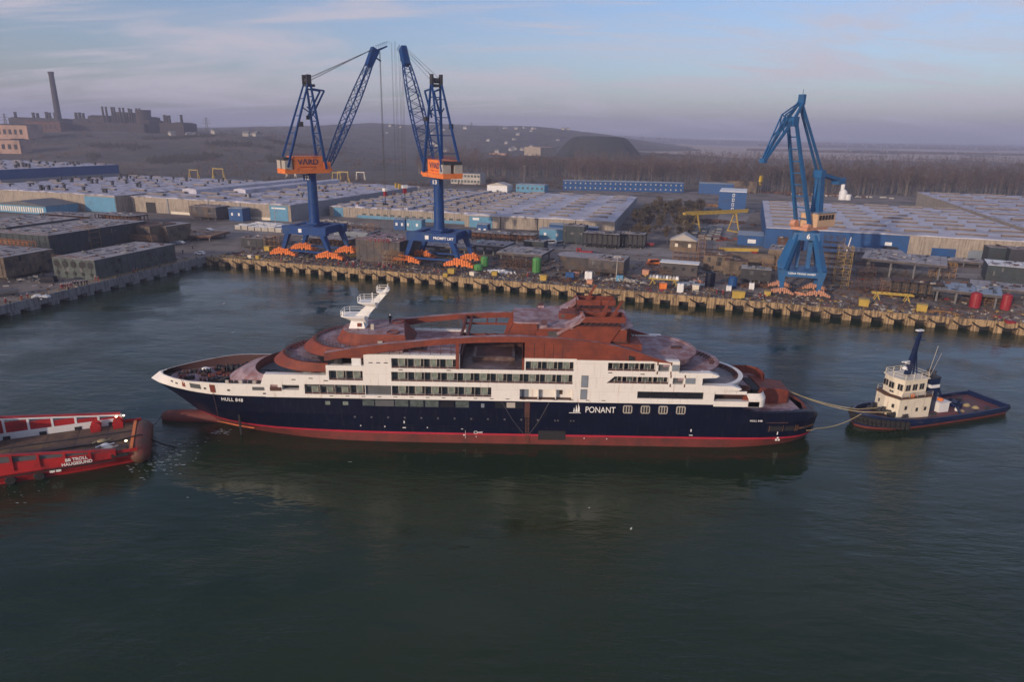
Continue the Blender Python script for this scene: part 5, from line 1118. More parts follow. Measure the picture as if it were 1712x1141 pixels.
# ---- main quay wall
def quay(name, o, d, inl, ln, step, m, label, swag=True, first=0.0, hb=1.95):
    """o corner, d along, inl inland unit vectors"""
    rz = math.atan2(d[1], d[0]); r = empty(name, (o[0], o[1], 0), rz); tag(r, label, 'quay'); s = 1 if inl > 0 else -1
    def bx(b, x0, x1, y0, y1, z0, z1, mm=0): b.bb(x0, x1, min(s*y0, s*y1), max(s*y0, s*y1), z0, z1, mm)
    b = MB(); L_ = 0.0
    while L_ < ln:
        seg = min(step*2, ln-L_); bx(b, L_+0.04, L_+seg-0.04, 0.02*random.random(), 1.6, GZ-hb, GZ+0.06); L_ += seg
    b.build('quay_beam', m, r)
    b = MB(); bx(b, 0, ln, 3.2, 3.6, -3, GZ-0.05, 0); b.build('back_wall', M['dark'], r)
    b = MB(); bx(b, 0, ln, 0.05, 0.4, GZ+0.06, GZ+0.26); b.build('edge_kerb', m, r)
    pr = None
    for k in range(int(ln/step)):
        if k >= 98: break
        if pr is None:
            b = MB(); bx(b, 0, step*0.44, -0.15, 3.3, -2.5, GZ-hb); pr = b.build('quay_pier', m, r); pr.location = (first, 0, 0)
        else:
            c = pr.copy(); link(c, r); c.location = (first+step*k, 0.0, 0); c.scale = (random.uniform(0.8, 1.18), random.uniform(0.9, 1.05), 1)
    if swag:
        for k in range(int(ln/step)):
            if k >= 90 or random.random() < 0.12: continue
            b = MB(); x = first+step*k+random.uniform(0, 1); n = 9; l = step*random.uniform(0.75, 1.05); dp = random.uniform(0.9, 1.6)
            b.tube([(x+l*t/n, -s*0.16, GZ-0.35-dp*math.sin(math.pi*(0.08+0.75*t/n))*1.0-0.5*(t/n)) for t in range(n+1)], 0.24, 5)
            b.build('hanging_fender', M['rubber'], r)
    for k in range(0, int(ln/step), 3):
        b = MB(); x = first+step*k+2; b.lathe((x, s*0.9, GZ+0.05), [(0.3, 0), (0.22, 0.4), (0.4, 0.65), (0.2, 0.8)], 8); b.build('mooring_bollard', M['darksteel'], r)
    return r
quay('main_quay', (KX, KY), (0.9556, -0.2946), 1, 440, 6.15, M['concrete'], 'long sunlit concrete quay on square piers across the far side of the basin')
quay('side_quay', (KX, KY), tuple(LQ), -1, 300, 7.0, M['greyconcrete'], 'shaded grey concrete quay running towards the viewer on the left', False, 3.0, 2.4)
b = MB()
for k in range(70):
    b.beam((*QD(3+4.4*k, 1.3), GZ+0.05), (*QD(3+4.4*k, 1.3), GZ+1.1), 0.09)
for z in (0.6, 1.1): b.beam((*QD(3, 1.3), GZ+z), (*QD(40, 1.3), GZ+z), 0.06)
tag(b.build('quay_railing', M['yellow']), 'yellow post railing along the edge of the main quay', 'railing')
b = MB()
for k in range(40):
    p = (KX+LQ.x*(4+3.4*k)+0.9*LQ.y, KY+LQ.y*(4+3.4*k)-0.9*LQ.x); b.beam((p[0], p[1], GZ), (p[0], p[1], GZ+1.1), 0.09)
for z in (0.6, 1.1): b.beam((KX+LQ.x*4+0.9*LQ.y, KY+LQ.y*4-0.9*LQ.x, GZ+z), (KX+LQ.x*136+0.9*LQ.y, KY+LQ.y*136-0.9*LQ.x, GZ+z), 0.06)
tag(b.build('quay_railing', M['yellow']), 'yellow railing along the shaded side quay', 'railing')

# ---------------------------------------------------------------- halls
def hall(name, label, u0, u1, v0, v1, h, wall, roof, bays, lights=None, ridge=0.7, cat='hall', sidem=None, rot=0.0):
    x, y = YD(u0, v0)
    if rot: cx_, cy_ = YD(u1, v0); x, y = cx_-(u1-u0)*math.cos(QA+rot), cy_-(u1-u0)*math.sin(QA+rot)
    r = empty(name, (x, y, GZ), QA+rot); tag(r, label, cat); W, D = u1-u0, v1-v0
    b = MB(); b.add([(0, 0, 0), (W, 0, 0), (W, 0, h), (0, 0, h), (0, D, 0), (W, D, 0), (W, D, h), (0, D, h)], [(0, 1, 2, 3), (5, 4, 7, 6)], 0)
    b.add([(0, 0, 0), (W, 0, 0), (W, 0, h), (0, 0, h), (0, D, 0), (W, D, 0), (W, D, h), (0, D, h)], [(4, 0, 3, 7), (1, 5, 6, 2)], 1)
    wo = b.build('wall', [wall, sidem or wall], r)
    b = MB(); bw = W/bays
    for k in range(bays):
        xa = k*bw
        b.prism_xz([(xa, h-0.2), (xa+bw-0.05, h-0.2), (xa+bw-0.05, h+0.15), (xa+bw/2, h+0.15+ridge), (xa, h+0.15)], -0.35, D+0.3)
    ro = b.build('roof', roof, r)
    if lights:
        nv, ll, lw, lm, jit = lights; proto = None; cnt = 0
        for k in range(bays):
            for j in range(nv):
                if cnt >= 98 or random.random() < jit: continue
                xa = (k+0.5)*bw; ya = D*(j+0.5+0.25*(k % 2)*0.5)/nv
                if proto is None:
                    b = MB(); b.prism_yz([(-lw/2, -0.1), (lw/2, -0.1), (lw/2*0.8, 0.9), (-lw/2*0.8, 0.9)], -ll/2, ll/2, 0); b.bb(-ll/2+0.5, ll/2-0.5, -lw*0.35, lw*0.35, 0.9, 1.02, 1)
                    proto = b.build('roof_light', [lm, M['frame']], ro); c = proto
                else:
                    c = proto.copy(); link(c, ro)
                c.location = (xa+random.uniform(-0.5, 0.5), ya, h+ridge*0.72); c.scale = (random.uniform(0.85, 1.12), random.uniform(0.85, 1.1), random.uniform(0.7, 1.3)); cnt += 1
    return r, wo, ro, W, D
def onwall(r, name, x0, x1, z0, z1, m, wo, t=0.12):
    b = MB(); b.bb(x0, x1, -t, -0.002, z0, z1); return b.build(name, m, wo)
# central hall: an older patched part and a newer smooth part
r, wo, ro, W, D = hall('workshop_hall', 'wide concrete workshop hall between the two tall cranes with a patchy frosted roof', -36, 66, 150, 300, 6.4, M['wallbeige'], M['roof'], 7, (11, 11, 3.0, M['lightroof'], 0.05), sidem=M['wallgrey'])
for k in range(1, 7): onwall(r, 'wall_joint', W/7*k-0.2, W/7*k+0.2, 0, 6.2, M['wallgrey'], wo, 0.2)
onwall(r, 'lower_band', 20, 96, 0, 1.8, M['skyblue'], wo, 0.1); onwall(r, 'gate', 3, 10, 0, 5.8, M['skyblue'], wo, 0.16)
for k in range(14): onwall(r, 'window', 24+5*k, 26.6+5*k, 2.0, 3.0, M['dimglass'], wo, 0.1)
b = MB(); b.bb(54, 56.2, -0.3, D, 6.9, 8.0); b.bb(19.5, 21.5, -0.3, D, 6.9, 8.2); b.build('roof_walkway', M['roof2'], ro)
for k in range(40):
    b = MB(); x, y = random.uniform(2, 100), random.uniform(4, D-6); s_ = random.uniform(0.5, 1.1); b.box((x, y, 7.2+s_*0.7), (1.4*s_, 1.4*s_, 2.2*s_)); b.box((x, y, 7.2+1.9*s_), (2.0*s_, 2.0*s_, 0.3*s_)); b.build('roof_vent', M[random.choice(['steel', 'rust', 'wallgrey', 'darksteel'])], ro)
r, wo, ro, W, D = hall('workshop_hall', 'newer concrete hall right of crane 13 with a smooth pale roof and brown skylight bars', 62, 150, 147, 312, 7.0, M['wallbeige'], M['roof2'], 4, (9, 11, 2.2, M['lightroof'], 0.06), 0.9, sidem=M['wallgrey'], rot=R(4.5))
for k in range(1, 4): onwall(r, 'wall_joint', W/4*k-0.25, W/4*k+0.25, 0, 7.0, M['darksteel'], wo, 0.25)
onwall(r, 'gate', 3, 17, 0, 6.3, M['skyblue'], wo, 0.16); onwall(r, 'gate', 66, 70, 0, 4.6, M['wallblue'], wo, 0.16); onwall(r, 'window', 5, 9, 4.2, 5.6, M['white'], wo, 0.2)
# left hall with long roof monitors
r, wo, ro, W, D = hall('workshop_hall', 'tall concrete workshop hall left of crane 12 with a dark gate and long roof ridges', -163, -40, 115, 285, 9.8, M['wallbeige'], M['roof'], 5, (9, 13, 3.2, M['lightroof'], 0.15), sidem=M['wallgrey'])
onwall(r, 'gate', 12, 20, 0, 6.5, M['dark'], wo, 0.1); onwall(r, 'corner_strip', 29.5, 30.6, 0, 9.5, M['wallgrey'], wo, 0.3); onwall(r, 'lower_band', 32, 110, 0, 1.6, M['cream'], wo, 0.1); onwall(r, 'gate', 108, 121, 0, 9.2, M['skyblue'], wo, 0.15)
for x in (62, 86): onwall(r, 'wall_joint', x, x+0.8, 0, 9.6, M['wallgrey'], wo, 0.3)
onwall(r, 'window', 109.5, 119.5, 7.2, 8.0, M['white'], wo, 0.2)
for x0, x1, y0, y1, hh in ((14, 26, 30, D, 3.0), (40, 50, 50, D, 2.6)):
    b = MB(); b.prism_xz([(x0, 9.9), (x1, 9.9), (x1, 9.9+hh), ((x0+x1)/2, 9.9+hh+0.8), (x0, 9.9+hh)], y0, y1); b.build('roof_monitor', M['roof2'], ro)
for k in range(20):
    b = MB(); x, y = random.uniform(52, 120), random.uniform(4, D-6); s_ = random.uniform(0.5, 1.1); b.box((x, y, 10.4+s_*0.7), (1.4*s_, 1.4*s_, 2.2*s_)); b.box((x, y, 10.4+1.9*s_), (2.0*s_, 2.0*s_, 0.3*s_)); b.build('roof_vent', M[random.choice(['steel', 'rust', 'wallgrey'])], ro)
# pale hall at the left edge
r, wo, ro, W, D = hall('workshop_hall', 'pale hall at the left edge with many dark roof vents and a blue end bay', -310, -164, 104, 255, 10.6, M['wallbeige'], M['roof'], 6, (8, 11, 2.6, M['lightroof'], 0.2))
onwall(r, 'end_bay', W-26, W-0.3, 0, 9.6, M['skyblue'], wo, 0.25)
for k in range(46):
    b = MB(); x, y = random.uniform(3, W-3), random.uniform(6, D-6); s_ = random.uniform(0.7, 1.3); b.box((x, y, 11.2+s_*0.9), (1.2*s_, 1.2*s_, 2.4*s_)); b.box((x, y, 11.2+2.2*s_), (2.0*s_, 2.0*s_, 0.4*s_)); b.build('roof_vent', M['darksteel'], ro)
# blue hall far left
r, wo, ro, W, D = hall('workshop_hall', 'far hall with blue upper cladding at the left edge below the factory plateau', -600, -375, 182, 300, 16.5, M['wallbeige'], M['roof'], 8, (6, 14, 3, M['lightroof'], 0.3), sidem=M['wallgrey'])
b = MB(); b.bb(W-0.02, W+0.25, -0.2, D+0.2, 8.8, 16.9); b.build('blue_band', M['wallblue'], wo)
for k in range(40):
    b = MB(); x, y = W-random.uniform(3, 120), random.uniform(6, D-6); s_ = random.uniform(0.8, 1.4); b.box((x, y, 17.2+s_*0.9), (1.4*s_, 1.4*s_, 2.6*s_)); b.build('roof_vent', M['darksteel'], ro)
# office wing with arcade windows in front of the pale hall
ux, vx = UV(28, 350); ux2, vx2 = UV(160, 351)
r, wo, ro, W, D = hall('office_wing', 'low wing with dark hipped roof and pale window bays before the pale hall', ux, ux2-2, 78, 100, 5.0, M['skyblue'], M['greypanel'], 1, None, 2.6, 'building')
for k in range(22): 
    if k*W/22+1 < W-2.8: onwall(r, 'window', 0.6+k*W/22, 0.6+k*W/22+W/40, 0.9, 4.0, M['cream'] if k % 2 else M['white'], wo, 0.2)
# right hall
r, wo, ro, W, D = hall('workshop_hall', 'right hand hall with bright blue front and left wall and staggered flat skylights', 229, 351, 131, 288, 10.4, M['wallbeige'], M['roof2'], 6, (8, 14.5, 1.6, M['lightroof'], 0.0), 0.3, sidem=M['wallblue'])
onwall(r, 'blue_front', 0.02, 64, 0, 10.1, M['wallblue'], wo, 0.15); onwall(r, 'gate', 74, 84, 0, 5.2, M['wallblue'], wo, 0.15)
b = MB(); b.prism_xz([(89, 0), (103, 0), (103, 3.6), (100, 5.2), (91, 5.2), (89, 4.6)], -0.15, -0.01); b.build('gate', M['bluegrey'], wo); onwall(r, 'gate', 107, 110, 0, 4.8, M['rust'], wo); onwall(r, 'gate', 111, 119, 0, 4.9, M['greypanel'], wo)
b = MB(); b.beam((38, -0.5, 1), (39, -0.4, 8), 0.4, 0.3); b.build('down_pipe', M['white'], wo); onwall(r, 'window', 54, 57, 5.0, 6.6, M['white'], wo, 0.2); b = MB(); b.bb(53.5, 59.5, -1.4, -0.16, 0, 4.6); b.build('transformer_box', M['dark'], wo)
b = MB(); b.bb(-0.25, -0.02, 0, D, 0, 10.5); b.build('blue_side', M['wallblue'], wo)
b = MB(); b.bb(-13, -0.3, 6, 22, 0, 5.2, 0); b.bb(-13.2, -0.3, 5.8, 22.2, 5.2, 5.4, 1); b.bb(-8, -4, 5.9, 6.0, 1.2, 3.2, 2); b.build('side_annex', [M['wallblue'], M['bluegrey'], M['white']], r)
# far right hall
r, wo, ro, W, D = hall('workshop_hall', 'pale hall cut off by the right edge with a long lit left wall', 353, 640, 132, 425, 11.6, M['wallbeige'], M['roof'], 9, (9, 22, 2.4, M['lightroof'], 0.0), 0.5)
# blue tower block beside the yellow gantry
def simple_building(name, label, px, py, L, D, Hh, wall, roof, rot=0.0, ridge=0.0, wins=None, cat='building', z=GZ):
    x, y = G(px, py, z); r = empty(name, (x, y, z), QA+rot); tag(r, label, cat)
    b = MB(); b.bb(-L/2, L/2, 0, D, 0, Hh); w_ = b.build('wall', wall, r)
    b = MB()
    if ridge > 0: b.prism_xz([(-L/2-0.4, Hh), (L/2+0.4, Hh), (0, Hh+ridge)] if ridge > 1.8 else [(-L/2-0.4, Hh), (L/2+0.4, Hh), (L/2+0.4, Hh+0.25), (0, Hh+ridge), (-L/2-0.4, Hh+0.25)], -0.4, D+0.4)
    else: b.bb(-L/2-0.3, L/2+0.3, -0.3, D+0.3, Hh, Hh+0.35)
    b.build('roof', roof, r)
    if wins:
        n, rows, ww, wh, m = wins; pr = None
        for j in range(rows):
            for k in range(n):
                if pr is None: b = MB(); b.bb(-ww/2, ww/2, -0.12, -0.01, -wh/2, wh/2); pr = b.build('window', m, w_); c = pr
                else: c = pr.copy(); link(c, w_)
                c.location = (-L/2+L*(k+0.5)/n, 0, Hh*(j+0.55)/rows)
    return r
x, y = UV(1222, 357)
r, wo, ro, W, D = hall('tower_block', 'narrow blue tower block with a column of white windows left of the right hall', x-9.5, x+9.5, y, y+34, 15.5, M['wallblue'], M['white'], 1, None, 0.1, 'building')
for k in range(4): onwall(r, 'window', 9.3, 10.9, 2.0+3.3*k, 4.2+3.3*k, M['white'], wo, 0.15); onwall(r, 'window_pane', 9.6, 10.6, 2.4+3.3*k, 3.8+3.3*k, M['wallblue'], wo, 0.2)
simple_building('boiler_house', 'stepped tan masonry boiler house behind the blue tower block', 1238, 322, 30, 20, 11, M['blocktan'], M['rust'], 0, 0); simple_building('pump_house', 'small tan tower house beside the blue shed at the forest edge', 1228, 318, 9, 12, 20, M['blocktan'], M['rust'])
simple_building('blue_shed', 'blue shed with pale roof below the forest, left of the boiler house', 1196, 325, 32, 14, 10, M['wallblue'], M['bluegrey'], 0, 0.6)
simple_building('barracks_block', 'very long blue two storey block with two rows of white windows below the forest', 1041, 320, 118, 12, 9.0, M['wallblue'], M['bluegrey'], R(14), 0.7, (24, 2, 1.3, 1.4, M['frame']))
simple_building('storehouse', 'small white storehouse with double gabled roof behind the central hall', 831, 321, 20, 16, 6, M['white'], M['frame'], 0, 2.6)
simple_building('workshop', 'flat pale blue workshop right of the white storehouse', 886, 322, 28, 14, 7, M['skyblue'], M['bluegrey'], 0, 0.4, (6, 1, 2, 2, M['dimglass']))
simple_building('plant_block', 'pale plant block with glazed upper storey right of crane 13', 778, 308, 34, 16, 11, M['frame'], M['steel'], 0, 0.3, (9, 2, 2.6, 2.4, M['dimglass']))
simple_building('gatehouse', 'small brick gatehouse with pale hipped roof beside the yard road', 1141, 420, 12.5, 9, 5.0, M['blocktan'], M['frame'], 0, 3.2, (2, 1, 1.4, 1.6, M['cream']))
simple_building('site_shed', 'long grey site shed with a pale flat roof behind the loaded yellow trestle', 1134, 460, 14.5, 6, 4.6, M['blocksteel'], M['white'], 0, 0.2, (4, 1, 1.2, 1.2, M['dark']))
for i, (px, py, L, D, Hh, m, lb) in enumerate(((921, 402, 13, 7, 5.5, 'skyblue', 'pale blue cabin in front of the central hall wall, left of the parked vans'), (806, 396, 6, 5, 6.5, 'wallblue', 'blue upright container cabin near crane 13, right of its column'), (931, 396, 9, 5, 6.5, 'wallblue', 'blue two storey cabin with white door behind the parked vans'), (978, 400, 12, 6, 6, 'wallblue', 'blue cabin with white notices by the right end of the central hall'), (668, 385, 7, 5, 6.0, 'wallblue', 'blue cabin against the hall wall left of crane 13'), (690, 386, 11, 5, 6.0, 'skyblue', 'pale blue cabin against the hall wall beside crane 13'), (395, 370, 10, 7, 7.5, 'wallblue', 'blue container cabin with white number in front of the left hall'), (360, 366, 12, 7, 6.5, 'wallblue', 'dark blue container stack in front of the left hall'))):
    simple_building('site_cabin', lb, px, py, L, D, Hh, M[m], M['bluegrey'], 0, 0, (2, 1, 1.3, 1.6, M['white']), 'cabin')
# ---------------------------------------------------------------- ship sections standing in the yard
def section(label, px, py, L, D, Hh, body, top, rot=0.0, stands=0.0, holes=0, kind='box', name='hull_section', cat='hull section', trestle=True, xy=None):
    x, y = xy or G(px, py); r = empty(name, (x, y, GZ), QA+rot); tag(r, label, cat); z0 = stands
    b = MB()
    if kind == 'box':
        b.bb(-L/2, L/2, 0, D, z0, Hh); n = max(2, int(L/3.2))
        for k in range(n): xx = -L/2+L*(k+0.5)/n; b.bb(xx-0.08, xx+0.08, -0.14, -0.001, z0+0.1, Hh-0.15)
        for k in range(max(2, int(D/3.2))): yy = D*(k+0.5)/max(2, int(D/3.2)); b.bb(L/2+0.001, L/2+0.14, yy-0.08, yy+0.08, z0+0.1, Hh-0.15)
    elif kind == 'nose':
        pl = [(-L/2, D*0.5)]+[(-L/2+L*0.28*(1-math.cos(t*math.pi/12)), D*0.5-D*0.5*math.sin(t*math.pi/12)) for t in range(1, 7)]+[(L/2, 0), (L/2, D)]+[(-L/2+L*0.28*(1-math.cos(t*math.pi/12)), D*0.5+D*0.5*math.sin(t*math.pi/12)) for t in range(6, 0, -1)]
        ci = [(px_*0.82+L*0.06, (py_-D/2)*0.8+D/2) for px_, py_ in pl]
        b.strip([(p[0], p[1], z0) for p in ci], [(p[0], p[1], Hh) for p in pl], 0, True)
        b.add([(p[0], p[1], z0) for p in ci], [tuple(range(len(ci)-1, -1, -1))])
        b.add([(p[0], p[1], Hh) for p in pl], [tuple(range(len(pl)))], 1)
    elif kind == 'hull':
        pr_ = [(0.0, Hh), (0.0, Hh*0.45), (D*0.05, Hh*0.2), (D*0.18, z0+0.3), (D*0.3, z0), (D*0.7, z0), (D*0.95, Hh*0.2), (D, Hh*0.5), (D, Hh)]
        b.prism_yz(pr_, -L/2, L/2); n = max(2, int(L/4))
        for k in range(n): xx = -L/2+L*(k+0.5)/n; b.bb(xx-0.1, xx+0.1, -0.12, -0.001, Hh*0.45, Hh-0.1)
    elif kind == 'frames':
        n = max(3, int(L/2.2))
        for k in range(n):
            xx = -L/2+L*k/(n-1); b.bb(xx-0.12, xx+0.12, 0, D, z0, z0+0.6); b.bb(xx-0.12, xx+0.12, 0, 0.6, z0, Hh); b.bb(xx-0.12, xx+0.12, D-0.6, D, z0, Hh); b.bb(xx-0.12, xx+0.12, 0, D, Hh-0.6, Hh)
        b.bb(-L/2, L/2, D*0.45, D*0.55, z0, Hh-0.6); b.bb(-L/2, L/2, 0.2, D-0.2, z0+0.62, z0+0.75)
    else:   # plate
        b.bb(-L/2, L/2, 0, D, Hh-0.9, Hh)
    # primer patches, plate edges, lugs and openings that break up the big faces
    if kind in ('box', 'hull'):
        zb = z0+0.2 if kind == 'box' else Hh*0.5
        for k in range(int(L*0.25)+2):
            w_, h_ = random.uniform(0.4, 2.0), random.uniform(0.4, 2.2); xx, zz = random.uniform(-L/2+w_, L/2-w_), random.uniform(zb, max(zb+0.1, Hh-h_-0.2)); e_ = 0.05+0.015*random.random(); b.bb(xx-w_/2, xx+w_/2, -e_, -0.001, zz, min(Hh-0.05, zz+h_), random.choice([3, 3, 4, 5]))
        if kind == 'box':
            for k in range(int(D*0.25)+2):
                w_, h_ = random.uniform(0.4, 1.8), random.uniform(0.4, 2.2); yy, zz = random.uniform(w_, max(w_+.1, D-w_)), random.uniform(zb, max(zb+0.1, Hh-h_-0.2)); e_ = 0.05+0.015*random.random(); b.bb(L/2+0.001, L/2+e_, yy-w_/2, yy+w_/2, zz, min(Hh-0.05, zz+h_), random.choice([3, 3, 4, 5]))
            for k in range(1, 3): b.bb(-L/2-0.1, L/2+0.16, -0.17, -0.001, z0+(Hh-z0)*k/3-0.06, z0+(Hh-z0)*k/3+0.06); b.bb(L/2+0.001, L/2+0.18, 0, D, z0+(Hh-z0)*k/3-0.06, z0+(Hh-z0)*k/3+0.06)
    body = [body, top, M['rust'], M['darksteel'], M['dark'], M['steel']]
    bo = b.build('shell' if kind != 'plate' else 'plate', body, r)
    if kind != 'nose':
        b = MB(); b.bb(-L/2+0.05, L/2-0.05, 0.05, D-0.05, Hh, Hh+0.08, 0)
        for k in range(int(L/5)): xx = -L/2+2.5+5*k; b.bb(xx-0.05, xx+0.05, 0.1, D-0.1, Hh+0.08, Hh+0.16, 1)
        for k in range(int(L*D/26)+2):
            w_, d_ = random.uniform(0.8, 3.4), random.uniform(0.6, 2.6); xx, yy = random.uniform(-L/2+2, L/2-2), random.uniform(1.5, max(1.6, D-2)); b.box((xx, yy, Hh+0.1), (w_, d_, 0.06+0.02*random.random()), random.choice([1, 2, 3, 4, 4, 5]))
        for k in range(random.randint(6, 12)+int(L*D/70)):  # loose clutter lying on the deck, built into the plate's mesh
            xx, yy = random.uniform(-L*0.44, L*0.44), random.uniform(D*0.1, D*0.9); s_ = random.uniform(0.25, 0.8); b.box((xx, yy, Hh+0.08+s_*0.35), (s_*random.uniform(1, 2.6), s_, s_*0.7), random.choice([1, 1, 3, 4, 5]), random.random())
        b.build('cluttered_deck_plate', [top, M['darksteel'], M['dark'], M['rust'], M['frame'], M['steel']], r)
    if holes:
        for j in range(2):
            for k in range(holes):
                b = MB(); w_ = L/holes*0.32; xx = -L/2+L*(k+0.5)/holes; zz = z0+(Hh-z0)*(0.72 if j else 0.25); s_ = w_*(1.0 if j else 0.55)
                b.prism_xz([(xx-s_*0.5, zz-s_), (xx+s_*0.5, zz-s_), (xx+s_, zz-s_*0.5), (xx+s_, zz+s_*0.5), (xx+s_*0.5, zz+s_), (xx-s_*0.5, zz+s_), (xx-s_, zz+s_*0.5), (xx-s_, zz-s_*0.5)], -0.18, -0.15); b.build('lightening_hole', M['dark'], bo)
    if stands > 0.2 and trestle:
        for xx in (-L*0.42, -L*0.14, L*0.14, L*0.42):
            for yy in (D*0.1, D*0.9):
                b = MB(); b.box((xx, yy, (z0 if kind != 'plate' else Hh-0.9)/2), (0.6, 0.6, z0 if kind != 'plate' else Hh-0.9)); b.build('support_stand', M['steel'], r)
    if kind in ('box', 'hull'):
        b = MB(); n = max(3, int(L/2.5))
        for k in range(n+1): b.beam((-L/2+L*k/n, 0.1, Hh), (-L/2+L*k/n, 0.1, Hh+1.0), 0.07)
        b.beam((-L/2, 0.1, Hh+1.0), (L/2, 0.1, Hh+1.0), 0.06); b.beam((-L/2, 0.1, Hh+0.5), (L/2, 0.1, Hh+0.5), 0.05); b.build('guard_rail', M[random.choice(['scaf', 'rust', 'darksteel'])], r)
    return r
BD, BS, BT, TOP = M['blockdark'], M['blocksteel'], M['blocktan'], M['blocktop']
LR = math.atan2(-LQ.y, -LQ.x)-QA
# standing along the left quay (long axis along the quay)
def along_left(label, x, y, L, D, Hh, **k):
    return section(label, 0, 0, L, D, Hh, k.pop('body', BD), TOP, LR-math.pi/2, xy=(x, y), **k)
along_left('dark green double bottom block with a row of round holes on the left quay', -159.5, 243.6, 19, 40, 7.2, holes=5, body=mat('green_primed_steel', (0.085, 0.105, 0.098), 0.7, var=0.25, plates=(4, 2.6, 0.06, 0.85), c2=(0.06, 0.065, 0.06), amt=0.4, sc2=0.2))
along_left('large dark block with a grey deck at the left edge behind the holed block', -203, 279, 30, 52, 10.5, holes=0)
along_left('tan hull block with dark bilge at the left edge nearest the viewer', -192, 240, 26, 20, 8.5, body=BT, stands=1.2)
along_left('low dark block at the left edge beyond the large dark block', -250, 318, 34, 40, 8.0)
section('long tan hull section in segments between the dark block and the left hall', 207, 408, 34, 16, 9, BT, M['rust'], 0, 1.2, 0, 'hull')
section('rounded tan tank end block at the right end of the long tan section', 264, 408, 12, 16, 8.5, BT, M['blocktop'], 0, 1.0, 0, 'nose')
section('flat orange brown deck plate beside the rounded tan block', 318, 403, 22, 18, 2.6, M['rust'], mat('tan_deck', (0.30, 0.17, 0.09), 0.8, var=0.2), R(12), 1.2, 0, 'plate')
section('rusty lattice of frames behind the long tan section', 190, 378, 26, 12, 6, M['rust'], TOP, 0, 0.6, 0, 'frames')
section('pile of rusty frames at the foot of the pale hall', 115, 372, 44, 12, 4, M['rust'], TOP, 0, 0.4, 0, 'frames')
section('grey hull block in front of the left hall right of the dark gate', 340, 368, 20, 12, 8, BS, TOP, 0, 0.8, 0, 'hull')
section('low dark flat topped block near the quay corner left of crane 12', 424, 415, 13, 9, 4.6, M['darksteel'], TOP, R(6), 0.5)
section('violet grey block with figures on its top between the two tall cranes', 632, 438, 21, 21, 9.0, M['blocksteel'], M['primerdeck'])
section('rusty deck frames under crane 12', 545, 410, 24, 12, 3.0, M['rust'], TOP, 0, 0.6, 0, 'frames')
section('bluish flat block behind the legs of crane 12', 590, 405, 20, 12, 5.0, M['bluegrey'], TOP, R(8), 0.6)
section('grey flat panel between the legs of crane 13', 740, 428, 24, 16, 4.2, BS, TOP, 0, 2.0, 0, 'plate')
section('low grey plate right of crane 13 behind the green tanks', 815, 428, 16, 16, 4.6, BS, TOP, 0, 2.0, 0, 'plate')
section('wide grey panel on trestles behind the tall green tank', 867, 445, 20, 19, 5.2, BS, TOP, 0, 4.0, 0, 'plate')
section('small dark deckhouse block on the yard behind the wide grey panel', 892, 420, 10, 7, 4.6, BD, M['bluegrey'], 0, 0.6)
section('grey hull piece with a rounded nose near the middle of the quay', 962, 457, 18, 13, 6.4, BS, TOP, 0, 1.0, 0, 'nose')
section('grey open topped hull piece right of the rounded nose', 1012, 462, 14, 14, 6.2, BS, TOP, 0, 0.8, 0, 'hull')
section('tall dark grey block in front of the hall end, right of the parked vans', 958, 408, 11, 9, 9, BD, TOP, 0, 0.6)
section('dark open frame block beside the tall dark block', 1003, 415, 18, 9, 7, M['darksteel'], TOP, 0, 0.6, 0, 'frames')
section('dark open frame block by the hall corner and the red trucks', 1045, 415, 18, 9, 7, M['darksteel'], TOP, 0, 0.6, 0, 'frames')
section('rusty deck frames in front of the central hall near crane 13', 815, 403, 24, 9, 4, M['rust'], TOP, 0, 0.8, 0, 'frames')
section('low rusty frame panel left of the blue cabin row', 870, 406, 14, 8, 4, M['rust'], TOP, 0, 0.8, 0, 'frames')
section('brown cubic block left of the horizontal tank', 1198, 455, 11, 9, 6.6, BT, M['rust'], 0, 0.6)
section('tan block with open front between the tank and crane 6', 1228, 462, 9, 7, 6.0, BT, M['rust'], 0, 0.6)
section('pale topped tent like block left of the legs of crane 6', 1262, 474, 11, 8, 5.4, M['darksteel'], M['frame'], 0, 1.0)
section('leaning grey panel block behind the left leg of crane 6', 1300, 450, 9, 16, 8, BT, TOP, R(-6), 0.8)
section('brown block behind crane 6 in front of the blue wall', 1318, 420, 11, 9, 6, M['rust'], M['rust'], 0, 0.6)
section('huge flat deck panel on trestles right of crane 6', 1505, 468, 30, 24, 7.2, BS, TOP, R(-12), 4.4, 0, 'plate')
section('grey wing panel beyond the huge flat panel', 1465, 446, 22, 14, 6.0, BS, TOP, 0, 3.0, 0, 'plate')
section('rusty open frames below the front of the huge flat panel', 1530, 500, 16, 8, 5.6, M['darksteel'], M['rust'], R(-8), 0.6, 0, 'frames')
section('grey folded panel behind the left red tank', 1612, 512, 20, 16, 4.8, BS, M['bluegrey'], R(-14), 3.4, 0, 'plate')
section('grey panel behind the right red tank', 1668, 505, 18, 14, 4.6, BS, TOP, R(-14), 3.0, 0, 'plate')
section('dark block with white roof sheet at the right edge', 1702, 478, 22, 16, 7.0, BD, M['white'], R(-10), 0.6)
section('dark grey deckhouse block in front of the right hall gates', 1678, 445, 14, 9, 8, BD, TOP)
section('dark flat deck panel on the ground in front of the right hall', 1597, 446, 22, 10, 2.6, BS, TOP, R(-6), 1.0, 0, 'plate')
section('dark grey block at the right edge beside the deckhouse block', 1714, 450, 14, 10, 8.4, M['darksteel'], TOP)
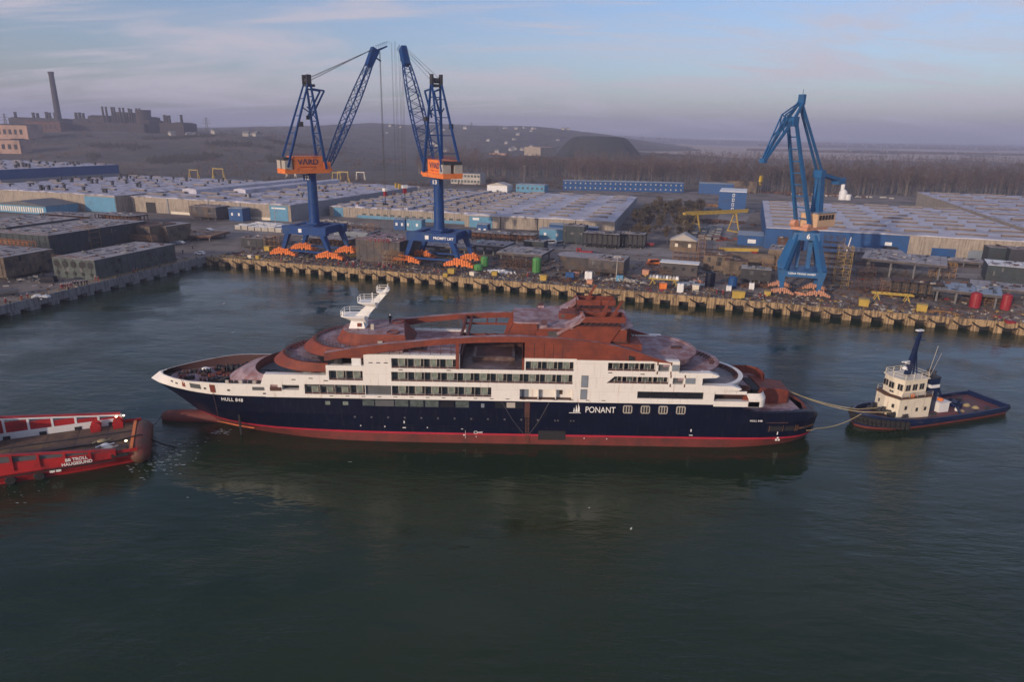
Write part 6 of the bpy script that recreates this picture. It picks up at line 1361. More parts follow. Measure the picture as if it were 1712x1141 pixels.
# loose items -----------------------------------------------------
def thing1(name, label, cat, bm, mats, px=None, py=None, rz=0.0, group=None, xyz=None, smooth=False):
    o = bm.build(name, mats, None, smooth); x, y = G(px, py) if xyz is None else xyz[:2]
    o.location = (x, y, GZ if xyz is None else xyz[2]); o.rotation_euler = (0, 0, QA+rz); return tag(o, label, cat, group)
def tank_up(label, px, py, r_, h, m, cat='tank', name='upright_tank'):
    x, y = G(px, py); t = empty(name, (x, y, GZ), QA); tag(t, label, cat)
    b = MB(); b.lathe((0, 0, 0.5), [(r_*0.3, -0.1), (r_, 0), (r_, h-1), (r_*0.96, h-0.7), (r_*0.5, h-0.3), (0.1, h-0.2)], 18); b.build('shell', m, t, 'auto')
    for k in range(3):
        a = k*2.09; b = MB(); b.box((r_*0.8*math.cos(a), r_*0.8*math.sin(a), 0.3), (0.3, 0.3, 0.7)); b.build('foot', M['darksteel'], t)
    b = MB(); b.bb(-0.3, 0.3, -r_-0.25, -r_-0.05, 0.4, h-0.5); b.build('ladder', m, t); return t
tank_up('tall light green upright tank on the quay right of crane 13', 897, 457, 1.75, 6.2, M['green']); tank_up('short light green upright tank beside the orange bogies of crane 13', 810, 447, 1.6, 4.4, M['green']); tank_up('squat green drum tank next to the right bogies of crane 13', 800, 453, 1.9, 2.6, M['green'])
tank_up('dark red upright tank on the right quay, the left one', 1628, 516, 1.65, 5.4, M['red']); tank_up('leaning bright red upright tank on the right quay, the right one', 1679, 520, 1.5, 5.6, M['red'])
tank_up('dark blue upright tank near the quay left of crane 6', 1186, 480, 1.8, 5.6, M['navy']); tank_up('dark blue squat tank near the quay left of crane 6', 1224, 481, 1.6, 4.0, M['wallblue'])
b = MB(); b.lathe((0, 0, 3.2), [(0.3, -9.2), (2.4, -9), (2.9, -8.5), (2.9, 8.5), (2.4, 9), (0.3, 9.2)], 20, 0, 'x'); b.bb(-6, -5, -2, 2, 0, 1.4, 1); b.bb(5, 6, -2, 2, 0, 1.4, 1); thing1('horizontal_tank', 'long tan horizontal tank behind the yellow mobile crane boom', 'tank', b, [BT, M['rust']], 1256, 447, R(3), smooth='auto')
BIN = [(790, 461, 'small pale bin under the left bogies of crane 13', 'cream', 1.6), (745, 463, 'small yellow drum cart between the bogies of crane 13', 'yellow', 1.5), (755, 458, 'square yellow bin in front of the right bogie of crane 13', 'yellow', 2.2), (827, 461, 'low yellow pallet box near the quay edge by the scrap heap', 'yellow', 1.8), (909, 469, 'narrow yellow locker on the quay right of the green tank', 'yellow', 2.2), (963, 463, 'small orange cabinet on the quay behind the white twin boxes', 'salmon', 2.0), (986, 475, 'orange cabinet in front of the white twin boxes at the quay edge', 'salmon', 1.8), (1108, 483, 'orange cabinet at the quay edge below the loaded yellow trestle', 'orange', 2.2), (1080, 460, 'orange box beside the loaded yellow trestle', 'salmon', 2.2), (1163, 485, 'pale yellow crate on the quay right of the white cabinet', 'cream', 2.0), (1283, 495, 'small yellow bin beside the left bogies of crane 6', 'yellow', 1.8), (1443, 512, 'square yellow skip on the quay right of crane 6', 'yellow', 2.6), (1540, 521, 'square yellow skip with a dark lid below the huge flat panel', 'yellow', 2.6), (449, 420, 'yellow stack of crates near the quay corner', 'yellow', 2.4), (419, 432, 'pair of pale yellow drums at the quay edge left of crane 12', 'cream', 1.5), (432, 433, 'yellow drum at the quay edge left of crane 12', 'yellow', 1.5),]
for (px, py, lb, m, s_) in BIN:
    b = MB(); b.box((0, 0, s_*0.45), (s_*1.1, s_, s_*0.8), 0, 0, 1.1, 1.1); b.box((0, 0, s_*0.9), (s_*1.25, s_*1.15, s_*0.1)); b.box((-s_*0.4, 0, s_*0.03), (s_*0.15, s_, s_*0.1)); b.box((s_*0.4, 0, s_*0.03), (s_*0.15, s_, s_*0.1)); thing1('storage_bin', lb, 'bin', b, M[m], px, py, random.uniform(-0.2, 0.2), 'bins and cabinets on the quay')
b = MB(); b.box((0, 0, 1.3), (4.0, 2.4, 2.4), 0, 0, 1.06, 1.06); b.bb(-2.2, 2.2, -1.35, -1.25, 2.3, 2.6); b.bb(-1.5, -1.3, -1.34, -1.2, 0.1, 2.4); b.bb(1.3, 1.5, -1.34, -1.2, 0.1, 2.4); thing1('waste_skip', 'large bright yellow ribbed skip on the quay left of crane 6', 'skip', b, M['yellow'], 1234, 499)
for px, py, m, lb, w_, h_ in ((953, 467, 'wallblue', 'small blue container near the quay edge at the grey hull nose', 3.2, 2.6), (1036, 470, 'skyblue', 'small pale blue container by the scrap along the quay', 2.6, 2.2), (984, 468, 'white', 'pair of white boxes standing at the quay edge', 2.8, 3.2), (1137, 489, 'white', 'tall white cabinet at the quay edge left of the red figures', 2.2, 3.2), (1256, 484, 'white', 'tall white cabinet near the left bogies of crane 6', 1.8, 2.4), (1218, 487, 'white', 'rounded white cabinet on the quay beside the big yellow skip', 1.8, 2.0), (745, 397, 'white', 'white shed panel beside crane 13', 3.0, 2.4)):
    b = MB(); b.box((-w_*0.27, 0, h_/2), (w_*0.46, 1.6, h_)); b.box((w_*0.27, 0, h_/2), (w_*0.46, 1.6, h_)); b.box((0, 0, h_*0.5), (w_, 1.3, h_*0.86)); thing1('cabinet_box', lb, 'cabinet', b, M[m], px, py)
# yellow loaded trestle tables
for px, py, lb, L, ld in ((1109, 477, 'yellow trestle table loaded with pale bundles at the quay edge', 11, True), (1490, 503, 'long empty yellow lifting beam frame on the right quay', 13, False)):
    x, y = G(px, py); t = empty('yellow_trestle', (x, y, GZ), QA); tag(t, lb, 'trestle')
    b = MB()
    for yy in (-1.2, 1.2): b.bb(-L/2, L/2, yy-0.15, yy+0.15, 2.2, 2.6); 
    for k in range(9): b.bb(-L/2+L*k/8-0.1, -L/2+L*k/8+0.1, -1.2, 1.2, 2.3, 2.55)
    b.build('top_frame', M['yellow'], t)
    for xx in (-L*0.36, L*0.36):
        b = MB(); b.beam((xx-0.9, -1.1, 0), (xx, -1.1, 2.2), 0.22); b.beam((xx+0.9, -1.1, 0), (xx, -1.1, 2.2), 0.22); b.beam((xx-0.9, 1.1, 0), (xx, 1.1, 2.2), 0.22); b.beam((xx+0.9, 1.1, 0), (xx, 1.1, 2.2), 0.22); b.build('leg', M['yellow'], t)
    if ld:
        for k in range(9):
            b = MB(); w_ = random.uniform(0.8, 1.3); b.box((0, 0, 0.45), (w_, 2.0, 0.9), 0, 0, 0.8, 0.8); b.box((0, 0, 0.95), (w_*0.6, 1.2, 0.2)); o = thing1('wrapped_bundle', 'pale wrapped bundle lying on the yellow trestle table', 'bundle', b, M[random.choice(['bluegrey', 'frame', 'white'])], xyz=(*YD(UV(px, py)[0]-L*0.44+L*0.11*k, UV(px, py)[1]), GZ+2.6), group='bundles on the yellow trestle')
# scaffold towers
def scaffold(label, px, py, L, D, Hh, m, name='scaffold_tower'):
    x, y = G(px, py); t = empty(name, (x, y, GZ), QA); tag(t, label, 'scaffold'); nx, nz = max(1, round(L/2.4)), max(2, round(Hh/2.1))
    b = MB()
    for i in range(nx+1):
        for yy in (0, D): b.beam((-L/2+L*i/nx, yy, 0), (-L/2+L*i/nx, yy, Hh), 0.12)
    for k in range(1, nz+1):
        z = Hh*k/nz
        for yy in (0, D): b.beam((-L/2, yy, z), (L/2, yy, z), 0.1); b.beam((-L/2, yy, z-0.9), (L/2, yy, z-0.9), 0.07)
        for i in range(nx+1): b.beam((-L/2+L*i/nx, 0, z), (-L/2+L*i/nx, D, z), 0.1)
        for i in range(nx): b.beam((-L/2+L*i/nx, 0, z-Hh/nz), (-L/2+L*(i+1)/nx, 0, z), 0.07)
    b.build('frame', m, t)
    for k in range(1, nz): b = MB(); b.bb(-L/2, L/2, 0.1, D-0.1, Hh*k/nz-0.05, Hh*k/nz+0.05); b.build('platform', M['timber'], t)
    return t
scaffold('tall brown scaffold tower right of crane 6', 1386, 470, 7, 5, 17, M['scaf']); scaffold('tall yellow scaffold tower right of the brown one', 1405, 482, 5, 4, 15.5, mat('yellow_scaffold', (0.42, 0.27, 0.06), 0.7, var=0.2)); scaffold('orange scaffold wall at the left edge above the tan block', 20, 440, 22, 3, 9, mat('orange_scaffold', (0.45, 0.16, 0.04), 0.7)); scaffold('brown scaffold tower against the large dark block at left', 142, 424, 9, 5, 11.5, M['scaf']); scaffold('rusty scaffold between the tall cranes', 617, 405, 6, 4, 9, M['scaf']); scaffold('thin scaffold tower behind the gatehouse', 1170, 440, 3, 3, 12, M['scaf']); scaffold('yellow scaffold ramp on the huge flat panel side', 1575, 465, 9, 3, 6, mat('ochre_scaffold', (0.4, 0.22, 0.06), 0.7)); scaffold('rusty scaffold frame left of crane 12', 455, 420, 8, 4, 7, M['scaf']); scaffold('brown scaffold under the gatehouse', 1145, 440, 11, 4, 6, M['scaf'])
for a_ in (('low rusty scaffold under the near edge of the huge flat panel', 1512, 496, 15, 4, 4.2, M['scaf']), ('rusty scaffold at the left end of the huge flat panel', 1448, 470, 6, 8, 5.6, M['rust']), ('brown scaffold behind the left yellow skip on the right quay', 1452, 488, 12, 5, 4.0, M['rust']), ('thin brown scaffold between the two red tanks', 1652, 512, 7, 4, 4.4, M['scaf']), ('rusty scaffold against the leaning grey panel block by crane 6', 1283, 470, 5, 4, 8, M['scaf']), ('rusty trestles in front of the site shed', 1098, 458, 12, 3, 2.6, M['rust']), ('brown scaffold between the gatehouse and the horizontal tank', 1188, 436, 10, 5, 7, M['rust']), ('low scaffold on the quay side of the violet grey block', 655, 444, 9, 2.4, 5.5, M['scaf']), ('rusty scaffold by the long tan hull section', 236, 414, 14, 3, 5.5, M['scaf']), ('brown scaffold in front of the large dark block at left', 95, 428, 14, 3, 8, M['rust']), ('thin rusty scaffold under the wide grey panel by the green tank', 866, 448, 16, 4, 4.0, M['rust']), ('rusty scaffold behind the legs of crane 6', 1345, 462, 8, 5, 6, M['rust'])): scaffold(*a_)
# yellow gantry crane over the plate store
xa, ya = G(1162, 392); xb, yb = G(1226, 388); an = math.atan2(yb-ya, xb-xa); ln = math.hypot(xb-xa, yb-ya)
t = empty('gantry_crane', (xa, ya, GZ), an); tag(t, 'yellow gantry crane with splayed legs over the plate store', 'gantry crane')
b = MB(); b.bb(-9.5, ln+9, -0.9, 0.9, 11.0, 12.6); b.bb(-9.5, ln+9, -1.3, -1.2, 12.6, 13.2); b.build('beam', M['yellow'], t)
for xx in (0, ln):
    b = MB(); b.beam((xx, -0.6, 11), (xx+0.2, -4.2, 0.6), 0.7, 0.7, 0, 0.5); b.beam((xx, 0.6, 11), (xx-0.2, 4.2, 0.6), 0.7, 0.7, 0, 0.5); b.bb(xx-0.5, xx+0.5, -5, 5, 0.1, 0.7); b.beam((xx, -2.4, 6), (xx, 2.4, 6), 0.4); b.build('leg', M['yellow'], t)
b = MB(); b.bb(14, 17, -1.2, 1.2, 12.6, 14.0); b.beam((15.5, 0, 11), (15.5, 0, 6), 0.12); b.bb(15, 16, -0.3, 0.3, 5.4, 6.2); b.build('trolley', M['darksteel'], t)
# small far yellow portals behind the halls
for i, (px, py, s_) in enumerate(((325, 299, 1.0), (366, 300, 1.2), (487, 297, 1.0), (563, 302, 0.9), (574, 305, 1.15), (603, 301, 0.9))):
    x, y = G(px, py); t = empty('portal_frame', (x, y, GZ), QA+0.1); tag(t, 'small %s portal crane behind the halls, number %s from the left' % (('yellow', 'pale yellow', 'cream', 'yellow', 'orange', 'cream')[i], ('one', 'two', 'three', 'four', 'five', 'six')[i]), 'portal crane', 'small portal cranes behind the halls')
    m = M['cream'] if i in (2, 5) else M['yellow']; b = MB(); b.bb(-5.5*s_, 5.5*s_, -0.6, 0.6, 9*s_, 9.8*s_); b.build('beam', m, t)
    for xx in (-5, 5): b = MB(); b.beam((xx*s_, 0, 9*s_), (xx*1.15*s_, -1.5, 0), 0.6*s_); b.beam((xx*s_, 0, 9*s_), (xx*1.15*s_, 1.5, 0), 0.6*s_); b.build('leg', m, t)
# mobile crane lying boom
x, y = G(1250, 436); t = empty('mobile_crane', (x, y, GZ), QA+R(8)); tag(t, 'yellow mobile crane with its boom lowered in front of the horizontal tank', 'mobile crane')
b = MB(); b.beam((-13, 0, 4.6), (4, 0, 5.0), 1.6, 1.6, 0, 1.3); b.build('boom', M['yellow'], t); b = MB(); b.bb(3, 14, -1.3, 1.3, 1.0, 2.4); b.bb(4, 8, -1.4, 1.4, 2.4, 4.6); b.build('chassis', M['darksteel'], t); b = MB(); b.bb(1.2, 3.6, -1.3, 1.3, 2.0, 4.4); b.build('cab', M['red'], t)
for xx in (4.5, 6.5, 11, 13): b = MB(); b.lathe((xx, -1.5, 0.65), [(0.65, 0), (0.65, 0.4)], 12, 0, 'y'); b.lathe((xx, 1.1, 0.65), [(0.65, 0), (0.65, 0.4)], 12, 0, 'y'); b.build('axle_wheels', M['rubber'], t)
# ---------------------------------------------------------------- vehicles
def vehicle(label, px, py, rz, body, kind='car', cat='car', name=None):
    x, y = G(px, py); t = empty(name or {'car': 'parked_car', 'van': 'parked_van', 'truck': 'parked_truck', 'bus': 'parked_bus'}[kind], (x, y, GZ+0.02), QA+rz); tag(t, label, cat)
    L, W, h1, h2 = {'car': (4.4, 1.8, 0.95, 1.5), 'van': (5.6, 2.1, 1.2, 2.4), 'truck': (7.5, 2.5, 1.2, 3.0), 'bus': (9, 2.5, 1.2, 2.9)}[kind]
    b = MB()
    if kind == 'truck':
        b.bb(-L/2, -L/2+2.2, -W/2, W/2, 0.5, h2); o = b.build('cab', body, t); q = MB(); q.bb(-L/2+2.3, L/2, -W/2, W/2, 0.9, 1.9); q.bb(-L/2+2.3, L/2, -0.5, 0.5, 0.5, 0.9); q.build('load_bed', M['red'] if body is M['red'] else M['steel'], t)
        q = MB(); q.bb(-L/2-0.03, -L/2, -W/2+0.2, W/2-0.2, 1.7, 2.6); q.bb(-L/2+0.5, -L/2+1.6, -W/2-0.03, -W/2, 1.7, 2.5); q.build('windscreen', M['blackglass'], o)
    else:
        b.prism_xz([(-L/2, 0.35), (L/2, 0.35), (L/2, h1*0.9), (L/2-0.15, h1), (-L/2+0.15, h1), (-L/2, h1*0.75)], -W/2, W/2)
        c0 = -L/2+(1.0 if kind == 'car' else 0.5); c1 = L/2-(0.5 if kind == 'car' else 0.1)
        b.prism_xz([(c0, h1), (c1, h1), (c1-0.35, h2), (c0+0.6, h2)], -W/2+0.12, W/2-0.12); o = b.build('body', body, t)
        q = MB()
        for s_ in (-1, 1): 
            y0 = s_*(W/2-0.115); q.prism_xz([(c0+0.35, h1+0.08), (c1-0.25, h1+0.08), (c1-0.45, h2-0.12), (c0+0.65, h2-0.12)], min(y0, y0+s_*0.02), max(y0, y0+s_*0.02))
        q.build('side_glass', M['blackglass'], o)
    for xx in (-L*0.32, L*0.32):
        for s_ in (-1, 1): q = MB(); q.lathe((xx, s_*(W/2-0.1), 0.34), [(0.34, -0.11), (0.34, 0.11)], 12, 0, 'y'); q.build('wheel', M['rubber'], t)
    return t
VH = [('white car parked at the inner corner of the quays', 335, 426, 0.1, 'white', 'car', 'car'), ('white van parked in front of the central hall', 921, 409, 0.5, 'white', 'van', 'van'), ('white pickup with dark load beside the white van', 934, 411, 0.9, 'bluegrey', 'van', 'van'), ('pale blue car standing alone on the yard behind crane 13', 805, 406, 0.2, 'skyblue', 'car', 'car'), ('red truck parked by the dark frame block', 1081, 412, 0.0, 'red', 'truck', 'truck'), ('dark red truck on the open yard left of the gatehouse road', 977, 426, 0.1, 'red', 'truck', 'truck'), ('white bus like van on the left yard near the orange deck plate', 352, 392, -0.6, 'white', 'bus', 'van'), ('white truck at the left edge on the side quay', 8, 495, 0.9, 'white', 'truck', 'truck'), ('dark car on the side quay beside the holed block', 82, 473, 0.3, 'navy', 'van', 'van'), ('silver car between the holed block and the long tan section', 292, 409, 0.3, 'bluegrey', 'car', 'car'), ('silver car parked next to the other silver car', 301, 408, 0.3, 'white', 'car', 'car'), ('dark car on the wide yard by the rusty frames', 822, 410, -0.1, 'navy', 'car', 'car'), ('grey car parked before the barracks road', 1120, 335, 0.1, 'bluegrey', 'car', 'car'), ('small orange forklift right of the hull pieces', 1091, 443, 0.6, 'orange', 'van', 'forklift')]
for (lb, px, py, rz, m, k, c) in VH: vehicle(lb, px, py, rz, M[m], k, c, 'yard_forklift' if c == 'forklift' else None)
# ---------------------------------------------------------------- people (small figures in work clothes)
def person_mesh(top, leg, pose=0):
    b = MB(); 
    ringsz = [(0.0, 0.10, 0.10)]
    s_ = 0.12 if pose else 0.02
    for sg in (-1, 1):
        b.tube([(sg*0.11+sg*0.02, s_*sg, 0.0), (sg*0.11, s_*sg*0.6, 0.45), (sg*0.09, 0, 0.9)], 0.075, 6, 1, 0.115)
        b.tube([(sg*0.23, 0, 1.42), (sg*0.29, 0.03+0.08*pose*sg, 1.12), (sg*0.27, 0.12, 0.86)], 0.07, 6, 0, 0.045)
        b.lathe((sg*0.12, 0.05+s_*sg, 0.0), [(0.08, 0), (0.09, 0.06), (0.06, 0.1)], 6, 3)
        b.lathe((sg*0.27, 0.13, 0.76), [(0.02, 0), (0.05, 0.04), (0.04, 0.1)], 6, 2)
    b.lathe((0, 0, 0), [(0.17, 0.86), (0.18, 0.95), (0.16, 1.1), (0.2, 1.32), (0.21, 1.42), (0.08, 1.5), (0.06, 1.55)], 10, 0)
    b.lathe((0, 0.01, 0), [(0.05, 1.5), (0.09, 1.56), (0.105, 1.64), (0.1, 1.72), (0.06, 1.78)], 10, 2)
    return b
MEN = [('red', 'red'), ('red', 'navy'), ('navy', 'navy'), ('orange', 'navy')]
protos = {}
def person(label, px, py, rz, k, helmet='white', z=GZ, group=None, xyz=None):
    if k not in protos:
        b = person_mesh(*MEN[k], k % 2); o = b.build('person', [M[MEN[k][0]], M[MEN[k][1]], M['skin'], M['rubber']]); protos[k] = o
        h = MB(); h.lathe((0, 0.01, 1.69), [(0.13, 0), (0.125, 0.06), (0.08, 0.13), (0.02, 0.15)], 10); h.build('helmet', M[helmet], o)
    else: o = copy_tree(protos[k])
    x, y = G(px, py, z) if xyz is None else xyz[:2]; o.location = (x, y, z if xyz is None else xyz[2]); o.rotation_euler = (0, 0, rz); o.scale = (1.05, 1.05, 1.05)
    return tag(o, label, 'person', group)
PL = [(1198, 492, 0, 'worker in red overalls standing at the quay edge left of the yellow skip'), (1208, 493, 0, 'second worker in red overalls nearer the yellow skip'), (1270, 498, 0, 'worker in red by the left bogies of crane 6'), (1278, 500, 1, 'worker in red jacket and dark trousers by the left bogies of crane 6'), (882, 464, 0, 'worker in red standing under the wide grey panel'), (893, 466, 2, 'worker in dark clothes beside the tall green tank'), (160, 470, 0, 'worker in red at the near corner of the holed block'), (165, 471, 0, 'worker in red beside the near corner of the holed block'), (225, 457, 0, 'worker in red walking under the long side of the holed block'), (230, 456, 1, 'worker in red and dark trousers under the long side of the holed block'), (37, 503, 0, 'worker in red at the side quay near the white van'), (47, 500, 0, 'second worker in red at the side quay near the white van'), (10, 508, 0, 'worker in red at the left edge of the side quay'), (306, 424, 2, 'dark clothed man standing near the white car at the quay corner'), (322, 416, 2, 'dark clothed man behind the white car at the quay corner'), (790, 404, 2, 'dark clothed man on the open yard behind crane 13'), (733, 458, 0, 'worker in red between the bogies of crane 13'), (726, 457, 3, 'worker in orange jacket between the bogies of crane 13'), (470, 439, 0, 'worker in red at the quay edge by the left bogie of crane 12')]
for (px, py, k, lb) in PL: person(lb, px, py, random.uniform(0, 6), k)
for i, px in enumerate((103, 106, 110, 114, 118, 121)): person('worker in red overalls standing in a row on the side quay', px, 484-i*0.5, random.uniform(0, 6), 0, group='row of red workers on the side quay')
for i, px in enumerate((126, 131, 137, 142, 146)): person('worker in dark clothes at the end of the red row on the side quay', px, 479-i*0.7, random.uniform(0, 6), 2, group='dark clothed workers on the side quay')
for i, px in enumerate((619, 628, 633, 637, 642, 647, 650)): 
    xx, yy = G(px, 406, GZ+9.1); person('worker in red on top of the violet grey block', 0, 0, random.uniform(0, 6), 0, group='red workers on the violet block', xyz=(xx, yy, GZ+9.1))
for i in range(14):
    u_, v_ = random.uniform(58, 86), random.uniform(4, 10); person('worker in red among the crowd of workers between cranes 12 and 13', 0, 0, random.uniform(0, 6), random.choice([0, 1]), group='red workers between the tall cranes', xyz=(*QD(u_, v_), GZ+0.03))
for (px, py, z, lb, k) in ((652, 527, 20.35, 'dark clothed man standing on the mast house roof of the ship', 2),):
    yy = 128+2.5; xx, zz = PY(652, 527, yy); person(lb, 0, 0, 0, k, xyz=(xx, yy, 20.3))
# ---------------------------------------------------------------- piles, stacks and scatter
def pile(label, px, py, n, spread, m, cat='scrap heap', name='scrap_heap', sz=0.8, rz=0.0, hmax=1.2, group=None):
    b = MB()
    for k in range(n):
        x, y = random.gauss(0, spread[0]*0.45), random.gauss(0, spread[1]*0.45); s_ = sz*random.uniform(0.5, 1.5); z = max(0, hmax*(1-abs(x)/spread[0]-abs(y)/spread[1]))*random.random()
        b.box((x, y, z+s_*0.3), (s_*random.uniform(0.6, 3), s_*random.uniform(0.5, 1.1), s_*0.6), 0, random.uniform(0, 3))
    return thing1(name, label, cat, b, M[m], px, py, rz, group)
pile('heap of white scrap pipes on the quay right of crane 13', 837, 456, 60, (5, 2), 'white', sz=0.8); pile('heap of pale scrap and cable along the quay left of the yellow trestle', 1040, 470, 80, (9, 2.6), 'frame', sz=0.6); pile('heap of pale bags and orange nets right of the yellow trestle', 1158, 477, 60, (6, 2.4), 'bluegrey', sz=0.9); pile('small heap of orange nets right of the yellow trestle', 1166, 474, 26, (2.4, 1.5), 'salmon', sz=0.8)
pile('heap of rusty offcuts before the hull pieces', 945, 470, 50, (8, 2), 'rust', sz=0.6); pile('white tube bundle on the side quay', 68, 497, 40, (4, 2), 'white', sz=0.5); pile('heap of rusty beams left of crane 6', 1270, 480, 50, (7, 3), 'rust', sz=0.9); pile('heap of rusty chain on the right quay near the yellow skip', 1570, 524, 60, (9, 1.2), 'scaf', sz=0.5); pile('heap of tan crates beside the bogies of crane 6', 1335, 494, 30, (3, 1.4), 'salmon', sz=0.8); pile('heap of yellow gear between crane 12 and the violet block', 600, 430, 36, (8, 4), 'yellow', sz=0.7); pile('heap of dark steel offcuts between crane 12 legs', 530, 428, 50, (10, 4), 'darksteel', sz=1.0); pile('heap of dark steel under crane 13', 730, 446, 50, (9, 4), 'darksteel', sz=1.0); pile('scattered gear below the huge flat panel', 1480, 490, 60, (14, 5), 'rust', sz=0.9); pile('heap of pale crates on the left yard beyond the holed block', 245, 415, 40, (14, 3), 'cream', sz=1.0); pile('heap of blue crates on the left yard beyond the holed block', 190, 417, 14, (7, 2), 'wallblue', sz=1.4); pile('scattered gear on the side quay by the tan block', 60, 468, 40, (9, 4), 'steel', sz=0.9); pile('small bollard shaped orange thing on the far right quay', 1689, 541, 6, (0.8, 0.5), 'red', sz=0.7)
pile('heap of rusty scrap in the plate store behind the gantry', 1190, 372, 80, (22, 10), 'rust', sz=1.4); pile('heap of grey scrap in the far plate store', 1150, 352, 80, (24, 12), 'steel', sz=1.4); pile('heap of brown scrap left of the blue tower block', 1190, 345, 60, (16, 10), 'scaf', sz=1.4); pile('heap of red frames in front of the blue annex', 1200, 400, 50, (8, 7), 'primer', sz=1.0); pile('dark scrap field behind the right hall', 1330, 325, 120, (60, 14), 'rust', sz=2.0); pile('pale scrap field left of the white silo', 1390, 328, 60, (40, 8), 'frame', sz=1.6); pile('row of pale pallets in front of the left hall', 560, 372, 30, (20, 3), 'frame', sz=1.0); pile('scattered yellow and green gear before the central hall', 590, 382, 60, (24, 6), 'timber', sz=1.2)
# rows of pale pallets by crane 12 and dark plate stacks under the gantry
pu, pv = UV(400, 384); b0 = None; cnt = 0
for j in range(6):
    for i in range(9):
        b = None
        if b0 is None:
            b = MB(); b.bb(-1.9, 1.9, -1.1, 1.1, 0.2, 2.5, 0); b.bb(-2.0, 2.0, -1.2, 1.2, 2.5, 2.65, 1); b.bb(-1.8, -1.4, -1.0, 1.0, 0, 0.2); b.bb(1.4, 1.8, -1.0, 1.0, 0, 0.2); o = b0 = b.build('wrapped_pallet', [M['frame'], M['white']])
        else: o = b0.copy(); link(o)
        x, y = YD(pu+4.4*i+0.4*j, pv+2.9*j); o.location = (x, y, GZ); o.rotation_euler = (0, 0, QA+random.uniform(-0.03, 0.03)); o.scale = (1, 1, random.uniform(0.8, 1.1)); tag(o, 'pale wrapped pallet in the block of pallets left of crane 12', 'pallet', 'pallets stacked left of crane 12')
pu, pv = UV(1134, 398); b0 = None
for j in range(10):
    for i in range(6):
        if b0 is None:
            b = MB()
            for k in range(5): b.bb(-1.6, 1.6, -1.7, 1.7, 0.15+0.22*k, 0.3+0.22*k, k % 2)
            b.bb(-1.5, -1.2, -1.7, 1.7, 0, 0.15); b.bb(1.2, 1.5, -1.7, 1.7, 0, 0.15); o = b0 = b.build('plate_stack', [M['steel'], M['frame']])
        else: o = b0.copy(); link(o)
        x, y = YD(pu+4.0*i, pv+5.6*j); o.location = (x, y, GZ); o.rotation_euler = (0, 0, QA+random.uniform(-0.15, 0.15)); o.scale = (1, 1, random.uniform(0.7, 1.6)); tag(o, 'dark stack of steel plates in the plate store beside the yard road', 'plate stack', 'plate stacks beside the yard road')
# lamp masts
for px, py, h_, lb in ((1030, 468, 9, 'thin lamp mast beside the grey hull pieces'), (857, 380, 14, 'thin lamp mast in front of the central hall'), (700, 268+70, 12, 'thin lamp mast behind crane 13'), (461, 378, 14, 'pale lamp mast in front of the left hall'), (876, 305, 18, 'tall thin mast behind the white storehouse')):
    b = MB(); b.lathe((0, 0, 0), [(0.22, 0), (0.1, h_)], 8); b.bb(-1.2, 1.2, -0.12, 0.12, h_-0.1, h_+0.15); b.bb(-1.4, -0.8, -0.25, 0.25, h_-0.3, h_-0.1); b.bb(0.8, 1.4, -0.25, 0.25, h_-0.3, h_-0.1); thing1('lamp_mast', lb, 'lamp mast', b, M['frame'], px, py)
b = MB(); b.lathe((0, 0, 0), [(3.4, 0), (3.4, 7), (2.0, 9)], 14); b.lathe((4.4, 0, 0), [(2.6, 0), (2.6, 5)], 14); b.lathe((-1, 0, 8.5), [(1.8, 0), (1.7, 5.5), (0.8, 6.3)], 12); thing1('silo', 'white silo cluster at the forest edge right of crane 6', 'silo', b, M['white'], 1408, 334, smooth='auto')
# scatter of small yard litter that nobody could count
b = MB()
for k in range(3600):
    u_, v_ = random.uniform(2, 330), abs(random.gauss(0, 1))*34+2.0
    if v_ > 112: continue
    x, y = QD(u_, v_); s_ = random.uniform(0.15, 0.7); b.box((x, y, GZ+s_*0.25), (s_*random.uniform(0.6, 3.4), s_, s_*random.uniform(0.4, 1.0)), random.choice([0, 0, 1, 1, 2, 3, 3, 0, 1, 1, 2, 3, 0, 4, 5] if random.random() < 0.3 else [0, 1, 3]), random.uniform(0, 3))
for k in range(700):
    d_ = random.uniform(4, 150); w_ = random.uniform(2, 60); x, y = KX+LQ.x*d_+LQ.y*w_, KY+LQ.y*d_-LQ.x*w_; s_ = random.uniform(0.15, 0.7); b.box((x, y, GZ+s_*0.25), (s_*random.uniform(0.6, 3), s_, s_*0.6), random.choice([0, 0, 1, 1, 2, 3]), random.uniform(0, 3))
for k in range(2600):
    x, y = QD(random.uniform(2, 330), random.uniform(1.6, 15)); s_ = random.uniform(0.12, 0.42); b.box((x, y, GZ+s_*0.3), (s_*random.uniform(0.6, 4), s_, s_*random.uniform(0.5, 1.4)), random.choice([0, 1, 1, 2, 2, 3, 3, 4] if random.random() < 0.5 else [0, 1, 3, 2]), random.uniform(0, 3))
tag(b.build('yard_litter', [M['darksteel'], M['rust'], M['frame'], M['timber'], M['yellow'], M['red'], M['wallblue']]), 'small offcuts, blocks and litter strewn over the shipyard ground', 'litter', kind='stuff')
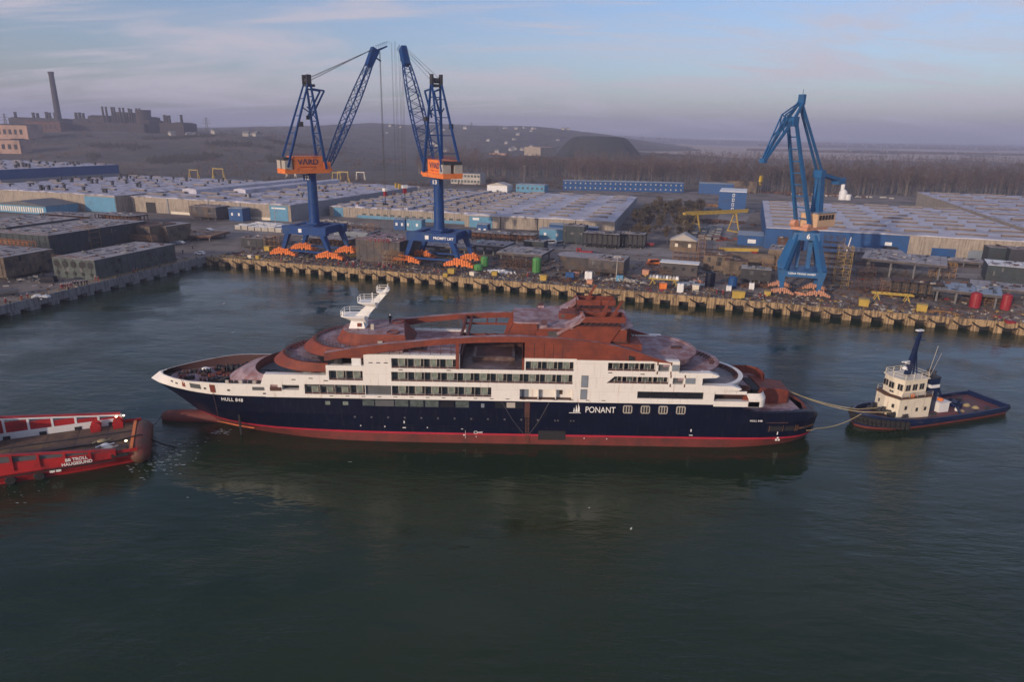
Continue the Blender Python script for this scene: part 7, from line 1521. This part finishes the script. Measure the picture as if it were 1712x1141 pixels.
# ---------------------------------------------------------------- terrain beyond the yard
def sstep(a, b_, x): t = min(1, max(0, (x-a)/(b_-a))); return t*t*(3-2*t)
def hash2(x, y): return math.sin(x*0.0131+1.7*math.sin(y*0.0043))*math.cos(y*0.0077+1.3*math.sin(x*0.0061))
def terr(x, y):
    s = x/max(y, 1); d = y
    left = 1-sstep(-0.42, -0.14, s)
    cen = sstep(-0.5, -0.2, s)*(1-sstep(0.02, 0.30, s))
    z = 3.5+left*(39*sstep(820, 1330, d)+6*sstep(1400, 2600, d))
    z += cen*(11*sstep(900, 1350, d)+66*sstep(1500, 2700, d)-30*sstep(2800, 4500, d))*(1-0.55*left)
    z += (4.0*hash2(x, y)+2.0*hash2(x*3.1+40, y*2.7))*sstep(800, 1500, d)*(0.25+0.75*max(left, cen))
    z += 14*sstep(4500, 8000, d)*(1+0.4*math.sin(x*0.001))
    return z
M['scrub'] = mat('winter_scrub', (0.10, 0.078, 0.057), 1.0, var=0.45, scale=0.03, c2=(0.06, 0.057, 0.045), amt=0.55, sc2=0.008, detail=10)
b = MB(); ys = [700+5*0]; 
while ys[-1] < 9300: ys.append(ys[-1]*1.032)
ss = [-1.15+2.3*i/90 for i in range(91)]; rows = []
for y in ys:
    for s in ss: b.v.append((s*y, y, terr(s*y, y) if y > 705 else 3.5))
n = len(ss)
for j in range(len(ys)-1):
    for i in range(n-1): b.f.append((j*n+i, j*n+i+1, (j+1)*n+i+1, (j+1)*n+i)); b.m.append(0)
tag(b.build('terrain', M['scrub'], None, True), kind='structure')
M['field'] = mat('pale_stubble_field', (0.38, 0.29, 0.23), 1.0, var=0.2, scale=0.01)
def T(px, py, d):   # a point on the terrain along a picture direction at distance d
    r_ = ray(px, py); x = r_.x*d/r_.y; return (x, d, terr(x, d))
b = MB(); xs_ = [330+i*250 for i in range(22)]; b.strip([(x, 1850, terr(x, 1850)+0.6) for x in xs_], [(x, 4300, terr(x, 4300)+0.6) for x in xs_]); tag(b.build('field', M['field'], None, True), kind='structure')
# slag heap
b = MB(); prof = [(1.0, 0), (0.9, 0.22), (0.78, 0.52), (0.66, 0.8), (0.55, 0.94), (0.38, 1.0), (0.0, 1.0)]; nn = 40
cx_, cy_, cz_ = T(1002, 240, 1420); vs = []
for (r_, h_) in prof:
    for i in range(nn):
        a = 2*math.pi*i/nn; k = 1+0.08*math.sin(3*a)+0.04*math.sin(7*a+1); vs.append((cx_+88*r_*k*math.cos(a), cy_+60*r_*k*math.sin(a), cz_-3+(56.0-cz_)*h_+random.uniform(-0.6, 0.6)))
fs = [(k*nn+i, k*nn+(i+1) % nn, (k+1)*nn+(i+1) % nn, (k+1)*nn+i) for k in range(len(prof)-1) for i in range(nn)]
b.add(vs, fs); tag(b.build('hill', mat('slag_heap', (0.03, 0.034, 0.03), 1.0, var=0.3, scale=0.05), None, True), kind='structure')
b = MB(); cx_, cy_, cz_ = T(1110, 245, 1500); vs = []
for (r_, h_) in prof:
    for i in range(nn):
        a = 2*math.pi*i/nn; vs.append((cx_+70*r_*math.cos(a), cy_+30*r_*math.sin(a), cz_-2+16*h_+random.uniform(-1, 1)))
b.add(vs, fs); tag(b.build('hill', M['scrub'], None, True), kind='structure')
# ---------------------------------------------------------------- factory on the plateau
FD = 1500
M['fact'] = mat('sooty_concrete', (0.055, 0.044, 0.038), 0.95, var=0.3, scale=0.05, c2=(0.05, 0.042, 0.04), amt=0.5, sc2=0.02)
M['factpink'] = mat('pink_render', (0.42, 0.27, 0.20), 0.9, var=0.15, scale=0.1, c2=(0.25, 0.17, 0.13), amt=0.4, sc2=0.04)
def fx(px, d=FD): r_ = ray(px, 205); return r_.x*d/r_.y
def fz(py, px=200, d=FD): return PY(px, py, d)[1]
def stack(label, px, ptop, w_, d=FD, m='fact', name='chimney', pbase=None, cap=True):
    x = fx(px, d); z0 = terr(x, d)-2; zt = fz(ptop, px, d); r_ = w_*d/FOC/2; b = MB(); h_ = zt-z0
    b.lathe((0, 0, 0), [(r_*1.35, 0), (r_, h_*0.96), (r_*1.15, h_*0.965), (r_*1.15, h_)], 14); o = b.build(name, M[m], None, 'auto'); o.location = (x, d, z0); return tag(o, label, 'chimney')
stack('tall free standing factory chimney at far left', 99, 120, 7.4)
for i, (px, pt) in enumerate(((28, 187), (58, 188), (65, 189), (80, 187), (85, 188), (94, 188), (129, 188), (135, 188), (141, 189))): tag(stack('', px, pt, 4.2, FD+20), 'short chimney in the row left of the main factory, %s from the left' % ('first', 'second', 'third', 'fourth', 'fifth', 'sixth', 'seventh', 'eighth', 'ninth')[i], 'chimney', 'short chimneys left of the main factory')
for i, (px, pt) in enumerate(((174.5, 178), (180.5, 178.5), (190, 179), (194, 179), (203, 180), (209, 180), (218, 181), (222, 182), (231, 181), (236, 181))): tag(stack('', px, pt, 3.0, FD-10), 'slim chimney on the roof of the main factory, %s from the left' % ('first', 'second', 'third', 'fourth', 'fifth', 'sixth', 'seventh', 'eighth', 'ninth', 'tenth')[i], 'chimney', 'slim chimneys on the main factory')
for i, (px, pt) in enumerate(((276, 192), (280, 193), (284, 193), (304, 192))): tag(stack('', px, pt, 3.8, FD-60), ('first', 'second', 'third', 'last')[i]+' short chimney right of the cooling tower counted from the left', 'chimney', 'short chimneys right of the cooling tower')
x = fx(254); z0 = terr(x, FD-30)-2; zt = fz(184, 254, FD-30); h_ = zt-z0; b = MB(); b.lathe((0, 0, 0), [(17, 0), (14.5, h_*0.5), (14, h_*0.8), (14.8, h_*0.97), (14.8, h_)], 24); o = b.build('cooling_tower', M['fact'], None, 'auto'); o.location = (x, FD-30, z0); tag(o, 'squat round cooling tower at the right of the factory', 'cooling tower')
def fblock(label, px0, px1, ptop, m='fact', d=FD, dep=60, wins=True, name='factory_block'):
    x0, x1 = fx(px0, d), fx(px1, d); z0 = terr((x0+x1)/2, d)-4; zt = fz(ptop, (px0+px1)/2, d); t = empty(name, ((x0+x1)/2, d, z0)); tag(t, label, 'factory'); W = x1-x0; h_ = zt-z0
    b = MB(); b.bb(-W/2, W/2, 0, dep, 0, h_); wo = b.build('wall', M[m], t); b = MB(); n = max(1, int(W/18))
    for k in range(n): b.prism_xz([(-W/2+W*k/n, h_), (-W/2+W*(k+1)/n-0.3, h_), (-W/2+W*(k+0.5)/n, h_+random.uniform(0.8, 2.5))], -0.5, dep)
    b.build('roof', M['fact'], t)
    if wins:
        for k in range(max(1, int(W/9))): b = MB(); xx = -W/2+4+9*k; b.bb(xx, xx+4.5, -0.3, -0.01, h_*0.45, h_*0.75); b.build('window', M['dark'], wo)
    return t
fblock('low long factory hall left of the tall chimney', 15, 95, 198); fblock('stepped factory block right of the tall chimney', 122, 150, 199); fblock('main factory block with chimneys on its roof', 148, 245, 195, d=FD); fblock('taller middle block of the main factory', 190, 214, 188, d=FD+30); fblock('right factory block beside the cooling tower', 240, 250, 202, d=FD-50); fblock('low dark factory wing below the main block', 120, 240, 206, d=FD-60); fblock('small blocks at the right end of the factory', 266, 306, 206, d=FD-70); fblock('ruined pink factory building at the far left edge', -20, 43, 209, 'factpink', d=FD-330, dep=40); fblock('ruined pale building below the pink one at the left edge', -20, 26, 234, 'factpink', d=FD-480, dep=24); fblock('low brown factory shed behind the pink building', 40, 100, 203, 'rust', d=FD-100, dep=24)
# ---------------------------------------------------------------- other far buildings
def far_building(label, px, pbase, d, L, D_, Hh, wall, roof, rot=0.0, name='warehouse', ridge=0.8, cat='warehouse'):
    x, y, z = T(px, pbase, d); z += (3.5 if d == 1290 else 0); t = empty(name, (x, y, z-1), QA+rot); tag(t, label, cat); b = MB(); b.bb(-L/2, L/2, 0, D_, 0, Hh); b.build('wall', M[wall], t); b = MB(); b.prism_xz([(-L/2-.4, Hh), (L/2+.4, Hh), (0, Hh+ridge)], -.4, D_+.4); b.build('roof', M[roof], t); return t
far_building('big white warehouse with pinkish roof on the far hillside', 890, 256, 1290, 38, 46, 15, 'wallbeige', 'factpink', R(-22))
far_building('long low white shed below the slag heap', 1005, 252, 1180, 40, 14, 2.2, 'frame', 'frame'); far_building('low tan shed left of the white warehouse', 832, 250, 1330, 34, 14, 3.0, 'factpink', 'factpink')
M['houseroof'] = mat('grey_house_roof', (0.2, 0.19, 0.19), 0.9); pr = None
def cottage():
    t = empty('cottage', (0, 0, 0)); b = MB(); b.bb(-5, 5, -4, 4, 0, 4); b.build('wall', M['frame'], t); b = MB(); b.prism_xz([(-5.5, 4), (5.5, 4), (0, 7)], -4.4, 4.4); b.build('roof', M['houseroof'], t); return t
rnd = random.Random(3)
for k in range(44):
    px = rnd.uniform(640, 990) if k < 34 else rnd.uniform(250, 460); d = rnd.uniform(1550, 2550) if k < 34 else rnd.uniform(1250, 1500)
    o = pr and copy_tree(pr) or cottage(); pr = pr or o; x, y, z = T(px, 230, d); o.location = (x, y, z-0.5); o.rotation_euler = (0, 0, rnd.uniform(0, 3)); s_ = rnd.uniform(0.8, 1.5); o.scale = (s_, s_, s_)
    tag(o, 'tiny pale cottage among the scattered village houses on the far hillside' if k < 34 else 'tiny pale cottage on the ridge right of the factory', 'house', 'village houses on the hillside' if k < 34 else 'cottages by the factory ridge')
# pylons
def pylon():
    b = MB(); b.lattice((0, 0, 0), (0, 0, 44), 8, 1.0, 8, 1.0, 9, 0.55, 0.3, 0, (1, 0, 0), None)
    for z, w_ in ((30, 10), (36, 8), (41, 6)): b.beam((-w_, 0, z), (w_, 0, z), 0.5); b.beam((-w_, 0, z), (0, 0, z+2.5), 0.3); b.beam((w_, 0, z), (0, 0, z+2.5), 0.3)
    return b.build('pylon', M['steel'])
pr = None
for px, d, lb in ((641, 1500, 'pylon on the ridge between the tall cranes, the left one'), (660, 1450, 'pylon on the ridge between the tall cranes, the right one'), (590, 1900, 'distant pylon left of the crane hoist ropes'), (690, 1900, 'distant pylon behind the boom of crane 13'), (831, 2000, 'distant pylon right of crane 13'), (11, 1250, 'pylon at the far left of the factory'), (346, 1400, 'pylon right of the factory chimneys'), (788, 2100, 'faint pylon right of crane 13 on the hill'), (396, 800, 'nearer pylon on the slope behind the left halls')):
    o = pr.copy() if pr else pylon(); 
    if pr: link(o)
    pr = pr or o; x, y, z = T(px, 215, d); o.location = (x, y, z-1); o.rotation_euler = (0, 0, 0.3); s_ = 0.8 if d > 1000 else 0.62; o.scale = (s_, s_, s_); tag(o, lb, 'pylon')
# ---------------------------------------------------------------- bare winter trees
M['bark'] = mat('pale_bark', (0.17, 0.145, 0.12), 0.95, var=0.35, scale=0.4); M['twig'] = mat('winter_twigs', (0.085, 0.057, 0.041), 1.0, var=0.45, scale=0.05, c2=(0.045, 0.037, 0.030), amt=0.5, sc2=0.02)
M['olive'] = mat('olive_twigs', (0.155, 0.115, 0.065), 1.0, var=0.4, scale=0.1, c2=(0.08, 0.075, 0.042), amt=0.5, sc2=0.05)
def tree_proto(seed, h_, m, name='bare_tree', nt_=260, wf=1.0):
    rn = random.Random(seed); t = empty(name, (0, 0, -50)); b = MB(); tips = []
    top = (rn.uniform(-.4, .4), rn.uniform(-.4, .4), h_*0.9); b.tube([(0, 0, 0), (top[0]*0.3, top[1]*0.3, h_*0.4), top], h_*0.013, 5, 0, 0.04)
    for k in range(13):
        z = h_*rn.uniform(0.26, 0.8); a = rn.uniform(0, 6.28); l = h_*rn.uniform(0.14, 0.30)*(1.2-z/h_*0.6); e = (math.cos(a)*l*0.55, math.sin(a)*l*0.55, z+l*0.9); c_ = (top[0]*z/h_*0.5, top[1]*z/h_*0.5, z); b.tube([c_, ((c_[0]+e[0])/2, (c_[1]+e[1])/2, (z+e[2])/2-0.3), e], h_*0.006, 4, 0, 0.03, False); tips.append((c_, e))
    b.build('trunk', M['bark'], t); b = MB()
    for k in range(nt_):
        c_, e = rn.choice(tips); f = rn.uniform(0.35, 1.25); p = Vector((c_[0]+(e[0]-c_[0])*f+rn.gauss(0, h_*0.03), c_[1]+(e[1]-c_[1])*f+rn.gauss(0, h_*0.03), c_[2]+(e[2]-c_[2])*f+rn.gauss(0, h_*0.03)))
        a = rn.uniform(0, 6.28); el = rn.uniform(0.1, 1.4); l = h_*rn.uniform(0.05, 0.11); dv = Vector((math.cos(a)*math.cos(el), math.sin(a)*math.cos(el), math.sin(el)))*l; w_ = Vector((-math.sin(a), math.cos(a), 0.2))*h_*rn.uniform(0.003, 0.008)*wf
        b.add([p-w_, p+w_, p+dv], [(0, 1, 2)])
    b.build('crown', m, t); return t
PT = [tree_proto(i, 20+1.6*(i % 4), M['twig']) for i in range(6)]; used = set()
def put_tree(pk, x, y, z, s_, label, group, cat='tree'):
    p = PT[pk]; o = p if pk not in used else copy_tree(p); used.add(pk); o.location = (x, y, z); o.rotation_euler = (0, 0, random.uniform(0, 6.28)); k_ = 1.9 if pk > 5 else 1.0; o.scale = (s_*k_, s_*k_, s_*random.uniform(0.9, 1.15)); tag(o, label, cat, group)
def edge_y(px): return 860 if px < 960 else (790 if px < 1180 else 672)
n_ = 0
while n_ < 262:
    px = random.uniform(770, 1712); d = edge_y(px)+abs(random.gauss(0, 1))*55; r_ = ray(px, 300); x = r_.x*d/r_.y
    if 1060 < px < 1180 and d < 780: continue
    put_tree(n_ % 6, x, d, terr(x, d)-0.2, random.uniform(0.75, 1.2), 'bare grey brown tree in the front rows of the winter forest', 'trees at the forest edge'); n_ += 1
PT += [tree_proto(20+i, 11, M['olive'], 'yard_tree', 520, 2.6) for i in range(2)]
for k in range(95):
    u_, v_ = random.uniform(153, 190), random.uniform(122, 300); x, y = YD(u_, v_); put_tree(6+k % 2, x, y, GZ, random.uniform(0.45, 1.0), 'olive brown tree in the thicket between the central hall and the yard road', 'trees beside the yard road')
# the deep forest behind: one mass of bare crowns
b = MB(); rn = random.Random(11)
def mass_tree(b, x, y, z, h_, nt_):
    w0 = h_*0.008; b.add([(x-w0*1.4, y, z), (x+w0*1.4, y, z), (x, y, z+h_*0.9)], [(0, 1, 2)], 1)
    for k in range(nt_):
        t = rn.random()**0.7; zz = z+h_*(0.22+0.68*t); r_ = h_*0.17*(1-abs(t-0.45)*0.9); px_, py_ = x+rn.gauss(0, r_*0.6), y+rn.gauss(0, r_*0.6); a = rn.uniform(-1.1, 1.1); l = h_*rn.uniform(0.08, 0.17); w_ = h_*rn.uniform(0.006, 0.013)
        b.v += [(px_-w_, py_, zz), (px_+w_, py_, zz), (px_+math.sin(a)*l*0.7, py_+rn.uniform(-l, l)*0.4, zz+math.cos(a)*l)]; i_ = len(b.v); b.f.append((i_-3, i_-2, i_-1)); b.m.append(0)
for k in range(4600):
    px = rn.uniform(700, 1790); e = edge_y(px)+40; d = e+(rn.random()**1.6)*(1050 if px > 1130 else 520); r_ = ray(px, 300); x = r_.x*d/r_.y
    if px < 1130 and d > 1250 and rn.random() < 0.6: continue
    if 800 < px < 960 and d > 1040: continue
    mass_tree(b, x, d, terr(x, d)-0.3, rn.uniform(17, 26), 34 if d < 1100 else 20)
tag(b.build('forest', [M['twig'], M['bark']]), 'wide bare winter forest stretching to the plain behind the yard', 'forest', kind='stuff')
# scrub and thickets on the slopes
b = MB()
for k in range(5200):
    px = rn.uniform(-20, 960); d = 715+(rn.random()**1.5)*1750; r_ = ray(px, 260); x = r_.x*d/r_.y
    if hash2(x*2.2, d*1.6) < -0.15+0.5*rn.random(): continue
    h_ = rn.uniform(2.0, 6.5); z = terr(x, d)-0.2
    for q in range(9):
        px_, py_ = x+rn.gauss(0, h_*0.45), d+rn.gauss(0, h_*0.45); w_ = h_*rn.uniform(0.03, 0.09); a = rn.uniform(-0.8, 0.8); b.v += [(px_-w_, py_, z), (px_+w_, py_, z), (px_+math.sin(a)*h_*0.5, py_, z+h_*rn.uniform(0.5, 1.0))]; i_ = len(b.v); b.f.append((i_-3, i_-2, i_-1)); b.m.append(0)
for k in range(520):
    px = rn.uniform(306, 760); d = rn.uniform(1330, 1500) if px < 500 else rn.uniform(1900, 2500); r_ = ray(px, 215); x = r_.x*d/r_.y
    if math.sin(px*0.06)+math.sin(px*0.017) < rn.uniform(-1, 1): continue
    mass_tree(b, x, d, terr(x, d)-0.5, rn.uniform(7, 15), 16)
b.m = [0]*len(b.f)
for k in range(900):        # dark terraced thickets on the slope
    px = rn.uniform(150, 520); band = rn.choice([985, 1010, 1120, 1230]); d = band+rn.gauss(0, 10)+25*math.sin(px*0.02); r_ = ray(px, 240); x = r_.x*d/r_.y
    if math.sin(px*0.031+band) < -0.2: continue
    for q in range(10):
        h_ = rn.uniform(3, 8); px_, py_ = x+rn.gauss(0, 4), d+rn.gauss(0, 3); w_ = h_*rn.uniform(0.05, 0.16); a = rn.uniform(-0.8, 0.8); z = terr(px_, py_)-0.3; b.v += [(px_-w_, py_, z), (px_+w_, py_, z), (px_+math.sin(a)*h_*0.5, py_, z+h_*rn.uniform(0.5, 1.0))]; i_ = len(b.v); b.f.append((i_-3, i_-2, i_-1)); b.m.append(1)
tag(b.build('undergrowth', [M['twig'], mat('dark_thicket', (0.045, 0.042, 0.036), 1.0, var=0.4, scale=0.05)]), 'brown winter scrub and thickets on the slopes below the factory', 'scrub', kind='stuff')
# far tree lines on the plain
b = MB()
for (d, x0, x1, h_) in ((2750, 900, 2600, 16), (4400, 1500, 5200, 22), (5600, 200, 6500, 24)):
    for k in range(420):
        x = rn.uniform(x0, x1); mass_tree(b, x, d+rn.uniform(-60, 60), terr(x, d)-1, h_*rn.uniform(0.6, 1.2), 5); 
        w_ = h_*rn.uniform(0.3, 0.9); z = terr(x, d)-1; b.add([(x-w_, d, z), (x+w_, d, z), (x+w_*0.5, d+2, z+h_*0.7), (x-w_*0.5, d+2, z+h_*0.75)], [(0, 1, 2, 3)])
tag(b.build('treeline', [M['twig'], M['bark']]), 'far lines of trees crossing the plain at the right', 'treeline', kind='stuff')
# ---------------------------------------------------------------- gulls
def gull(label, x, y, z, s_, rz):
    b = MB(); b.lathe((0, 0, 0), [(0.02, -0.32), (0.08, -0.15), (0.09, 0.05), (0.05, 0.22), (0.015, 0.34)], 8, 0, 'x'); o = b.build('gull', M['white'], None, True); o.location = (x, y, z); o.rotation_euler = (0, 0, rz); o.scale = (s_, s_, s_); tag(o, label, 'gull')
    for sg in (-1, 1): q = MB(); q.add([(-0.1, sg*0.06, 0.03), (0.12, sg*0.06, 0.03), (0.05, sg*0.45, 0.22), (-0.08, sg*0.42, 0.2), (-0.12, sg*0.95, 0.08)], [(0, 1, 2, 3), (3, 2, 4)] if sg < 0 else [(3, 2, 1, 0), (4, 2, 3)]); q.build('wing', M['white'], o)
for px, py, z, s_, lb in ((1055, 885, 5.0, 0.5, 'white gull flying low over the water in front of the ship'), (374, 508, 1.0, 0.8, 'white gull over the water beyond the ship bow'), (390, 556, 0.8, 0.7, 'small white gull close to the water beyond the bow deck'), (985, 850, 3.0, 0.3, 'tiny gull over the water below the company name')):
    x, y = G(px, py, z); gull(lb, x, y, z, s_, random.uniform(0, 6))
# churned foam behind the red vessel and small foam flecks along the hulls
M['foam'] = mat('water_foam', (0.34, 0.37, 0.37), 0.6, var=0.3, scale=2.0)
b = MB(); rf = random.Random(5)
def fleck(x, y, s_):
    n_ = rf.randint(5, 7); a0 = rf.random()*6; b.add([(x+s_*rf.uniform(0.5, 1.1)*math.cos(a0+6.283*i/n_)*1.9, y+s_*rf.uniform(0.4, 1.0)*math.sin(a0+6.283*i/n_)*0.7, 0.015) for i in range(n_)], [tuple(range(n_))])
for k in range(190): fleck(-62.5+rf.gauss(0, 2.6), 110.5+rf.gauss(0, 3.6), abs(rf.gauss(0, 0.13))+0.03)
for k in range(60): fleck(-57.0+rf.gauss(0, 1.2), 122.0+rf.gauss(0, 0.6), abs(rf.gauss(0, 0.12))+0.03)
for k in range(50): fleck(-75-rf.random()*12, 102.5-rf.random()*9+rf.gauss(0, 1), abs(rf.gauss(0, 0.08))+0.02)
for k in range(26): fleck(rf.uniform(-150, -20), rf.uniform(95, 220), abs(rf.gauss(0, 0.12))+0.04)
tag(b.build('foam', M['foam']), 'broken white foam on the water by the red vessel stern and the ship bow', 'foam', kind='stuff')
